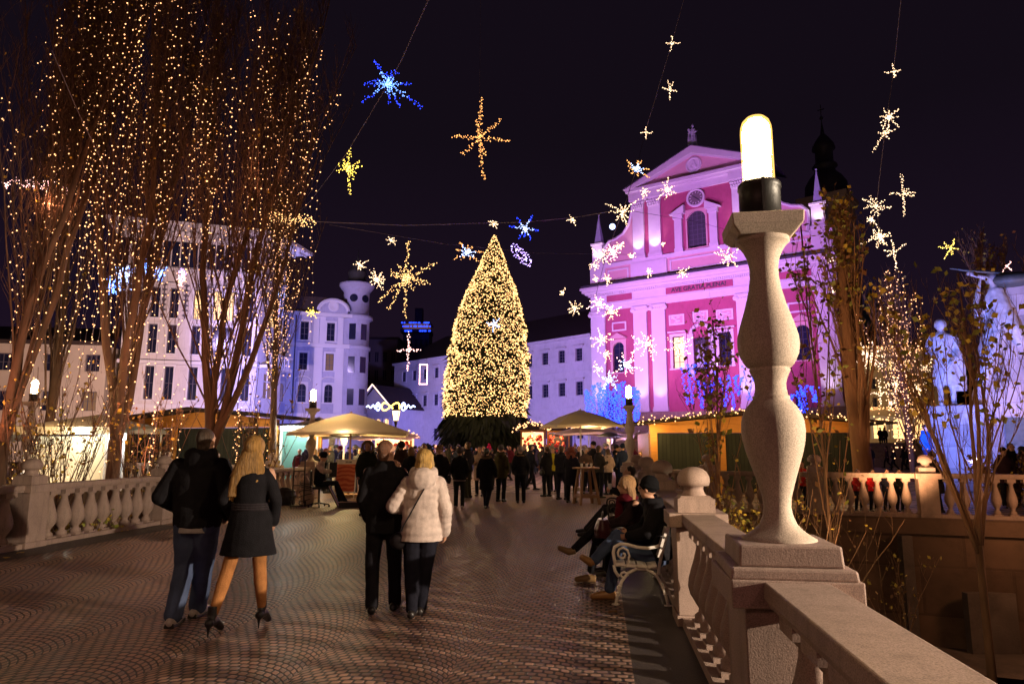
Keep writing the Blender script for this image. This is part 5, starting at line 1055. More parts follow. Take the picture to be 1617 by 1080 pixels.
# ------------------------------------------------------------ monument
DM = 27.0
def px2(px): return P(px, 705, DM).x
MR = R(-31); mo = empty('poet_monument', (px2(1515), DM, 0), MR); tag(mo, 'blue lit stone monument with a standing poet and a muse seated above him', 'monument'); zM = lambda py: P(1520, py, DM).z
_mi = (Matrix.Translation(mo.location) @ Matrix.Rotation(MR, 4, 'Z')).inverted()
def mloc(px, py, y=0.0):      # the point of the monument's own plane y = const seen at this pixel
    o3 = _mi @ Vector((0, 0, CAMH)); d3 = _mi.to_3x3() @ ray(px, py); return o3 + d3 * ((y - o3.y) / d3.y)
lx = lambda px: mloc(px, 690).x
x0, x1 = lx(1471), lx(1562); zt = mloc(1500, 640).z
m = MB(); m.box(x0, x1, 0, 3, .35, zt - .3); m.box(x0 - .08, x1, -.08, 3, zt - .3, zt); m.box(x0 - .3, lx(1720), -.5, 5, 0, .35); m.build('pedestal', 'monument_stone', mo, bevel=.04)
Y2 = .8; lp = lambda px, py: tuple(mloc(px, py, Y2))[::2]
m = MB(); m.prism([(lp(1560, 690)[0], .35), lp(1552, 640), lp(1540, 625), lp(1546, 600), lp(1556, 560), lp(1568, 520), lp(1580, 480), lp(1590, 450), lp(1592, 440), lp(1670, 440), lp(1690, 560), (lp(1700, 690)[0], .35)], Y2, 4.5); m.build('plinth', 'monument_stone', mo, fix=True, bevel=.08)
m = MB(); m.box(lp(1588, 690)[0], lp(1625, 690)[0], Y2 - .08, Y2, 1.0, zt - .5); m.build('relief', 'bronze', mo)
def loft(m, rings, n=14):
    vs = []
    for (cx, cy, cz, rx, ry) in rings:
        for k in range(n): a = 2 * PI * k / n; vs.append((cx + rx * math.cos(a), cy + ry * math.sin(a), cz))
    L = len(rings); m.add(vs, [(i * n + k, i * n + (k + 1) % n, (i + 1) * n + (k + 1) % n, (i + 1) * n + k) for i in range(L - 1) for k in range(n)] + [tuple(range(n))[::-1], tuple((L - 1) * n + k for k in range(n))])
# ------------------------------------------------------------ hanging light stars and their cables
def star(px, py, Rp, D, mt, label, n=9, core=0, seed=None, arms=None, ring=False, tip=None, k=1.0, wire_up=0):
    rn = random.Random(seed if seed is not None else int(px * 7 + py)); c = P(px, py, D); s = Rp / F * D * 1.02; o = empty('light_star', c); tag(o, label, 'light star', 'light stars hanging over the square')
    bl, tips_, wires = [], [], MB(); br = max(.008, .00105 * D ** .95) * k
    if ring:      # a star seen from its edge
        ex_, ey, rot = arms
        for t in np.linspace(0, 2 * PI, int(26 + Rp * 1.2)):
            for q in (1, .55):
                x, z = ex_ * s * math.cos(t) * q, ey * s * math.sin(t) * q; bl.append((x * math.cos(rot) - z * math.sin(rot), rn.gauss(0, s * .3), x * math.sin(rot) + z * math.cos(rot)))
        wires.tube([(0, 0, 0), (0, 0, s * .2)], .01, 3)
    else:
        if arms is None: arms = [(rn.uniform(0, 360) if False else 360 / n * i + rn.uniform(-14, 14), rn.choice((1, .75, .6, .5)), rn.uniform(-.5, .5)) for i in range(n)]
        for an, L, dy in arms:
            an = R(an); d = Vector((math.cos(an), dy, math.sin(an))); e = d * s * L; wires.tube([(0, 0, 0), e], .008, 3)
            cnt = max(5, int(Rp * L * .7))
            for i in range(cnt):
                t = (i + .6) / cnt; p = e * t; j = s * .035 + br * .8; (tips_ if (tip and t > .55) else bl).append(tuple(p + Vector((rn.gauss(0, j * .6), rn.gauss(0, j * .6), rn.gauss(0, j * .6)))))
        for i in range(int(8 + Rp * .5) if core else 3): bl.append((rn.gauss(0, s * .09), rn.gauss(0, s * .09), rn.gauss(0, s * .09)))
    wires.build('frame', 'cable', o)
    if core == 2: bulb_ob('core_bulbs', [(rn.gauss(0, s * .12), rn.gauss(0, s * .1), rn.gauss(0, s * .12)) for _ in range(60)], br * 1.1, 'bulb_ice', o)
    bulb_ob('bulbs', bl, [br * rn.uniform(.65, 1.15) for _ in bl], mt, o)
    if tips_: bulb_ob('tip_bulbs', tips_, [br * rn.uniform(.65, 1.15) for _ in tips_], tip, o)
    if wire_up: m = MB(); m.tube([(0, 0, 0), (0, 0, wire_up)], .006, 3); m.build('hanger', 'cable', o)
    return c
W, Y, Bl, Am, Vi, Ice = 'bulb_white', 'bulb_yellow', 'bulb_blue', 'bulb_amber', 'bulb_violet', 'bulb_ice'
star(613, 133, 60, 20, 'bulb_azure', 'large icy blue light star with eleven uneven rays high over the square', core=1, tip=Bl, arms=[(118, .95, .2), (98, .35, 0), (75, .42, .1), (52, .45, -.1), (12, .58, .3), (-32, 1.1, .2), (-62, .72, .1), (-88, .58, 0), (-150, .85, .2), (188, .62, -.2), (160, .48, .1)])
star(549, 265, 42, 24, Y, 'greenish yellow light star hanging lower left of the big blue one', core=1, arms=[(85, .8, 0), (30, .55, .1), (5, .55, .1), (-35, .4, 0), (-83, 1.05, .1), (-60, .5, .2), (200, .45, 0), (160, .4, 0), (120, .4, 0)])
star(757, 218, 62, 22, Am, 'large amber light star with four long arms above the christmas tree', arms=[(88, 1.15, 0), (100, .5, 0), (47, .8, .2), (-3, .85, .1), (-84, 1.12, .1), (-72, .5, .1), (-137, .65, .2), (177, .72, 0)], wire_up=9)
star(829, 361, 24, 34, Ice, 'icy white light star on the long cable right of the tree top', tip=Bl, core=1, arms=[(62, 1.1, 0), (-62, .9, 0), (172, 1, 0), (-8, 1, 0), (125, .9, 0), (-120, .8, 0), (-90, .6, 0)])
star(780, 354, 10, 40, W, 'small warm light star on the cable exactly above the christmas tree tip', n=7)
star(823, 403, 21, 36, Vi, 'light star seen from its edge as a tilted violet ellipse, right of the tree top', ring=True, arms=(1.0, .38, R(-45)))
star(738, 398, 24, 36, Ice, 'violet white light star with amber tips, left of the tree top', tip=Am, core=1, n=9)
star(618, 380, 11, 40, W, 'tiny amber light star above the left arm of the biggest yellow star', n=6)
star(568, 419, 15, 34, W, 'small warm light star touching the dome of the lilac turret', n=8)
star(596, 442, 24, 30, W, 'medium warm light star between the turret and the biggest yellow star', core=1, n=11)
star(641, 440, 62, 20, 'bulb_gold', 'biggest yellow light star, left of the christmas tree, with a long drooping lower left ray', core=1, arms=[(88, 1.0, 0), (30, .85, .1), (-12, .6, .1), (-3, .5, .1), (-90, .98, .1), (-122, .9, .2), (-143, .9, .2), (168, .4, 0), (150, .45, 0), (120, .4, 0), (60, .4, 0), (-60, .35, 0)])
star(645, 553, 32, 34, 'bulb_pink', 'pinkish cross shaped light star with a long vertical arm in front of the tower block', arms=[(90, .85, 0), (-90, 1.0, 0), (0, .6, .1), (180, .62, .1)], tip=None)
star(493, 494, 11, 34, Y, 'small yellow light star in front of the lilac house roof', n=8, core=1)
star(460, 347, 38, 22, 'bulb_gold', 'flat yellow light star seen from its edge at the end of the long cable', ring=True, arms=(1.0, .14, R(-6)))
star(68, 294, 38, 20, 'bulb_pink', 'flat pinkish white light star seen from its edge at the far left', ring=True, arms=(1.0, .13, R(-5)))
star(10, 292, 12, 20, 'bulb_pink', 'small pinkish light star cut by the left edge', n=5)
star(904, 347, 9, 44, W, 'tiny warm light star on the long cable between the tree and the church', n=6)
star(983, 335, 29, 32, W, 'warm light star with many rays at the left corner of the church roof', n=10)
star(1005, 266, 27, 32, Ice, 'violet cored light star with amber tips left of the church pediment', tip=Am, core=1, n=9)
star(1020, 210, 11, 36, W, 'small four pointed warm star just above the violet cored one', arms=[(90, 1, 0), (0, .9, 0), (180, .8, 0), (-90, 1, 0)])
star(1058, 141, 18, 30, W, 'small warm star second from the top on the cable above the church', arms=[(100, .9, 0), (65, .7, 0), (-20, .6, 0), (175, .7, 0), (-95, 1.1, 0)])
star(1061, 69, 14, 30, W, 'topmost small warm star on the cable above the church', arms=[(85, 1, 0), (0, .9, 0), (180, .8, 0), (-100, .9, 0)])
star(907, 487, 22, 36, W, 'warm light star between the christmas tree and the church cornice', n=8)
star(888, 462, 8, 44, W, 'tiny warm light star just up and left of the one beside the church cornice', n=5)
star(1053, 300, 22, 40, W, 'warm light star in front of the capitals of the upper church storey', n=8)
star(1018, 303, 13, 44, W, 'small warm light star on the upper left capital of the church', n=7)
star(1148, 407, 24, 34, W, 'pale star in front of the church, touching the neck of the big lamp column', n=9)
star(1077, 432, 16, 40, W, 'small pale star in front of the church inscription', n=8)
star(1025, 430, 9, 44, W, 'tiny pale star on the church cornice', n=6)
star(1047, 385, 5, 44, W, 'tiniest spark of a star between the upper church pilasters', n=4)
for px, py, r, c, l in ((950, 403, 20, 1, 'left one of the bright star cluster at the left volute of the church'), (968, 398, 22, 1, 'right one of the bright star cluster at the left volute of the church'), (939, 420, 12, 0, 'lowest left star of the cluster at the left volute'), (997, 404, 9, 0, 'small star just right of the volute cluster'), (977, 390, 12, 0, 'small star on the upper edge of the volute cluster'),
        (941, 441, 8, 0, 'tiny star left below the volute cluster'), (959, 440, 13, 0, 'small star below the volute cluster, above the cornice'), (946, 479, 20, 1, 'round bright star on the left end of the church entablature'), (966, 493, 17, 0, 'icy pale star under the left end of the entablature'), (949, 537, 19, 0, 'pale star on the leftmost church pilaster'),
        (958, 560, 14, 0, 'small slanted star right of the leftmost church pilaster'), (945, 583, 14, 0, 'faint pale star low on the leftmost church pilaster'), (963, 600, 24, 1, 'big white star right above the blue netted tree'), (991, 577, 27, 1, 'violet white star left of the paired church pilasters'), (1023, 543, 28, 0, 'reddish white star between the paired church pilasters'), (1075, 548, 25, 0, 'golden star in front of the lit church window')):
    star(px, py, r, 38 + (px % 5), W if c != 1 else ('bulb_pink' if px in (968, 946) else Ice if px in (963, 991) else W), 'light star: ' + l, n=10 if r > 15 else 7, core=c, tip='bulb_pink' if px in (1023, 991) else None)
star(1411, 114, 17, 24, W, 'topmost warm star on the cable at the upper right', arms=[(90, .9, 0), (20, .9, .2), (185, .85, 0), (-90, .6, 0), (-60, .5, 0)])
star(1404, 186, 22, 24, W, 'upper one of two joined warm stars high at the right', n=9, core=1)
star(1397, 211, 24, 24, W, 'lower one of two joined warm stars high at the right, with a tail', arms=[(20, .8, 0), (60, .6, 0), (100, .6, 0), (-125, 1.5, .1), (-60, .5, 0), (170, .5, 0)])
star(1384, 325, 26, 26, W, 'warm star at the top left of the right hand star cluster', n=9)
star(1427, 306, 28, 25, W, 'four armed warm star at the top right of the right hand star cluster', arms=[(92, 1.15, 0), (10, .8, .2), (-15, .7, 0), (-93, 1.35, 0), (180, .8, 0), (45, .4, 0)])
star(1376, 347, 12, 30, W, 'small bright star on the left of the right hand star cluster', n=7, core=1)
star(1390, 374, 30, 26, W, 'densest warm star in the middle of the right hand star cluster', n=12, core=1)
star(1412, 398, 24, 27, W, 'lowest star of the right hand star cluster', arms=[(35, 1, 0), (-88, 1.2, 0), (95, .9, 0), (170, .7, 0), (-150, .6, 0)])
star(1370, 561, 33, 36, W, 'wide burst of white gold rays beside the upper windows of the beige palace', core=1, n=16)
star(1502, 392, 17, 30, Y, 'small star among the yellow leaves above the poet', n=6); star(1590, 421, 11, 40, 'bulb_pink', 'little four pointed star by the muse at the right edge', arms=[(45, 1, 0), (135, 1, 0), (-45, 1, 0), (-135, 1, 0)])
star(1423, 584, 12, 46, W, 'small star right of the beige palace window, first of four above one another', n=8); star(1415, 607, 17, 46, W, 'warm star beside the middle window row of the beige palace', n=9, core=1); star(1450, 615, 20, 44, W, 'warm star right of the beige palace facade', n=9, core=1); star(1390, 621, 22, 44, W, 'cross shaped star in front of the lower palace windows', arms=[(90, 1, 0), (0, 1, 0), (180, 1, 0), (-90, .8, 0)]); star(1408, 636, 11, 46, W, 'small star on the palace balcony line', n=8); star(1464, 580, 18, 42, W, 'warm star close to the poet monument', n=9)
star(1312, 412, 12, 40, W, 'small star on the right end of the church cornice', n=7); star(1316, 460, 12, 40, W, 'small star on the rightmost church pilaster', n=7)
star(780, 512, 16, 50, 'bulb_ice', 'brighter white star hanging in the middle of the christmas tree', n=7, core=1)
star(440, 462, 13, 40, Ice, 'small icy star between the corner palace and the turret house', n=8, core=1)
for i, (px, py, r) in enumerate(((172, 450, 20), (195, 437, 26), (228, 425, 22), (252, 432, 14))):
    star(px, py, r, 32, ('bulb_azure', 'bulb_ice', 'bulb_azure', 'bulb_azure')[i], 'blue light star seen through the poplars, %s of the four in a row' % ('leftmost', 'second', 'third', 'rightmost')[i], core=2, n=12, k=1.6)
star(288, 434, 9, 32, 'bulb_violet', 'upper small violet ring light before the white corner palace', ring=True, arms=(.5, 1.0, 0)); star(286, 440, 12, 31, 'bulb_pink', 'lower small pink ring light before the white corner palace', ring=True, arms=(.45, 1.0, 0))
# moon like round lamp left of the church
o = empty('round_lamp', P(967, 358, 60)); tag(o, 'small round bluish white lamp glowing beside the left church volute', 'round lamp'); m = MB(); m.ball((0, 0, 0), .27, 14, 10); m.build('globe', 'bulb_ice', o)
# double bow motif over the street
o = empty('street_garland', P(617, 642, 60)); tag(o, 'street garland with a golden loop between two white bows, left of the tree', 'light garland'); s = 60 / F
a_ = [(s * 14 * math.sin(t) * 1, 0, s * 6 * math.sin(2 * t)) for t in np.linspace(0, 2 * PI, 46)]; bulb_ob('gold_loop', a_, .085, 'bulb_yellow', o)
a_ = []
for sg in (-1, 1):
    for t in np.linspace(0, 1, 40): a_.append((sg * s * (18 + 20 * t), 0, s * (3.5 * math.sin(t * 16) * (1.2 - t))))
    for t in np.linspace(0, 2 * PI, 18): a_.append((sg * s * (20 + 3 * math.cos(t)), 0, s * 6 * math.sin(t)))
bulb_ob('white_bows', a_, .075, 'bulb_ice', o)
o = empty('window_garland', P(669, 592, 96)); tag(o, 'rectangular frame of pale pink fairy lights on the long white building', 'light frame'); s = 95 / F
bulb_ob('bulbs', [(x * s, -.3, z * s) for z in (-15, 16) for x in np.linspace(-6, 6, 14)] + [(x * s, -.3, z) for x in (-6, 6) for z in np.linspace(-15 * s, 16 * s, 24)], .09, 'bulb_pink', o)
# cables
def cable(pts, label, r=.012, sag=0):
    o_ = MB(); q = [P(*p) for p in pts]; pp = []
    for a, b in zip(q[:-1], q[1:]):
        for t in np.linspace(0, 1, 9)[:-1]: pp.append(a.lerp(b, t) - Vector((0, 0, sag * 4 * t * (1 - t) * (b - a).length)))
    pp.append(q[-1]); c0 = pp[0].copy(); o_.tube([p - c0 for p in pp], r, 4); o = o_.build('cable', 'cable'); o.location = c0; tag(o, label, 'cable', 'thin cables strung over the square')
cable([(690, -30, 14), (634, 95, 18.5), (613, 133, 20), (549, 240, 24), (490, 318, 28), (455, 350, 30)], 'pale cable running down left through the big blue star')
cable([(440, 344, 22), (497, 350, 24), (640, 356, 30), (780, 352, 40), (829, 351, 36), (904, 344, 44), (983, 331, 33)], 'long nearly level cable passing just above the christmas tree tip', .02)
cable([(983, 331, 33), (1100, 350, 45), (1180, 372, 50)], 'thin dark cable crossing the upper church front')
cable([(1088, -30, 28), (1061, 69, 30), (1020, 205, 36), (1005, 266, 32), (983, 335, 32), (958, 400, 38), (940, 470, 40)], 'slanting cable carrying the small stars left of the church pediment', .013)
cable([(1426, -30, 20), (1411, 114, 24), (1397, 211, 24), (1384, 325, 26), (1390, 374, 26)], 'steep cable carrying the star chain at the upper right', .011)
cable([(82, 80, 15), (120, 170, 17), (175, 285, 20)], 'short pale cable slanting down in front of the left poplars', .012)
cable([(520, 355, 30), (700, 385, 38), (850, 400, 45), (1000, 402, 50)], 'faint lower cable behind the christmas tree tip', .012)
# ------------------------------------------------------------ people
def organic(m, voxel=.012, smooth=4, disp=0, dscale=.25, name='body'):
    me = bpy.data.meshes.new('raw'); me.from_pydata(m.v, [], m.f); ob = bpy.data.objects.new('raw', me); col.objects.link(ob)
    r = ob.modifiers.new('r', 'REMESH'); r.mode = 'VOXEL'; r.voxel_size = voxel; r.adaptivity = 0; r.use_smooth_shade = True
    if smooth: s = ob.modifiers.new('s', 'SMOOTH'); s.iterations = smooth; s.factor = .5
    if disp:
        tx = bpy.data.textures.new('t', 'CLOUDS'); tx.noise_scale = dscale; tx.noise_depth = 2
        d = ob.modifiers.new('d', 'DISPLACE'); d.texture = tx; d.strength = disp; d.mid_level = .5; d.texture_coords = 'LOCAL'
    dg = bpy.context.evaluated_depsgraph_get(); out = bpy.data.meshes.new_from_object(ob.evaluated_get(dg)); out.name = name
    bpy.data.objects.remove(ob); bpy.data.meshes.remove(me); out.materials.clear(); return out
def mm(me, mt): me.materials.clear(); me.materials.append(M[mt]); return me
V3 = Vector
BASE = dict(pel=(0, 0, .96), che=(0, 0, 1.30), nek=(0, -.01, 1.50), hd=(0, .015, 1.655),
            sL=(-.185, 0, 1.43), eL=(-.25, -.03, 1.16), wL=(-.25, .06, .92), sR=(.185, 0, 1.43), eR=(.25, -.03, 1.16), wR=(.25, .06, .92),
            hL=(-.095, 0, .93), kL=(-.10, .03, .50), aL=(-.10, -.02, .09), hR=(.095, 0, .93), kR=(.10, .03, .50), aR=(.10, -.02, .09), tL=0, tR=0)
def J_(**k): d = dict(BASE); d.update(k); return {a: (V3(b) if isinstance(b, tuple) else b) for a, b in d.items()}
def seg(m, pts, rads, n=10):
    m.tube(pts, rads, n)
    for p, r in zip(pts, rads): m.ball(p, r, 10, 8)
def eloft(m, rings, n=18):
    vs = []
    for c, rx, ry in rings:
        for k in range(n): a = 2 * PI * k / n; vs.append((c[0] + rx * math.cos(a), c[1] + ry * math.sin(a), c[2]))
    L = len(rings); m.add(vs, [(i * n + k, i * n + (k + 1) % n, (i + 1) * n + (k + 1) % n, (i + 1) * n + k) for i in range(L - 1) for k in range(n)] + [tuple(range(n))[::-1], tuple((L - 1) * n + k for k in range(n))])
def hand(m, w, d, side, curl=.5, palm=None, r=.0085):
    """palm from wrist w along d, fingers curl towards `palm`"""
    d = d.normalized(); pn = (palm or V3((-side, 0, 0))); pn = (pn - d * pn.dot(d)).normalized(); s = d.cross(pn).normalized()
    for k in range(5): m.ball(w + d * (.018 * k + .01), .022, 8, 6, (1, 1, 1)); m.ball(w + d * (.018 * k + .012) + s * .018, .0165, 8, 6); m.ball(w + d * (.018 * k + .012) - s * .018, .0165, 8, 6)
    for i, L in enumerate((.070, .080, .075, .058)):
        b = w + d * .088 + s * (.030 - .020 * i); p = [b]; a = .15
        for q in (.45, .32, .23): a += curl * .9; p.append(p[-1] + (d * math.cos(a) + pn * math.sin(a)) * L * q)
        m.tube(p, [r * 1.15, r * 1.05, r, r * .85], 7); [m.ball(x, r * 1.05, 6, 5) for x in p]
    b = w + d * .03 + s * .028; p = [b, b + s * .022 + d * .02 + pn * .01, b + s * .028 + d * .045 + pn * .02, b + s * .02 + d * .065 + pn * .03]; m.tube(p, [r * 1.3, r * 1.2, r * 1.05, r * .9], 7); [m.ball(x, r * 1.1, 6, 5) for x in p]
def head(m, hd, f, fine=True):
    """hd centre, f facing unit vector"""
    s = f.cross(V3((0, 0, 1))).normalized(); T = Matrix(((s.x, f.x, 0, 0), (s.y, f.y, 0, 0), (0, 0, 1, 0), (0, 0, 0, 1)))
    def g(x, y, z): return hd + s * x + f * y + V3((0, 0, z))
    m.ball(g(0, -.012, .022), .1, 16, 12, (.78, .98, .98), T); m.ball(g(0, .018, -.045), .075, 14, 10, (.82, .92, .95), T); m.ball(g(0, .045, -.088), .032, 8, 6, (1.1, 1, .8), T)
    m.tube([g(0, .082, .022), g(0, .112, -.022)], [.010, .016], 6); m.ball(g(0, .10, -.026), .017, 8, 6, (1.1, 1, .8), T)
    m.ball(g(0, .085, -.058), .018, 8, 6, (1.3, .7, .5), T); m.ball(g(0, .078, .035), .03, 8, 6, (1.9, .7, .45), T)
    for q in (-1, 1): m.ball(g(q * .080, -.012, -.005), .03, 8, 6, (.35, .7, 1.1), T)
    return g
def foot(m, a, ang, L=.20, r=.042, heel=0):
    up = max(0, a.z - .09) if a.z > .12 and not heel else 0; f = V3((math.sin(ang), math.cos(ang), 0)); b = V3((a.x, a.y, up + (r if not heel else r + heel * .8))); h = b - f * .06
    m.ball(h, r, 8, 6); t = V3((b.x, b.y, up)) + f * (L - .06) + V3((0, 0, r * .8)); m.tube([h, b + f * .05, t], [r, r * 1.08, r * .8], 8); m.ball(t, r * .8, 8, 6); m.tube([a + V3((0, 0, .03)), h + f * .03], [r * .85, r], 8)
def facing(deg): return V3((math.sin(R(deg)), math.cos(R(deg)), 0))
def body_mesh(J, head_deg=0, voxel=.010, hands=True, feet=True, curls=(.5, .5), bulk=1.0, palms=(None, None)):
    m = MB(); f = facing(head_deg); b = bulk
    eloft(m, [(J['pel'] - V3((0, 0, .10)), .13 * b, .10), (J['pel'], .15 * b, .105), (J['pel'].lerp(J['che'], .45), .12 * b, .09), (J['che'], .145 * b, .10), (J['che'].lerp(J['nek'], .6), .15, .09), (J['nek'], .06, .055)])
    m.tube([J['nek'] - V3((0, 0, .05)), J['hd'] - V3((0, 0, .06))], [.058, .052], 10); head(m, J['hd'], f)
    for s, S in ((-1, 'L'), (1, 'R')):
        seg(m, [J['s' + S], J['e' + S], J['w' + S]], [.046, .038, .026])
        d = J['w' + S] - J['e' + S]
        if hands: hand(m, J['w' + S], d, s, curls[(s + 1) // 2], palms[(s + 1) // 2], r=.0088)
        else: m.ball(J['w' + S] + d.normalized() * .05, .042, 8, 6)
        seg(m, [J['h' + S], J['k' + S], J['a' + S]], [.078, .05, .035]); m.ball(J['k' + S].lerp(J['a' + S], .3) - V3((0, .012, 0)), .05, 8, 6)
        if feet: foot(m, J['a' + S], R(J['t' + S]), r=.034)
    return mm(organic(m, voxel, 3), 'skin')
def trousers_mesh(J, r=(.098, .072, .062), voxel=.012, disp=.012, hip=.155):
    m = MB(); p = J['pel']; eloft(m, [(p - V3((0, 0, .14)), hip * .95, .115), (p - V3((0, 0, .04)), hip, .125), (p + V3((0, 0, .06)), hip * .92, .11)])
    for S in 'LR':
        a, k, h = J['a' + S], J['k' + S], J['h' + S] - V3((0, 0, .04)); seg(m, [h, h.lerp(k, .5), k, k.lerp(a, .45), a + V3((0, 0, .0))], [r[0], r[0] * .9, r[1], r[1] * .92, r[2]])
    return organic(m, voxel, 3, disp, .12, 'trousers')
def shoes_mesh(J, voxel=.009, r=.046, heel=0):
    m = MB()
    for S in 'LR':
        foot(m, J['a' + S], R(J['t' + S]), .25, r, heel)
        if heel:
            f = facing(J['t' + S]); b = V3((J['a' + S].x, J['a' + S].y, 0)) - f * .065; m.tube([b + V3((0, 0, heel + .03)), b + V3((0, 0, .0))], [.022, .006], 8)
            m.tube([J['a' + S], J['a' + S] + V3((0, 0, .09))], [.045, .043], 10)
    return organic(m, voxel, 2, 0, name='shoes')
def coat_mesh(J, hem=.84, wb=.20, ws=.225, wh=.21, sl=(.078, .066, .052), voxel=.012, disp=.018, puff=0, hood=0, collar=.07, dy=.135, flare_y=.15, sleeve_end=1.0, waist=None):
    m = MB(); p, c, n = J['pel'], J['che'], J['nek']; hemc = V3((p.x, p.y, hem)); ww = waist or (wb + .0); rings = []
    key = [(hemc, wh, flare_y), (hemc.lerp(p, .5), (wh + wb) / 2, flare_y), (p + V3((0, 0, .08)), wb, dy), (p.lerp(c, .55), ww, dy * .95), (c, ws, dy), (c.lerp(n, .5) , ws * .97, dy * .9), (c.lerp(n, .82), ws * .72, dy * .72), (n, collar + .03, collar + .03), (n + V3((0, 0, .05)), collar + .012, collar + .015)]
    # refine & puff
    for i in range(len(key) - 1):
        (c0, a0, b0), (c1, a1, b1) = key[i], key[i + 1]; k = max(2, int(abs(c1.z - c0.z) / .018))
        for j in range(k):
            t = j / k; z = c0.z + (c1.z - c0.z) * t; q = 1 + (puff * (abs(math.sin(z * PI / .095)) ** .55 - .6) if z < c.z + .12 else 0); rings.append((c0.lerp(c1, t), (a0 + (a1 - a0) * t) * q, (b0 + (b1 - b0) * t) * q))
    rings.append(key[-1]); eloft(m, rings, 22)
    for S in 'LR':
        s, e, w_ = J['s' + S], J['e' + S], J['w' + S]; s = s.lerp(n, .16) - V3((0, 0, .03)); pts = [s.lerp(e, t) for t in np.linspace(0, 1, 12)] + [e.lerp(w_, t * sleeve_end) for t in np.linspace(0, 1, 12)][1:]
        rr = [(sl[0] + (sl[1] - sl[0]) * t / 11) if t < 12 else (sl[1] + (sl[2] - sl[1]) * (t - 11) / 11) for t in range(23)]; rr = [q * (1 + (puff * .7 * math.sin(i * 2.1) if puff else 0)) for i, q in enumerate(rr)]
        m.tube(pts, rr, 12); m.ball(s, sl[0], 10, 8); m.ball(e, sl[1], 10, 8); m.ball(pts[-1], sl[2], 10, 8)
    if hood:
        for a in np.linspace(-1, 1, 9): m.ball(n + V3((math.sin(a * 1.9) * .105, -.015 - math.cos(a * 1.5) * .085 * hood, .035 - .045 * (1 - abs(a)) * hood)), .058 * hood ** .5, 8, 6)
        m.ball(n + V3((0, -.10 * hood, -.03)), .10 * hood, 12, 8, (1.25, .65, 1.0))
    return organic(m, voxel, 3, disp, .16, 'jacket')
def hair_mesh(kind, hd, deg=0, voxel=.010, length=.35, sway=0, width=.13):
    f = facing(deg); s = f.cross(V3((0, 0, 1))); m = MB(); T = Matrix(((s.x, f.x, 0, 0), (s.y, f.y, 0, 0), (0, 0, 1, 0), (0, 0, 0, 1)))
    def g(x, y, z): return hd + s * x + f * y + V3((0, 0, z))
    if kind in ('short', 'crop'):
        q = 1.0 if kind == 'short' else .96; m.ball(g(0, -.030, .034), .102 * q, 16, 12, (.82, .98, .98), T); m.ball(g(0, -.052, -.035), .075 * q, 12, 8, (.95, .65, 1.05), T)
    if kind == 'bob': m.ball(g(0, -.026, .034), .112, 16, 12, (.88, 1, .98), T); m.ball(g(0, -.045, -.045), .10, 14, 10, (1.08, .78, .95), T); m.ball(g(0, -.05, -.09), .085, 12, 8, (1.05, .72, .7), T); [m.ball(g(q * .075, .01, -.04), .045, 8, 6, (.6, 1, 1.6), T) for q in (-1, 1)]
    if kind == 'long':
        m.ball(g(0, -.026, .036), .112, 16, 12, (.86, 1, .98), T); R_ = []
        for i in range(14):
            t = i / 13; z = .03 - length * t; w_ = .085 + (width - .085) * min(1, t * 2.2) * (1 - .35 * max(0, t - .75) * 4 * .6); R_.append((g(sway * t * t, -.052 - .035 * min(1, t * 3), z), w_, .058 - .028 * t))
        eloft(m, R_, 20)
        for k in range(9): x = -.9 + 1.8 * k / 8; L = length * (1 + .08 * math.sin(k * 2.7)); m.tube([g(x * .07, -.05, 0), g(x * width * .8 + sway * .4, -.095, -L * .6), g(x * width * .85 + sway, -.09, -L)], [.03, .028, .010], 7)
    if kind == 'curly':
        rn = random.Random(3); m.ball(g(0, -.03, .03), .125, 14, 10, (.95, 1, 1), T)
        for k in range(60): a = rn.uniform(0, 2 * PI); z = rn.uniform(-.28, .12); w_ = .10 + .05 * (z < 0); m.ball(g(math.cos(a) * w_, -.045 + .07 * math.sin(a) if math.sin(a) < .5 else -.03, z), rn.uniform(.025, .045), 6, 5)
    if kind in ('beanie', 'bobble', 'banded'):
        m.ball(g(0, -.026, .052), .115, 16, 12, (.86, .96, .95), T); R_ = [(g(0, -.014, .01), .098, .112), (g(0, -.014, .055), .102, .115)]; m.tube([g(.096 * math.cos(a), -.022 + .106 * math.sin(a), .03 + .022 * math.sin(a)) for a in np.linspace(0, 2 * PI, 20)], .015, 6)
        if kind == 'bobble': m.ball(g(0, -.02, .185), .05, 10, 8)
    if kind == 'brim': m.lathe([(.17, -.0), (.165, .012), (.11, .02), (.105, .07), (.095, .105), (.05, .118), (.001, .12)], 22, tuple(hd + V3((0, 0, .04)))); m.lathe([(.09, -.02), (.10, .03)], 16, tuple(hd + V3((0, 0, 0))))
    if kind == 'flat': m.ball(g(0, -.005, .075), .12, 16, 10, (.92, 1.05, .5), T); m.ball(g(0, .09, .055), .06, 10, 6, (1.3, .9, .25), T)
    if kind == 'ponytail': m.ball(g(0, -.028, .034), .104, 16, 12, (.84, .98, .98), T); m.tube([g(0, -.10, .06), g(0, -.16, .02), g(0, -.15, -.16)], [.03, .04, .015], 8)
    return organic(m, voxel, 2, .006 if kind != 'brim' else 0, .03, 'hair')
def eyes_mesh(hd, deg):
    f = facing(deg); s = f.cross(V3((0, 0, 1))); m = MB()
    for q in (-1, 1): m.ball(hd + s * q * .032 + f * .078 + V3((0, 0, .008)), .011, 8, 6)
    m.box(-.001, .001, -.001, .001, 0, .001, Matrix.Translation(hd)); return mm(m.mesh('eyes'), 'black_metal')
def part(root, name, me, mt, c=None, kind=None):
    o = new_ob(name, mm(me, mt) if mt else me, root, color=c); return o
BLK = (.012, .011, .014)
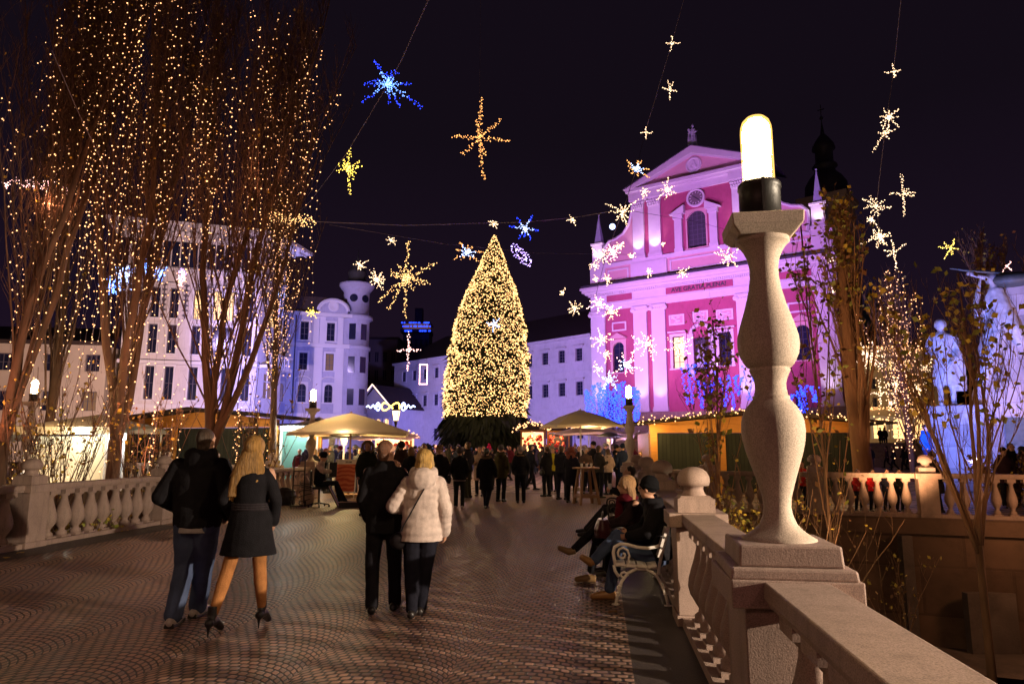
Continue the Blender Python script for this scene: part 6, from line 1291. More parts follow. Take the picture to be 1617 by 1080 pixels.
# --- the couple in black, far left
p = G(292, 984); rt = empty('person', (p.x, p.y, 0), R(-3)); rt.scale = (1.06,) * 3; GC = 'couples walking away in the foreground'
tag(rt, 'broad man in a black jacket and blue jeans, seen from behind at the far left', 'person', GC)
J = J_(pel=(.05, 0, .95), che=(.04, .02, 1.28), nek=(.05, .04, 1.50), hd=(.06, .06, 1.65), sL=(-.21, .02, 1.42), eL=(-.30, -.02, 1.14), wL=(-.17, .20, .98), sR=(.27, .02, 1.42), eR=(.36, -.02, 1.14), wR=(.27, .16, .96),
       hL=(-.04, 0, .92), kL=(-.07, .06, .50), aL=(-.06, -.10, .10), hR=(.14, 0, .92), kR=(.06, .16, .50), aR=(-.02, .26, .10), tL=-8, tR=4)
part(rt, 'body', body_mesh(J, 4), None); part(rt, 'trousers', trousers_mesh(J, (.125, .095, .082), .011, .016, .185), 'denim', (.075, .10, .19))
part(rt, 'jacket', coat_mesh(J, .86, .235, .27, .215, (.098, .088, .066), .011, .022, 0, 1.05, dy=.165, flare_y=.155), 'cloth', BLK)
m = MB(); eloft(m, [((.05, 0, .815), .192, .142), ((.05, 0, .87), .20, .145)]); part(rt, 'shirt_hem', organic(m, .012, 1), 'cloth', (.45, .42, .42))
part(rt, 'shoes', shoes_mesh(J), 'leather', (.45, .38, .36)); m = MB()
for S in 'LR': a = J['a' + S]; f = facing(J['t' + S]); m.tube([V3((a.x, a.y, .012)) - f * .09, V3((a.x, a.y, .012)) + f * .20], [.045, .04], 10); m.tube([V3((a.x - .045, a.y + .06, .05)), V3((a.x, a.y + .07, .095)), V3((a.x + .045, a.y + .06, .05))], .012, 6)
part(rt, 'shoe_straps', m.mesh('shoe_straps'), 'black_metal'); part(rt, 'hair', hair_mesh('crop', J['hd'], 4), 'hair', (.07, .04, .025))
p = G(376, 996); rt = empty('person', (p.x, p.y, 0), R(2)); rt.scale = (1.0,) * 3
tag(rt, 'woman with long blond hair, short black coat, tan legs and high heeled boots', 'person', GC)
J = J_(pel=(.05, 0, 1.01), che=(.06, .0, 1.33), nek=(.06, .0, 1.52), hd=(.06, .02, 1.665), sL=(-.10, 0, 1.45), eL=(-.20, -.02, 1.20), wL=(-.16, .14, 1.02), sR=(.22, 0, 1.45), eR=(.30, -.03, 1.20), wR=(.24, .12, .98),
       hL=(-.03, 0, .98), kL=(-.12, -.02, .56), aL=(-.185, -.16, .17), hR=(.13, 0, .98), kR=(.15, .06, .56), aR=(.165, .14, .17), tL=4, tR=2)
part(rt, 'body', body_mesh(J, 8, feet=False), None); m = MB()
for S in 'LR': seg(m, [J['h' + S], J['h' + S].lerp(J['k' + S], .6), J['k' + S], J['k' + S].lerp(J['a' + S], .35), J['a' + S]], [.088, .072, .062, .062, .041])
part(rt, 'stockings', organic(m, .010, 3), 'cloth', (.40, .17, .06)); part(rt, 'coat', coat_mesh(J, .69, .185, .185, .265, (.068, .058, .05), .011, .014, 0, 0, dy=.125, flare_y=.18, waist=.155), 'cloth', BLK)
m = MB(); pts = [(.055 + .172 * math.cos(a), .128 * math.sin(a), 1.135) for a in np.linspace(0, 2 * PI, 25)]; [m.tube([(x, y, z + dz) for x, y, z in pts], .014, 5) for dz in (-.022, 0, .022)]; part(rt, 'belt', m.mesh('belt'), 'leather', (.03, .025, .03))
part(rt, 'boots', shoes_mesh(J, .008, .042, heel=.10), 'leather', (.015, .012, .014)); part(rt, 'hair', hair_mesh('long', J['hd'], 8, .008, .47, -.07, .155), 'hair', (.42, .22, .055))
# --- the middle couple
p = G(604, 966); rt = empty('person', (p.x, p.y, 0), R(0)); tag(rt, 'tall balding man in a long black coat with his hand at his ear', 'person', GC)
J = J_(che=(-.01, 0, 1.30), nek=(-.01, 0, 1.50), hd=(.0, .015, 1.645), sL=(-.20, 0, 1.43), eL=(-.235, -.04, 1.15), wL=(-.20, .10, .93), sR=(.18, 0, 1.43), eR=(.265, .12, 1.20), wR=(.12, .12, 1.44), aL=(-.10, -.07, .09), kL=(-.12, .0, .50), aR=(.11, .10, .09), kR=(.10, .07, .50), tL=-8, tR=6)
part(rt, 'body', body_mesh(J, 32, .0085, curls=(.5, .55), palms=(None, V3((-.4, -1, 0)))), None); part(rt, 'trousers', trousers_mesh(J, (.10, .078, .070), .012, .012, .16), 'cloth', (.014, .013, .018))
part(rt, 'coat', coat_mesh(J, .80, .205, .225, .20, (.080, .07, .055), .011, .014, 0, 0, collar=.078, dy=.14, flare_y=.145, sleeve_end=.96), 'cloth', BLK); part(rt, 'shoes', shoes_mesh(J), 'leather', (.015, .012, .012)); part(rt, 'hair', hair_mesh('crop', J['hd'], 32), 'hair', (.20, .085, .045))
p = G(658, 974); rt = empty('person', (p.x, p.y, 0), R(0)); rt.scale = (.935,) * 3; tag(rt, 'woman with a blond bob and a white quilted jacket, shoulder strap across her back', 'person', GC)
J = J_(pel=(.03, 0, .96), che=(.05, 0, 1.30), nek=(.05, 0, 1.50), sL=(-.15, 0, 1.43), hd=(.06, .015, 1.655), eL=(-.285, -.03, 1.17), wL=(-.20, .17, 1.12), sR=(.24, 0, 1.43), eR=(.30, -.04, 1.14), wR=(.29, .04, .89), kL=(-.07, .0, .5), aL=(-.05, -.03, .09), kR=(.08, .04, .50), aR=(.03, .12, .09), hL=(-.06, 0, .93), hR=(.12, 0, .93), tR=5)
part(rt, 'body', body_mesh(J, 12), None); part(rt, 'trousers', trousers_mesh(J, (.112, .082, .064), .012, .012, .165), 'cloth', (.013, .013, .022)); part(rt, 'jacket', coat_mesh(J, .80, .215, .215, .232, (.088, .08, .060), .009, .012, .075, 1.25, dy=.155, flare_y=.165), 'cloth', (.62, .50, .46))
part(rt, 'boots', shoes_mesh(J), 'leather', (.02, .016, .016)); part(rt, 'hair', hair_mesh('bob', J['hd'], 12, .008), 'hair', (.60, .36, .10)); m = MB(); pts = [(.10, -.148, 1.42), (.06, -.172, 1.34), (.0, -.175, 1.23), (-.07, -.170, 1.10), (-.14, -.155, .98), (-.18, -.11, .90)]
for a, b in zip(pts[:-1], pts[1:]):
    a, b = V3(a), V3(b); n_ = V3((.8, 0, .55)) * .016; m.add([a - n_, a + n_, b + n_, b - n_, a - n_ + V3((0, .02, 0)), a + n_ + V3((0, .02, 0)), b + n_ + V3((0, .02, 0)), b - n_ + V3((0, .02, 0))], [(0, 1, 2, 3), (4, 7, 6, 5), (0, 4, 5, 1), (3, 2, 6, 7), (1, 5, 6, 2), (0, 3, 7, 4)])
sb = part(rt, 'shoulder_strap', m.mesh('strap'), 'leather', (.012, .010, .012)); m = MB(); m.ball((-.2, -.02, .80), .13, 12, 8, (.9, .55, .75)); part(rt, 'bag', organic(m, .015, 2), 'leather', (.012, .010, .012))
m = MB(); eloft(m, [((.05, -.0, 1.565), .075, .08), ((.05, -.02, 1.53), .105, .10), ((.05, -.02, 1.50), .10, .095)]); part(rt, 'scarf', organic(m, .012, 1, .02, .04), 'fur', (.02, .017, .016))

# --- white iron bench against the right balustrade
def bench(y0, L, label, white=True, group='iron benches along the right balustrade'):
    xb = xr(y0) - .235; o = empty('park_bench', (xb, y0, 0), R(-7.2)); tag(o, label, 'bench', group); ir = 'white_iron' if white else 'iron'
    for yy in (0, L):
        m = MB(); m.smooth = True   # side frame in the x (towards deck is -x), z plane
        def tb(pts, r): m.tube([(x, yy, z) for x, z in pts], r, 8)
        tb([(-.56, .01), (-.53, .12), (-.49, .25), (-.42, .34), (-.33, .385), (-.22, .385), (-.12, .33), (-.06, .22), (-.02, .10), (.0, .01)], .017)
        tb([(-.52, .30), (-.56, .36), (-.57, .42)], .017); tb([(-.57, .42), (-.30, .415), (-.10, .40)], .016); tb([(-.10, .33), (-.085, .42), (-.04, .60), (.03, .84), (.05, .87)], .017)
        tb([(-.02, .665), (-.10, .625), (-.20, .605), (-.32, .615), (-.42, .64), (-.50, .645), (-.56, .61), (-.575, .55), (-.565, .48), (-.555, .43)], .018)
        sp_ = [(-.47 + (.072 - .0065 * k) * math.cos(PI * .5 + k * .62), .535 + (.072 - .0065 * k) * math.sin(PI * .5 + k * .62)) for k in range(11)]; tb(sp_, .012); tb([(-.47, .607), (-.42, .58), (-.40, .52), (-.42, .44)], .012)
        sp_ = [(-.47 + (.05 - .005 * k) * math.cos(k * .65), .31 + (.05 - .005 * k) * math.sin(k * .65)) for k in range(9)]; tb(sp_, .011)
        for x, z in ((-.56, .012), (.0, .012)): m.ball((x, yy, z), .035, 10, 6, (1.3, 1, .35))
        for x, z in ((-.535, .13), (-.51, .2), (-.03, .13), (-.05, .2)): m.ball((x, yy, z), .026, 8, 6, (1, 1, .6))
        m.build('side_frame', ir, o)
    for x, z, a in ((-.50, .435, 0), (-.385, .425, 4), (-.27, .42, 5), (-.16, .425, -10)):
        m = MB(); T = Matrix.Translation((x, 0, z)) @ Matrix.Rotation(R(a), 4, 'Y'); m.box(-.048, .048, -.05, L + .05, -.014, .014, T); m.build('seat_slat', ir if white else 'bench_wood', o)
    for x, z in ((-.075, .56), (-.045, .67), (-.005, .78)):
        m = MB(); T = Matrix.Translation((x, 0, z)) @ Matrix.Rotation(R(17), 4, 'Y'); m.box(-.014, .014, -.05, L + .05, -.045, .045, T); m.build('back_slat', ir if white else 'bench_wood', o)
    return o
B1 = bench(7.68, 1.65, 'white painted iron bench with scrolled armrests, in the right foreground')
B2 = bench(12.9, 1.6, 'dark iron bench farther along the balustrade near the high table', False)
# seated people: local +Y = facing the deck; rotated to face -x
def seat_at(y, off=.36, rot=90 - 7.2, z=0): return V3((xr(y) - .275 - off, y, z)), R(rot)
JS = dict(pel=(0, .0, .50), che=(0, -.07, .86), nek=(0, -.05, 1.05), hd=(0, .0, 1.20), sL=(-.19, -.05, .99), sR=(.19, -.05, .99), hL=(-.10, .02, .50), hR=(.10, .02, .50))
q, a = seat_at(8.05, .02); rt = empty('person', q, a); tag(rt, 'seated man in black jacket, black beanie and jeans on the white bench', 'person', 'people sitting on the white bench')
J = J_(**{**JS, 'pel': (0, .0, .53), 'che': (0, .0, .88), 'nek': (0, .04, 1.07), 'hd': (0, .10, 1.215), 'sL': (-.20, .02, 1.0), 'sR': (.20, .02, 1.0), 'eL': (-.27, .13, .76), 'wL': (-.12, .34, .70), 'eR': (.27, .14, .76), 'wR': (.13, .33, .72), 'kL': (-.13, .45, .58), 'aL': (-.12, .56, .12), 'kR': (.0, .47, .68), 'aR': (-.14, .72, .44), 'tL': -5, 'tR': -30})
m = J; part(rt, 'body', body_mesh({**J, 'aR': J['aR']}, 25, .009, feet=False, curls=(.7, .7), palms=(V3((1, 0, 0)), V3((-1, 0, 0)))), None); part(rt, 'trousers', trousers_mesh(J, (.10, .08, .062), .011, .014, .175), 'denim', (.06, .085, .16))
part(rt, 'jacket', coat_mesh(J, .45, .21, .235, .205, (.09, .078, .055), .011, .02, 0, 0, collar=.085, dy=.155, flare_y=.16, sleeve_end=.93), 'cloth', BLK); part(rt, 'beanie', hair_mesh('beanie', J['hd'], 25, .009), 'knit', (.010, .010, .012)); part(rt, 'eyes', eyes_mesh(J['hd'], 25), None)
m = MB(); f = V3((-.2, .95, -.1)); a0 = J['aL']; m.ball((a0.x, a0.y - .04, .05), .05, 8, 6); m.tube([(a0.x, a0.y - .05, .05), (a0.x, a0.y + .06, .055), (a0.x - .02, a0.y + .19, .04)], [.05, .052, .038], 9); m.ball((a0.x - .02, a0.y + .19, .04), .038, 8, 6); m.tube([J['aL'] + V3((0, 0, .03)), (a0.x, a0.y - .02, .06)], [.048, .05], 9)
b0 = J['aR']; m.tube([b0 + V3((.02, -.03, .0)), b0 + V3((-.02, .05, -.03)), b0 + V3((-.05, .14, .03))], [.048, .052, .038], 9); m.ball(b0 + V3((-.05, .14, .03)), .038, 8, 6); m.ball(b0 + V3((.02, -.03, 0)), .048, 8, 6); part(rt, 'shoes', organic(m, .010, 2), 'leather', (.30, .15, .055))
q, a = seat_at(8.95, .28); rt = empty('person', q, a); tag(rt, 'seated woman with long straight blond hair and a red plaid scarf on the white bench', 'person', 'people sitting on the white bench')
J = J_(**{**JS, 'pel': (0, .0, .52), 'nek': (0, .0, 1.05), 'hd': (0, .06, 1.20), 'eL': (-.22, .12, .78), 'wL': (-.10, .34, .72), 'eR': (.22, .12, .78), 'wR': (.08, .34, .72), 'kL': (-.10, .44, .55), 'aL': (-.02, .52, .16), 'kR': (.06, .45, .66), 'aR': (-.05, .74, .40), 'tL': 0, 'tR': 10})
part(rt, 'body', body_mesh(J, 15, .010, feet=False, curls=(.7, .7)), None); part(rt, 'trousers', trousers_mesh(J, (.09, .066, .05), .011, .012, .165), 'cloth', (.012, .011, .014)); part(rt, 'jacket', coat_mesh(J, .45, .18, .19, .19, (.075, .065, .05), .012, .016, 0, 0, dy=.13, sleeve_end=.93), 'cloth', (.035, .02, .022))
part(rt, 'hair', hair_mesh('long', J['hd'], 15, .009, .44, .02, .11), 'hair', (.50, .27, .12)); m = MB(); eloft(m, [(J['nek'] + V3((0, .02, .06)), .085, .09), (J['nek'] + V3((0, .03, .02)), .13, .125), (J['nek'] + V3((0, .03, -.04)), .14, .13)]); m.tube([J['nek'] + V3((.06, .12, 0)), J['nek'] + V3((.08, .17, -.28))], [.06, .05], 8); part(rt, 'scarf', organic(m, .012, 2, .02, .05), 'knit', (.13, .012, .022))
m = MB(); b0 = J['aR']; m.tube([b0 + V3((0, -.03, 0)), b0 + V3((.0, .06, -.02)), b0 + V3((.02, .17, .02))], [.05, .052, .038], 9); m.ball(b0 + V3((.02, .17, .02)), .038, 8, 6); b0 = J['aL']; m.tube([(b0.x, b0.y - .06, .05), (b0.x, b0.y + .05, .055), (b0.x, b0.y + .18, .04)], [.05, .052, .038], 9); m.ball((b0.x, b0.y + .18, .04), .038, 8, 6); part(rt, 'shoes', organic(m, .010, 2), 'leather', (.22, .13, .06)); part(rt, 'eyes', eyes_mesh(J['hd'], 15), None)
q, a = seat_at(9.45, .10); rt = empty('person', q, a); tag(rt, 'third sitter on the white bench, brown hair, mostly hidden behind the man in the beanie', 'person', 'people sitting on the white bench')
J = J_(**{**JS, 'pel': (0, .0, .50), 'che': (0, -.10, .84), 'nek': (0, -.10, 1.02), 'hd': (0, -.05, 1.17), 'eL': (-.22, .05, .76), 'wL': (-.10, .28, .68), 'eR': (.22, .05, .76), 'wR': (.08, .28, .68), 'kL': (-.12, .45, .5), 'aL': (-.12, .48, .09), 'kR': (.1, .45, .5), 'aR': (.10, .50, .09)})
part(rt, 'body', body_mesh(J, 0, .012), None); part(rt, 'trousers', trousers_mesh(J, voxel=.014), 'cloth', (.015, .014, .02)); part(rt, 'jacket', coat_mesh(J, .45, voxel=.014), 'cloth', (.03, .03, .05)); part(rt, 'hair', hair_mesh('bob', J['hd'], 0), 'hair', (.16, .09, .045)); part(rt, 'shoes', shoes_mesh(J), 'leather', (.03, .02, .015))
q = V3((xr(8.5) - .30 - .62, 8.50, .62)); m = MB(); eloft(m, [((0, 0, 0), .17, .10), ((0, 0, .10), .19, .11), ((0, 0, .22), .15, .06)]); o = new_ob('handbag', mm(organic(m, .012, 2, .02, .06), 'leather'), None, q, R(80), (.05, .010, .014)); tag(o, 'glossy dark red handbag resting on the laps of the people on the bench', 'handbag')
m = MB(); m.tube([(.10 * math.cos(t), 0, .20 + .10 * math.sin(t)) for t in np.linspace(0, PI, 10)], .009, 6); part(o, 'handle', m.mesh('handle'), 'leather', (.02, .01, .01))
q, a = seat_at(13.5, .10); rt = empty('person', q, a); tag(rt, 'man in black lounging on the farther dark bench with a drink', 'person')
J = J_(**{**JS, 'pel': (0, .08, .50), 'eL': (-.24, .14, .80), 'wL': (-.08, .36, .86), 'eR': (.24, .14, .80), 'wR': (.06, .36, .88), 'kL': (-.12, .46, .48), 'aL': (-.14, .80, .12), 'kR': (.1, .48, .52), 'aR': (.06, .84, .13)})
part(rt, 'body', body_mesh(J, 5, .011, curls=(.9, .9)), None); part(rt, 'trousers', trousers_mesh(J, voxel=.013), 'cloth', (.03, .03, .03)); part(rt, 'jacket', coat_mesh(J, .45, voxel=.013, sleeve_end=.9), 'cloth', (.014, .013, .016)); part(rt, 'hair', hair_mesh('short', J['hd'], 5), 'hair', (.03, .02, .015)); part(rt, 'shoes', shoes_mesh(J, .011), 'leather', (.02, .02, .02))
m = MB(); m.lathe([(.03, 0), (.04, .12), (.035, .121), (.001, .11)], 10); tag(m.build('paper_cup', 'canvas_white', None, q + V3((-.38, .0, .87))), 'white cup in the hands of the man lounging on the dark bench', 'cup')
# --- accordion player
p = G(503, 800); D_ = p.y; rt = empty('person', (p.x, p.y, 0), R(-72)); tag(rt, 'accordion player in a dark hat, white shirt and waistcoat, sitting on an office chair', 'person')
hs_ = .17; JA = {k: tuple(V3(v) + V3((0, 0, hs_))) for k, v in JS.items()}
J = J_(**{**JA, 'pel': (0, 0, .69), 'che': (0, .0, 1.04), 'nek': (0, .03, 1.23), 'hd': (0, .08, 1.38), 'eL': (-.32, .10, 1.0), 'wL': (-.22, .34, .98), 'eR': (.32, .10, 1.0), 'wR': (.20, .32, 1.0), 'kL': (-.16, .46, .66), 'aL': (-.18, .62, .10), 'kR': (.15, .46, .66), 'aR': (.18, .75, .10)})
part(rt, 'body', body_mesh(J, 10, .011, curls=(.6, .6)), None); part(rt, 'trousers', trousers_mesh(J, voxel=.013), 'cloth', (.02, .02, .028)); part(rt, 'shirt', coat_mesh(J, .62, .19, .205, .19, (.085, .075, .05), .012, .02, sleeve_end=.95), 'cloth', (.62, .48, .42))
m = MB(); eloft(m, [((0, 0, .62), .20, .16), ((0, 0, .85), .205, .16), ((0, 0, 1.05), .20, .155), ((0, .01, 1.16), .15, .13)]); part(rt, 'waistcoat', organic(m, .014, 2, .01), 'cloth', (.014, .013, .018)); part(rt, 'hat', hair_mesh('brim', J['hd'] + V3((0, 0, .02)), 0), 'cloth', (.012, .010, .012)); part(rt, 'shoes', shoes_mesh(J, .011), 'leather', (.02, .016, .014)); part(rt, 'eyes', eyes_mesh(J['hd'], 10), None)
ac = empty('accordion', rt.location + Matrix.Rotation(R(-72), 3, 'Z') @ V3((0, .36, .84)), R(-72)); tag(ac, 'silver and white accordion held by the seated player', 'accordion')
m = MB()
for k in range(12): w_ = .0 if k % 2 else .014; m.box(-.09 + k * .018, -.074 + k * .018, -.09 + w_, .09 - w_, .01 + w_, .39 - w_)
m.build('bellows', 'canvas_white', ac); m = MB(); m.box(-.22, -.092, -.11, .10, 0, .40); m.build('bass_case', 'white_iron', ac, bevel=.015); m = MB(); m.box(.126, .20, -.11, .10, 0, .42); m.box(.2, .25, -.12, .0, .01, .41); m.build('treble_case', 'black_metal', ac, bevel=.012)
m = MB(); m.box(.205, .262, -.128, -.118, .03, .39); m.build('keyboard', 'canvas_white', ac)
oc = empty('office_chair', (p.x, p.y, 0), R(-72)); tag(oc, 'black swivel office chair under the accordion player', 'chair')
m = MB(); m.box(-.23, .23, -.20, .24, .50, .57); m.build('seat', 'black_metal', oc, bevel=.03); m = MB(); m.tube([(0, 0, .10), (0, 0, .50)], .028, 8); m.build('gas_column', 'iron', oc); m = MB(); m.box(-.2, .2, -.27, -.22, .62, 1.02); m.tube([(0, -.1, .5), (0, -.25, .55), (0, -.26, .7)], .02, 6); m.build('backrest', 'black_metal', oc)
for k in range(5):
    a = k * 2 * PI / 5; m = MB(); m.tube([(0, 0, .11), (.30 * math.cos(a), .30 * math.sin(a), .07)], [.028, .018], 6); l_ = m.build('leg', 'iron', oc); m = MB(); m.lathe([(.03, -.02), (.03, .02)], 10, (0, 0, 0), Matrix.Translation((.30 * math.cos(a), .30 * math.sin(a), .031)) @ Matrix.Rotation(R(90), 4, 'X')); m.build('castor', 'black_metal', l_)
cs = empty('accordion_case', G(540, 802), R(8)); tag(cs, 'open dark accordion case with a blue lining in front of the player', 'case')
m = MB(); m.box(-.1, .55, -.02, .40, 0, .03); m.box(-.1, .55, -.02, .01, .03, .16); m.box(-.1, .55, .37, .40, .03, .16); m.box(.52, .55, .01, .37, .03, .16); m.build('tray', 'black_metal', cs); m = MB(); T = Matrix.Translation((-.10, 0, .05)) @ Matrix.Rotation(R(-28), 4, 'Y'); m.box(-.03, .0, -.02, .40, 0, .62, T); m.build('lid', 'black_metal', cs)
m = MB(); m.box(.001, .012, .02, .36, .03, .58, T); m.box(-.07, .52, .015, .365, .031, .04); m.build('lining', 'plain', cs, color=(.05, .07, .22)); m = MB(); m.tube([T @ V3((.012, -.02, .02)), T @ V3((.012, -.02, .62)), T @ V3((.012, .40, .62))], .010, 5); m.tube([(-.1, -.025, .165), (.55, -.025, .165)], .010, 5); m.build('trim', 'canvas_pink', cs)
sg = empty('poster_stand', G(543, 786), R(-6)); tag(sg, 'white framed poster stand with a red and orange poster beside the accordion player', 'poster stand'); T = Matrix.Translation((0, 0, .18)) @ Matrix.Rotation(R(-7), 4, 'X')
m = MB(); m.box(-.37, .37, 0, .03, 0, .03, T); m.box(-.37, .37, 0, .03, 1.07, 1.10, T); m.box(-.37, -.335, 0, .03, .03, 1.07, T); m.box(.335, .37, 0, .03, .03, 1.07, T)
for x in (-.34, .34): m.tube([T @ V3((x, .02, .02)), (x, -.01, 0)], .014, 6); m.tube([T @ V3((x, .03, 1.0)), (x, .5, 0)], .014, 6)
m.build('frame', 'canvas_white', sg); m = MB(); m.box(-.335, .335, .008, .02, .94, 1.07, T); m.build('header', 'canvas_white', sg)
po = mat('poster', (.45, .07, .03), .45, 1, 5, .5, stretch=(1, 1, 3)); t_ = po.node_tree; wv = t_.nodes.new('ShaderNodeTexWave'); wv.inputs['Scale'].default_value = 2.2; wv.inputs['Distortion'].default_value = 7; tcn = t_.nodes.new('ShaderNodeTexCoord'); t_.links.new(tcn.outputs['Object'], wv.inputs['Vector']); wv.wave_type = 'RINGS'; t_.links.new(_mix(t_, (.34, .035, .015), (.55, .16, .06), wv.outputs[0]), t_.nodes['Principled BSDF'].inputs['Base Color'])
m = MB(); m.box(-.335, .335, .006, .02, .03, .94, T); m.build('poster', 'poster', sg); tm = text_mesh('SKAM', .085, 'ornament', 'lettering', sg, T @ V3((.08, -.004, 1.005)), (R(90) - R(7), 0, 0), .003, .002)
ht = empty('hand_truck', G(470, 800), R(10)); tag(ht, 'folding black hand truck standing left of the accordion player', 'hand truck'); m = MB(); m.tube([(-.16, 0, .1), (-.15, .02, 1.36), (-.12, .02, 1.44), (.12, .02, 1.44), (.15, .02, 1.36), (.16, 0, .1)], .018, 8); m.tube([(-.155, 0, .6), (.155, 0, .6)], .012, 6); m.tube([(-.155, 0, 1.0), (.155, 0, 1.0)], .012, 6); m.box(-.18, .18, -.25, .0, .03, .05); m.build('frame', 'iron', ht)
for x in (-.2, .2): m = MB(); m.lathe([(.08, -.02), (.08, .02)], 14, (0, 0, 0), Matrix.Translation((x, .05, .08)) @ Matrix.Rotation(R(90), 4, 'Y')); m.build('wheel', 'black_metal', ht)
m = MB(); eloft(m, [((0, 0, .0), .16, .12), ((.02, 0, .25), .2, .15), ((-.03, 0, .5), .17, .14), ((-.08, 0, .75), .12, .1), ((-.06, 0, .86), .05, .04)]); pb = new_ob('plaid_bundle', mm(organic(m, .015, 2, .05, .12), 'plain'), None, G(484, 799), 0, (.40, .27, .19)); tag(pb, 'bundled pale plaid blanket strapped up behind the accordion player', 'blanket bundle')
m = MB()
for k in range(7): m.tube([(.20 * math.cos(t) - .02, .16 * math.sin(t), .1 + k * .1 + .06 * math.sin(t + k)) for t in np.linspace(0, 2 * PI, 14)], .012, 5)
m.build('straps', 'iron', pb)
m = MB(); eloft(m, [((0, 0, 0), .3, .2), ((0, 0, .25), .34, .22), ((.02, 0, .42), .28, .16), ((0, 0, .5), .12, .08)]); tag(new_ob('travel_bag', mm(organic(m, .018, 2, .05, .15), 'leather'), None, G(449, 797), 0, (.015, .013, .014)), 'bulky black travel bag on the pavement left of the hand truck', 'bag')
# sculpted figures of the monument
m = MB(); fx, fz = mloc(1497, 640, .5).x, zt; k = 1.98
def tr(*p): return V3((fx + p[0] * k, .45 + p[1] * k, fz + p[2] * k))
for s, yk, yt in ((-1, .02, -.12), (1, -.02, .08)): seg(m, [tr(s * .09, 0, .92), tr(s * .10, yk, .5), tr(s * .11, yt, .08)], [.09 * k, .065 * k, .05 * k]); m.ball(tr(s * .11, yt - .08, .04), .06 * k, 8, 6, (1, 1.8, .7))
def el(z, rx, ry, x=0): return (tr(x, 0, z), rx * k, ry * k)
eloft(m, [el(.42, .22, .15), el(.62, .235, .16), el(.95, .19, .14), el(1.15, .165, .125), el(1.32, .215, .14), el(1.44, .18, .12), el(1.52, .07, .07)])
seg(m, [tr(-.2, 0, 1.42), tr(-.27, .03, 1.14), tr(-.14, -.16, 1.0)], [.075 * k, .065 * k, .045 * k]); seg(m, [tr(.2, 0, 1.42), tr(.27, .0, 1.14), tr(.22, -.16, .94)], [.075 * k, .065 * k, .045 * k])
m.tube([tr(0, 0, 1.5), tr(0, 0, 1.6)], .06 * k, 8); m.ball(tr(0, -.01, 1.66), .11 * k, 12, 10, (.85, .95, 1.1)); m.ball(tr(0, .03, 1.68), .125 * k, 12, 8, (.95, .9, 1)); m.ball(tr(.13, -.17, .86), .05 * k, 8, 6)
m.tube([tr(.23, .02, 1.35), tr(.25, .1, .8), tr(.22, .1, .3)], [.08 * k, .12 * k, .14 * k], 8)
part(mo, 'poet_figure', organic(m, .04, 2, .05, .25), 'statue_stone'); m = MB()
def t2(px, py, dy=0): return mloc(px, py, .75 + dy)
seg(m, [t2(1560, 560), t2(1575, 520), t2(1580, 490), t2(1572, 462)], [.42, .46, .38, .30]); m.ball(t2(1566, 442), .26, 12, 10, (.9, 1, 1.15)); m.tube([t2(1568, 455), t2(1566, 446)], .13, 8)
seg(m, [t2(1562, 466), t2(1552, 500), t2(1545, 515)], [.15, .12, .09]); seg(m, [t2(1578, 464), t2(1560, 440, -.2), t2(1530, 432, -.4)], [.15, .11, .08]); seg(m, [t2(1590, 500, -.1), t2(1600, 520, -.2), t2(1610, 540)], [.3, .25, .2])
seg(m, [t2(1575, 530, -.2), t2(1562, 570, -.3), t2(1552, 600, -.2)], [.34, .3, .22]); m.tube([t2(1545, 515), t2(1541, 480, -.1), t2(1548, 440)], [.10, .13, .06], 8); part(mo, 'muse_figure', organic(m, .045, 2, .08, .3), 'statue_stone')
m = MB(); rn = random.Random(3); m.tube([t2(1500, 424, -.5), t2(1530, 428, -.45), t2(1562, 430, -.2), t2(1590, 432)], [.03, .05, .06, .04], 6); m.smooth = True; m.ball(t2(1598, 442), .55, 14, 8, (1.5, .8, .55)); m.build('laurel_branch', 'bronze', mo)
# ------------------------------------------------------------ the crowd: prototypes share mesh data, every person is an object of its own
POSES = {
 'stand': J_(wL=(-.20, .10, .94), wR=(.20, .10, .94)),
 'walk': J_(kL=(-.09, .18, .53), aL=(-.09, .24, .09), kR=(.09, -.02, .50), aR=(.09, -.30, .13), wL=(-.25, -.06, .93), wR=(.25, .14, .95), eR=(.26, .0, 1.16)),
 'hold': J_(eL=(-.24, .04, 1.16), wL=(-.10, .28, 1.16), eR=(.24, .04, 1.16), wR=(.10, .28, 1.20), kL=(-.12, .02, .5), aL=(-.13, .0, .09)),
 'lean': J_(che=(0, .03, 1.30), nek=(0, .05, 1.49), hd=(0, .10, 1.63), eL=(-.22, .05, 1.15), wL=(-.13, .22, 1.02), eR=(.22, .05, 1.15), wR=(.13, .22, 1.02), kR=(.14, .10, .50), aR=(.16, .04, .09)),
}
VX = .018
PM = {}
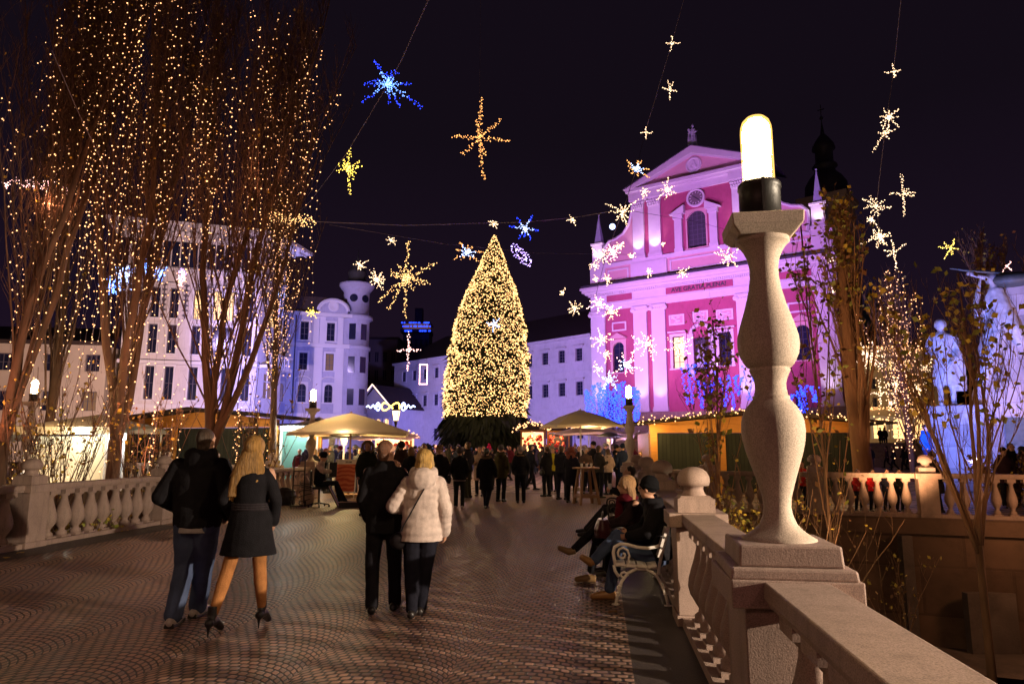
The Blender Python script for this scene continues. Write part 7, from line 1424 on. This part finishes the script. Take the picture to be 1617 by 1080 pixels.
for pn, J in POSES.items():
    PM[pn, 'body'] = body_mesh(J, 0, .014, False); PM[pn, 'trousers'] = mm(trousers_mesh(J, (.10, .075, .062), VX, .012), 'denim'); PM[pn, 'shoes'] = mm(shoes_mesh(J, .016), 'leather')
    PM[pn, 'jacket'] = mm(coat_mesh(J, .84, voxel=VX), 'cloth'); PM[pn, 'coat'] = mm(coat_mesh(J, .56, wh=.225, voxel=VX, hood=0, flare_y=.17), 'cloth')
    PM[pn, 'parka'] = mm(coat_mesh(J, .74, .215, .23, .22, voxel=VX, hood=1.0), 'cloth'); PM[pn, 'puffer'] = mm(coat_mesh(J, .86, .22, .235, .20, (.09, .08, .06), voxel=VX, puff=.07, hood=.8), 'cloth')
    PM[pn, 'eyes'] = eyes_mesh(J['hd'], 0)
    for h in ('short', 'bob', 'long', 'curly', 'beanie', 'bobble', 'brim', 'ponytail', 'flat'):
        if pn in ('stand', 'lean'): PM[pn, h] = hair_mesh(h, J['hd'], 0, .013, .32)
        else: PM[pn, h] = PM['stand', h]
HAIRC = dict(black=(.018, .012, .010), brown=(.09, .045, .022), blond=(.42, .24, .09), red=(.26, .05, .02), grey=(.25, .22, .21))
FURM = MB(); FURM.tube([(.125 * math.cos(a), -.02 + .10 * math.sin(a), 1.525 + .03 * math.sin(a)) for a in np.linspace(0, 2 * PI, 22)], .038, 7); FURM = mm(organic(FURM, .014, 1, .03, .03), 'fur')
FURH = MB(); FURH.tube([(.135 * math.cos(a), .01 + .02 * abs(math.sin(a)), 1.65 + .14 * math.sin(a)) for a in np.linspace(0, 2 * PI, 22)], .035, 7); FURH = mm(organic(FURH, .014, 1, .03, .03), 'fur')
def person(px, feet=None, D=None, rot=0, pose='stand', coat='jacket', cc=(.015, .014, .018), tc=(.014, .014, .02), hair='short', hc='brown', h=1.75, label='', group=None, shoe=(.02, .018, .018), z=0, detail=True, fur=None, bag=None, hem=None):
    if feet is not None: q = G(px, feet)
    else: q = P(px, 705, D); q.z = 0
    o = empty('person', (q.x, q.y, z), R(rot)); s = h / 1.78; o.scale = (s, s, s); tag(o, label, 'person', group)
    for nm, k, c in (('body', 'body', None), (('coat' if coat == 'coat' else 'jacket'), coat, cc), ('trousers', 'trousers', tc), ('shoes', 'shoes', shoe)):
        new_ob(nm, PM[pose, k], o, color=c)
    hat = hair in ('beanie', 'bobble', 'brim', 'flat'); me = PM[pose, hair]
    if not me.materials: me.materials.append(M['knit' if hat else 'hair'])
    new_ob('hat' if hat else 'hair', me, o, color=hc if isinstance(hc, tuple) else HAIRC[hc])
    if detail and abs((rot + 180) % 360 - 180) > 60: new_ob('eyes', PM[pose, 'eyes'], o)
    if fur == 'collar': new_ob('fur_trim', FURM, o, color=(.24, .15, .08))
    if fur == 'hood': new_ob('fur_trim', FURH, o, color=(.28, .18, .09))
    if bag: m = MB(); m.ball((.27 * bag, -.02, .86), .14, 10, 8, (.5, 1, .95)); new_ob('bag', mm(organic(m, .02, 1), 'leather'), o, color=(.015, .012, .012))
    if hem: m = MB(); eloft(m, [((0, 0, .80), .19, .135), ((0, 0, .87), .20, .14)]); new_ob('sweater_hem', mm(organic(m, .018, 1), 'cloth'), o, color=hem)
    return o
G1 = 'people standing and strolling past the end of the bridge'
OL, NV, GY, BR = (.06, .05, .02), (.02, .022, .045), (.12, .11, .12), (.07, .04, .025); JN = (.05, .07, .13)
person(581, D=17.5, rot=178, pose='stand', coat='parka', cc=(.022, .025, .018), hair='short', hc='black', h=1.82, fur='hood', label='man in a dark fur hooded parka facing the camera left of the balding man', group=G1)
person(634, D=19.5, rot=10, coat='parka', cc=BR, hair='beanie', hc=(.05, .045, .04), h=1.83, label='person in a brown coat and tall grey beanie right of the balding man', group=G1)
person(650, D=18.5, rot=-15, coat='jacket', hair='bob', hc='blond', h=1.68, label='dark jacketed woman with light brown hair just above the blond bob woman', group=G1)
person(670, D=20.5, rot=170, hair='short', hc='black', h=1.80, label='bearded looking dark haired man facing the camera over the white jacket', group=G1)
person(693, feet=806, rot=8, coat='coat', cc=(.02, .016, .016), hair='brim', hc=(.34, .22, .14), h=1.72, bag=1, label='woman in a beige brimmed hat and long dark coat with a black bag', group=G1)
person(725, feet=803, rot=-4, coat='jacket', cc=(.016, .015, .018), tc=(.03, .03, .03), hair='beanie', hc=(.12, .10, .10), h=1.66, shoe=(.6, .5, .5), hem=(.3, .24, .24), label='woman in a black jacket over a grey sweater with white trainers, walking away', group=G1)
person(738, feet=786, rot=60, coat='jacket', cc=(.018, .016, .022), tc=(.05, .045, .03), hair='short', hc='brown', h=1.86, label='tall brown haired man in profile behind the woman with white trainers', group=G1)
person(757, feet=783, rot=165, pose='hold', coat='coat', cc=(.32, .22, .19), hair='short', hc='brown', h=1.70, label='person in a pale pinkish coat facing the camera beside the fur collared woman', group=G1)
person(768, feet=804, rot=-14, pose='walk', coat='coat', cc=(.014, .014, .022), hair='ponytail', hc='black', h=1.66, fur='collar', label='woman in a long dark coat with a brown fur collar striding away', group=G1)
person(772, feet=776, rot=-8, hair='bobble', hc=(.75, .03, .16), cc=(.05, .03, .05), h=1.72, label='person wearing a bright pink bobble hat', group=G1)
person(791, feet=792, rot=-25, coat='parka', cc=OL, hair='beanie', hc=GY, h=1.74, label='person in an olive jacket and grey beanie', group=G1)
person(822, feet=794, rot=6, pose='stand', coat='puffer', cc=(.016, .016, .024), hair='beanie', hc=(.42, .36, .36), h=1.70, fur='collar', label='man in a puffy dark jacket and pale banded cap, alone left of the drinkers', group=G1)
person(838, feet=774, rot=-62, pose='walk', coat='jacket', cc=(.02, .02, .03), hair='short', hc='black', h=1.78, label='dark clad man striding left behind the man with the pale cap', group=G1)
person(803, feet=752, rot=85, coat='coat', cc=(.16, .12, .15), hair='short', hc='black', h=1.76, label='person in a grey mauve coat near the right foot of the christmas tree', group=G1)
person(846, feet=749, rot=-20, pose='walk', coat='jacket', cc=(.09, .08, .15), tc=JN, hair='short', hc='black', h=1.78, label='man in a blue grey jacket and jeans walking off towards the small lit stalls', group=G1)
person(859, feet=745, rot=20, coat='coat', cc=(.04, .03, .05), hair='long', hc='black', h=1.70, label='dark figure beside the man in the blue grey jacket', group=G1)
G2 = 'drinkers gathered under the right hand parasol'
person(864, feet=784, rot=40, pose='hold', coat='parka', hair='ponytail', hc='brown', h=1.70, bag=-1, label='leftmost drinker, a dark coated woman with a black shoulder bag', group=G2)
person(874, feet=776, rot=150, pose='hold', coat='jacket', cc=(.5, .42, .03), hair='short', hc='black', h=1.66, label='drinker with a yellow jacket squeezed between darker coats', group=G2)
person(886, feet=789, rot=-35, pose='lean', coat='jacket', cc=(.02, .02, .03), tc=(.03, .03, .05), hair='short', hc='brown', h=1.76, label='brown haired man bending forward left of the red haired woman', group=G2)
person(903, feet=794, rot=-28, pose='hold', coat='coat', cc=(.016, .016, .028), hair='curly', hc='red', h=1.68, label='woman with big curly red hair and a dark coat by the bar table', group=G2)
person(926, feet=779, rot=175, pose='hold', coat='jacket', cc=(.10, .06, .05), hair='beanie', hc=(.55, .45, .42), h=1.66, label='drinker in a white beanie facing the camera behind the bar table', group=G2)
person(915, feet=772, rot=200, coat='jacket', cc=(.03, .025, .03), hair='short', hc='brown', h=1.72, label='half hidden drinker between the red hair and the white beanie', group=G2)
person(938, feet=776, rot=120, coat='jacket', hair='beanie', hc=(.02, .018, .02), h=1.88, label='tall drinker in a black cap behind the white beanie', group=G2)
person(947, feet=786, rot=-60, pose='hold', coat='jacket', cc=(.03, .025, .025), hair='short', hc='brown', h=1.74, label='man in a dark jacket right behind the bar table, back half turned', group=G2)
person(961, feet=781, rot=30, coat='puffer', cc=(.40, .30, .27), hair='long', hc='brown', h=1.62, label='woman in a pale padded jacket behind the lounging man', group=G2)
person(975, feet=775, rot=-100, coat='parka', hair='beanie', hc=(.03, .03, .04), h=1.76, label='man in a dark knitted cap in profile near the far right lamp', group=G2)
person(985, feet=778, rot=5, coat='coat', cc=(.02, .03, .07), hair='beanie', hc=(.02, .03, .06), h=1.80, label='big person in a navy hooded coat touching the far right lamp', group=G2)
person(1012, D=25.2, rot=140, pose='lean', coat='jacket', cc=(.06, .04, .05), hair='short', hc='brown', h=1.55, label='person leaning at the left corner of the orange stall', group=G2)
G3 = 'passers-by near the beige palace and monument'
for i, a in enumerate(((1370, 741, 200, 'stand', 'coat', (.03, .025, .03), 'left figure of the pair in dark coats at the foot of the stairs'), (1377, 744, 170, 'stand', 'jacket', (.03, .028, .03), 'right figure of the pair at the foot of the stairs, in lighter trousers'), (1402, 739, 60, 'walk', 'coat', (.035, .02, .03), 'woman in a dark coat walking, left one of the three below the palace arch'),
                       (1413, 743, 75, 'walk', 'jacket', (.014, .014, .02), 'middle one of the three walkers below the palace arch, in black'), (1429, 743, 85, 'walk', 'jacket', (.016, .015, .016), 'front one of the three walkers, closest to the monument'), (1436, 742, 80, 'walk', 'parka', (.02, .018, .02), 'walker half hidden behind the front one of the three'), (1448, 726, 180, 'stand', 'jacket', (.05, .04, .04), 'distant figure standing under the lit tree'))):
    person(a[0], feet=a[1], rot=a[2], pose=a[3], coat=a[4], cc=a[5], tc=(.10, .09, .10) if i == 1 else (.02, .02, .03), hair=('long', 'short')[i % 2], hc='black', h=1.74, label=a[6], group=G3)
person(1463, D=25.5, rot=-150, coat='puffer', cc=(.02, .10, .32), tc=(.03, .03, .09), hair='flat', hc=(.015, .02, .04), h=1.78, z=.72, label='person in a bright blue jacket and dark cap standing on the monument step', group=G3)
person(1392, D=61.5, rot=180, coat='coat', hair='short', hc='black', h=1.7, z=1.7, label='left one of two small figures at the top of the stairs', group=G3); person(1399, D=61.5, rot=180, coat='jacket', cc=(.03, .02, .02), hair='long', hc='brown', h=1.7, z=1.7, label='right one of two small figures at the top of the stairs', group=G3)
G4 = 'people just behind the quay balustrade on the right'
person(1475, D=18.2, rot=70, pose='lean', coat='coat', cc=(.018, .014, .012), hair='beanie', hc=(.03, .02, .02), h=1.58, label='hunched dark figure leaning at the quay balustrade by the urn', group=G4)
for i, (px, c, lab) in enumerate(((1350, (.35, .02, .02), 'person in a dark red jacket seen between balusters, left of the bright red one'), (1373, (.62, .015, .015), 'person in a bright red jacket seen between the balusters'), (1395, (.03, .03, .05), 'person in dark clothes seen between balusters right of the bright red jacket'), (1414, (.03, .04, .03), 'person in a greenish dark jacket seen between balusters left of the urn'), (1262, (.5, .02, .02), 'person in red behind the quay balustrade right beside the big lamp column'))):
    o = person(px, D=18.6 if px > 1300 else 19.5, rot=180, pose='lean', coat='jacket', cc=c, hair='short', hc='black', h=1.12 if px > 1300 else 1.3, label=lab, group=G4)
for i, (px, D_, c, lab) in enumerate(((1583, 19.5, (.05, .025, .03), 'left figure of the dark group at the right edge beyond the balustrade'), (1596, 20.5, (.02, .016, .02), 'taller figure of the dark group at the right edge'), (1614, 19.8, (.03, .03, .06), 'figure cut by the right edge beyond the balustrade'))):
    person(px, D=D_, rot=160 + 30 * i, coat='parka', cc=c, hair=('beanie', 'short', 'long')[i], hc='black', h=(1.66, 1.8, 1.7)[i], label=lab, group=G4)
# under the yellow parasol and by the booth
G5 = 'people around the booth and the yellow parasol'
rn = random.Random(77)
NM = {(.016, .015, .02): 'black', (.02, .025, .05): 'navy', (.07, .045, .03): 'brown', (.05, .05, .055): 'grey', (.05, .05, .025): 'olive', (.16, .12, .10): 'beige', (.12, .02, .03): 'dark red', (.20, .18, .20): 'pale grey', (.04, .03, .07): 'purple'}
HN = {'short': 'short hair', 'bob': 'bobbed hair', 'long': 'long hair', 'beanie': 'a beanie', 'bobble': 'a bobble hat', 'brim': 'a brimmed hat', 'ponytail': 'a ponytail', 'flat': 'a flat cap'}
used = set()
def crowd(n, pr, dr, place, group, seed, detail=False):
    rn = random.Random(seed); made = 0; tries = 0
    while made < n and tries < 4000:
        tries += 1; cc = rn.choice(list(NM)); hair = rn.choice(list(HN)); coat = rn.choice(('jacket', 'coat', 'parka', 'puffer')); key = (cc, hair, coat, place)
        if key in used: continue
        px = pr[0] + (pr[1] - pr[0]) * (made + rn.uniform(.1, .9)) / n; D_ = dr[0] + (dr[1] - dr[0]) * rn.random()
        rot = rn.choice((0, 10, -20, 180, 170, 90, -90, 30)); lab = '%s in %s %s, %s' % (HN[hair].replace('a ', '').replace('hat', 'hatted person').replace('beanie', 'beanie wearer').replace('flat cap', 'flat capped person').replace('short hair', 'short haired person').replace('bobbed hair', 'bob haired person').replace('long hair', 'long haired person').replace('ponytail', 'ponytailed person'), NM[cc], {'jacket': 'jacket', 'coat': 'long coat', 'parka': 'hooded parka', 'puffer': 'padded jacket'}[coat], place)
        used.add(key); hc = rn.choice(list(HAIRC)) if hair not in ('beanie', 'bobble', 'brim', 'flat') else rn.choice(((.02, .02, .03), (.12, .11, .11), (.3, .22, .16), (.2, .02, .03), (.03, .05, .12)))
        person(px, D=D_, rot=rot, pose=rn.choice(('stand', 'hold', 'walk', 'lean')), coat=coat, cc=cc, hair=hair, hc=hc, tc=rn.choice(((.014, .014, .02), (.04, .05, .09), (.03, .03, .03))), h=rn.uniform(1.60, 1.84), label=lab, group=group, detail=detail); made += 1
crowd(4, (460, 492), (27, 30), 'by the bright booth', G5, 1, True)
crowd(9, (494, 572), (25, 31), 'under the yellow parasol', G5, 2, True)
crowd(20, (585, 700), (23, 38), 'in the crowd left of the christmas tree', 'crowd left of the christmas tree', 3, True)
crowd(22, (700, 850), (29, 50), 'in front of the christmas tree', 'crowd in front of the christmas tree', 4)
crowd(12, (850, 935), (31, 46), 'by the small lit stalls', 'crowd by the small lit stalls', 5)
crowd(8, (930, 1008), (27, 34), 'behind the drinkers', 'people behind the drinkers', 6)
crowd(14, (590, 690), (40, 58), 'far back by the long white building', 'crowd far back by the white building', 7)

for i, (px, py, r_, lab) in enumerate(((8, 882, 20, 'yellow fallen leaf on the dark pavement in the lower left corner'), (32, 874, 70, 'larger yellow fallen leaf by the foot of the left balustrade'), (186, 861, 10, 'pale fallen leaf on the cobbles left of the man in jeans'), (968, 968, 40, 'small pale scrap of leaf on the dark strip in front of the bench'))):
    q = G(px, py); m = MB(); m.add([(-.07, 0, .0), (-.03, .035, .012), (.02, .045, .006), (.075, .005, .012), (.02, -.04, .004), (-.03, -.03, .014)], [(0, 1, 2, 3, 4, 5)]); tag(m.build('fallen_leaf', 'leaf_yellow' if i < 2 else 'leaf_brown', None, (q.x, q.y, .010), R(r_)), lab, 'leaf', 'fallen leaves on the bridge')
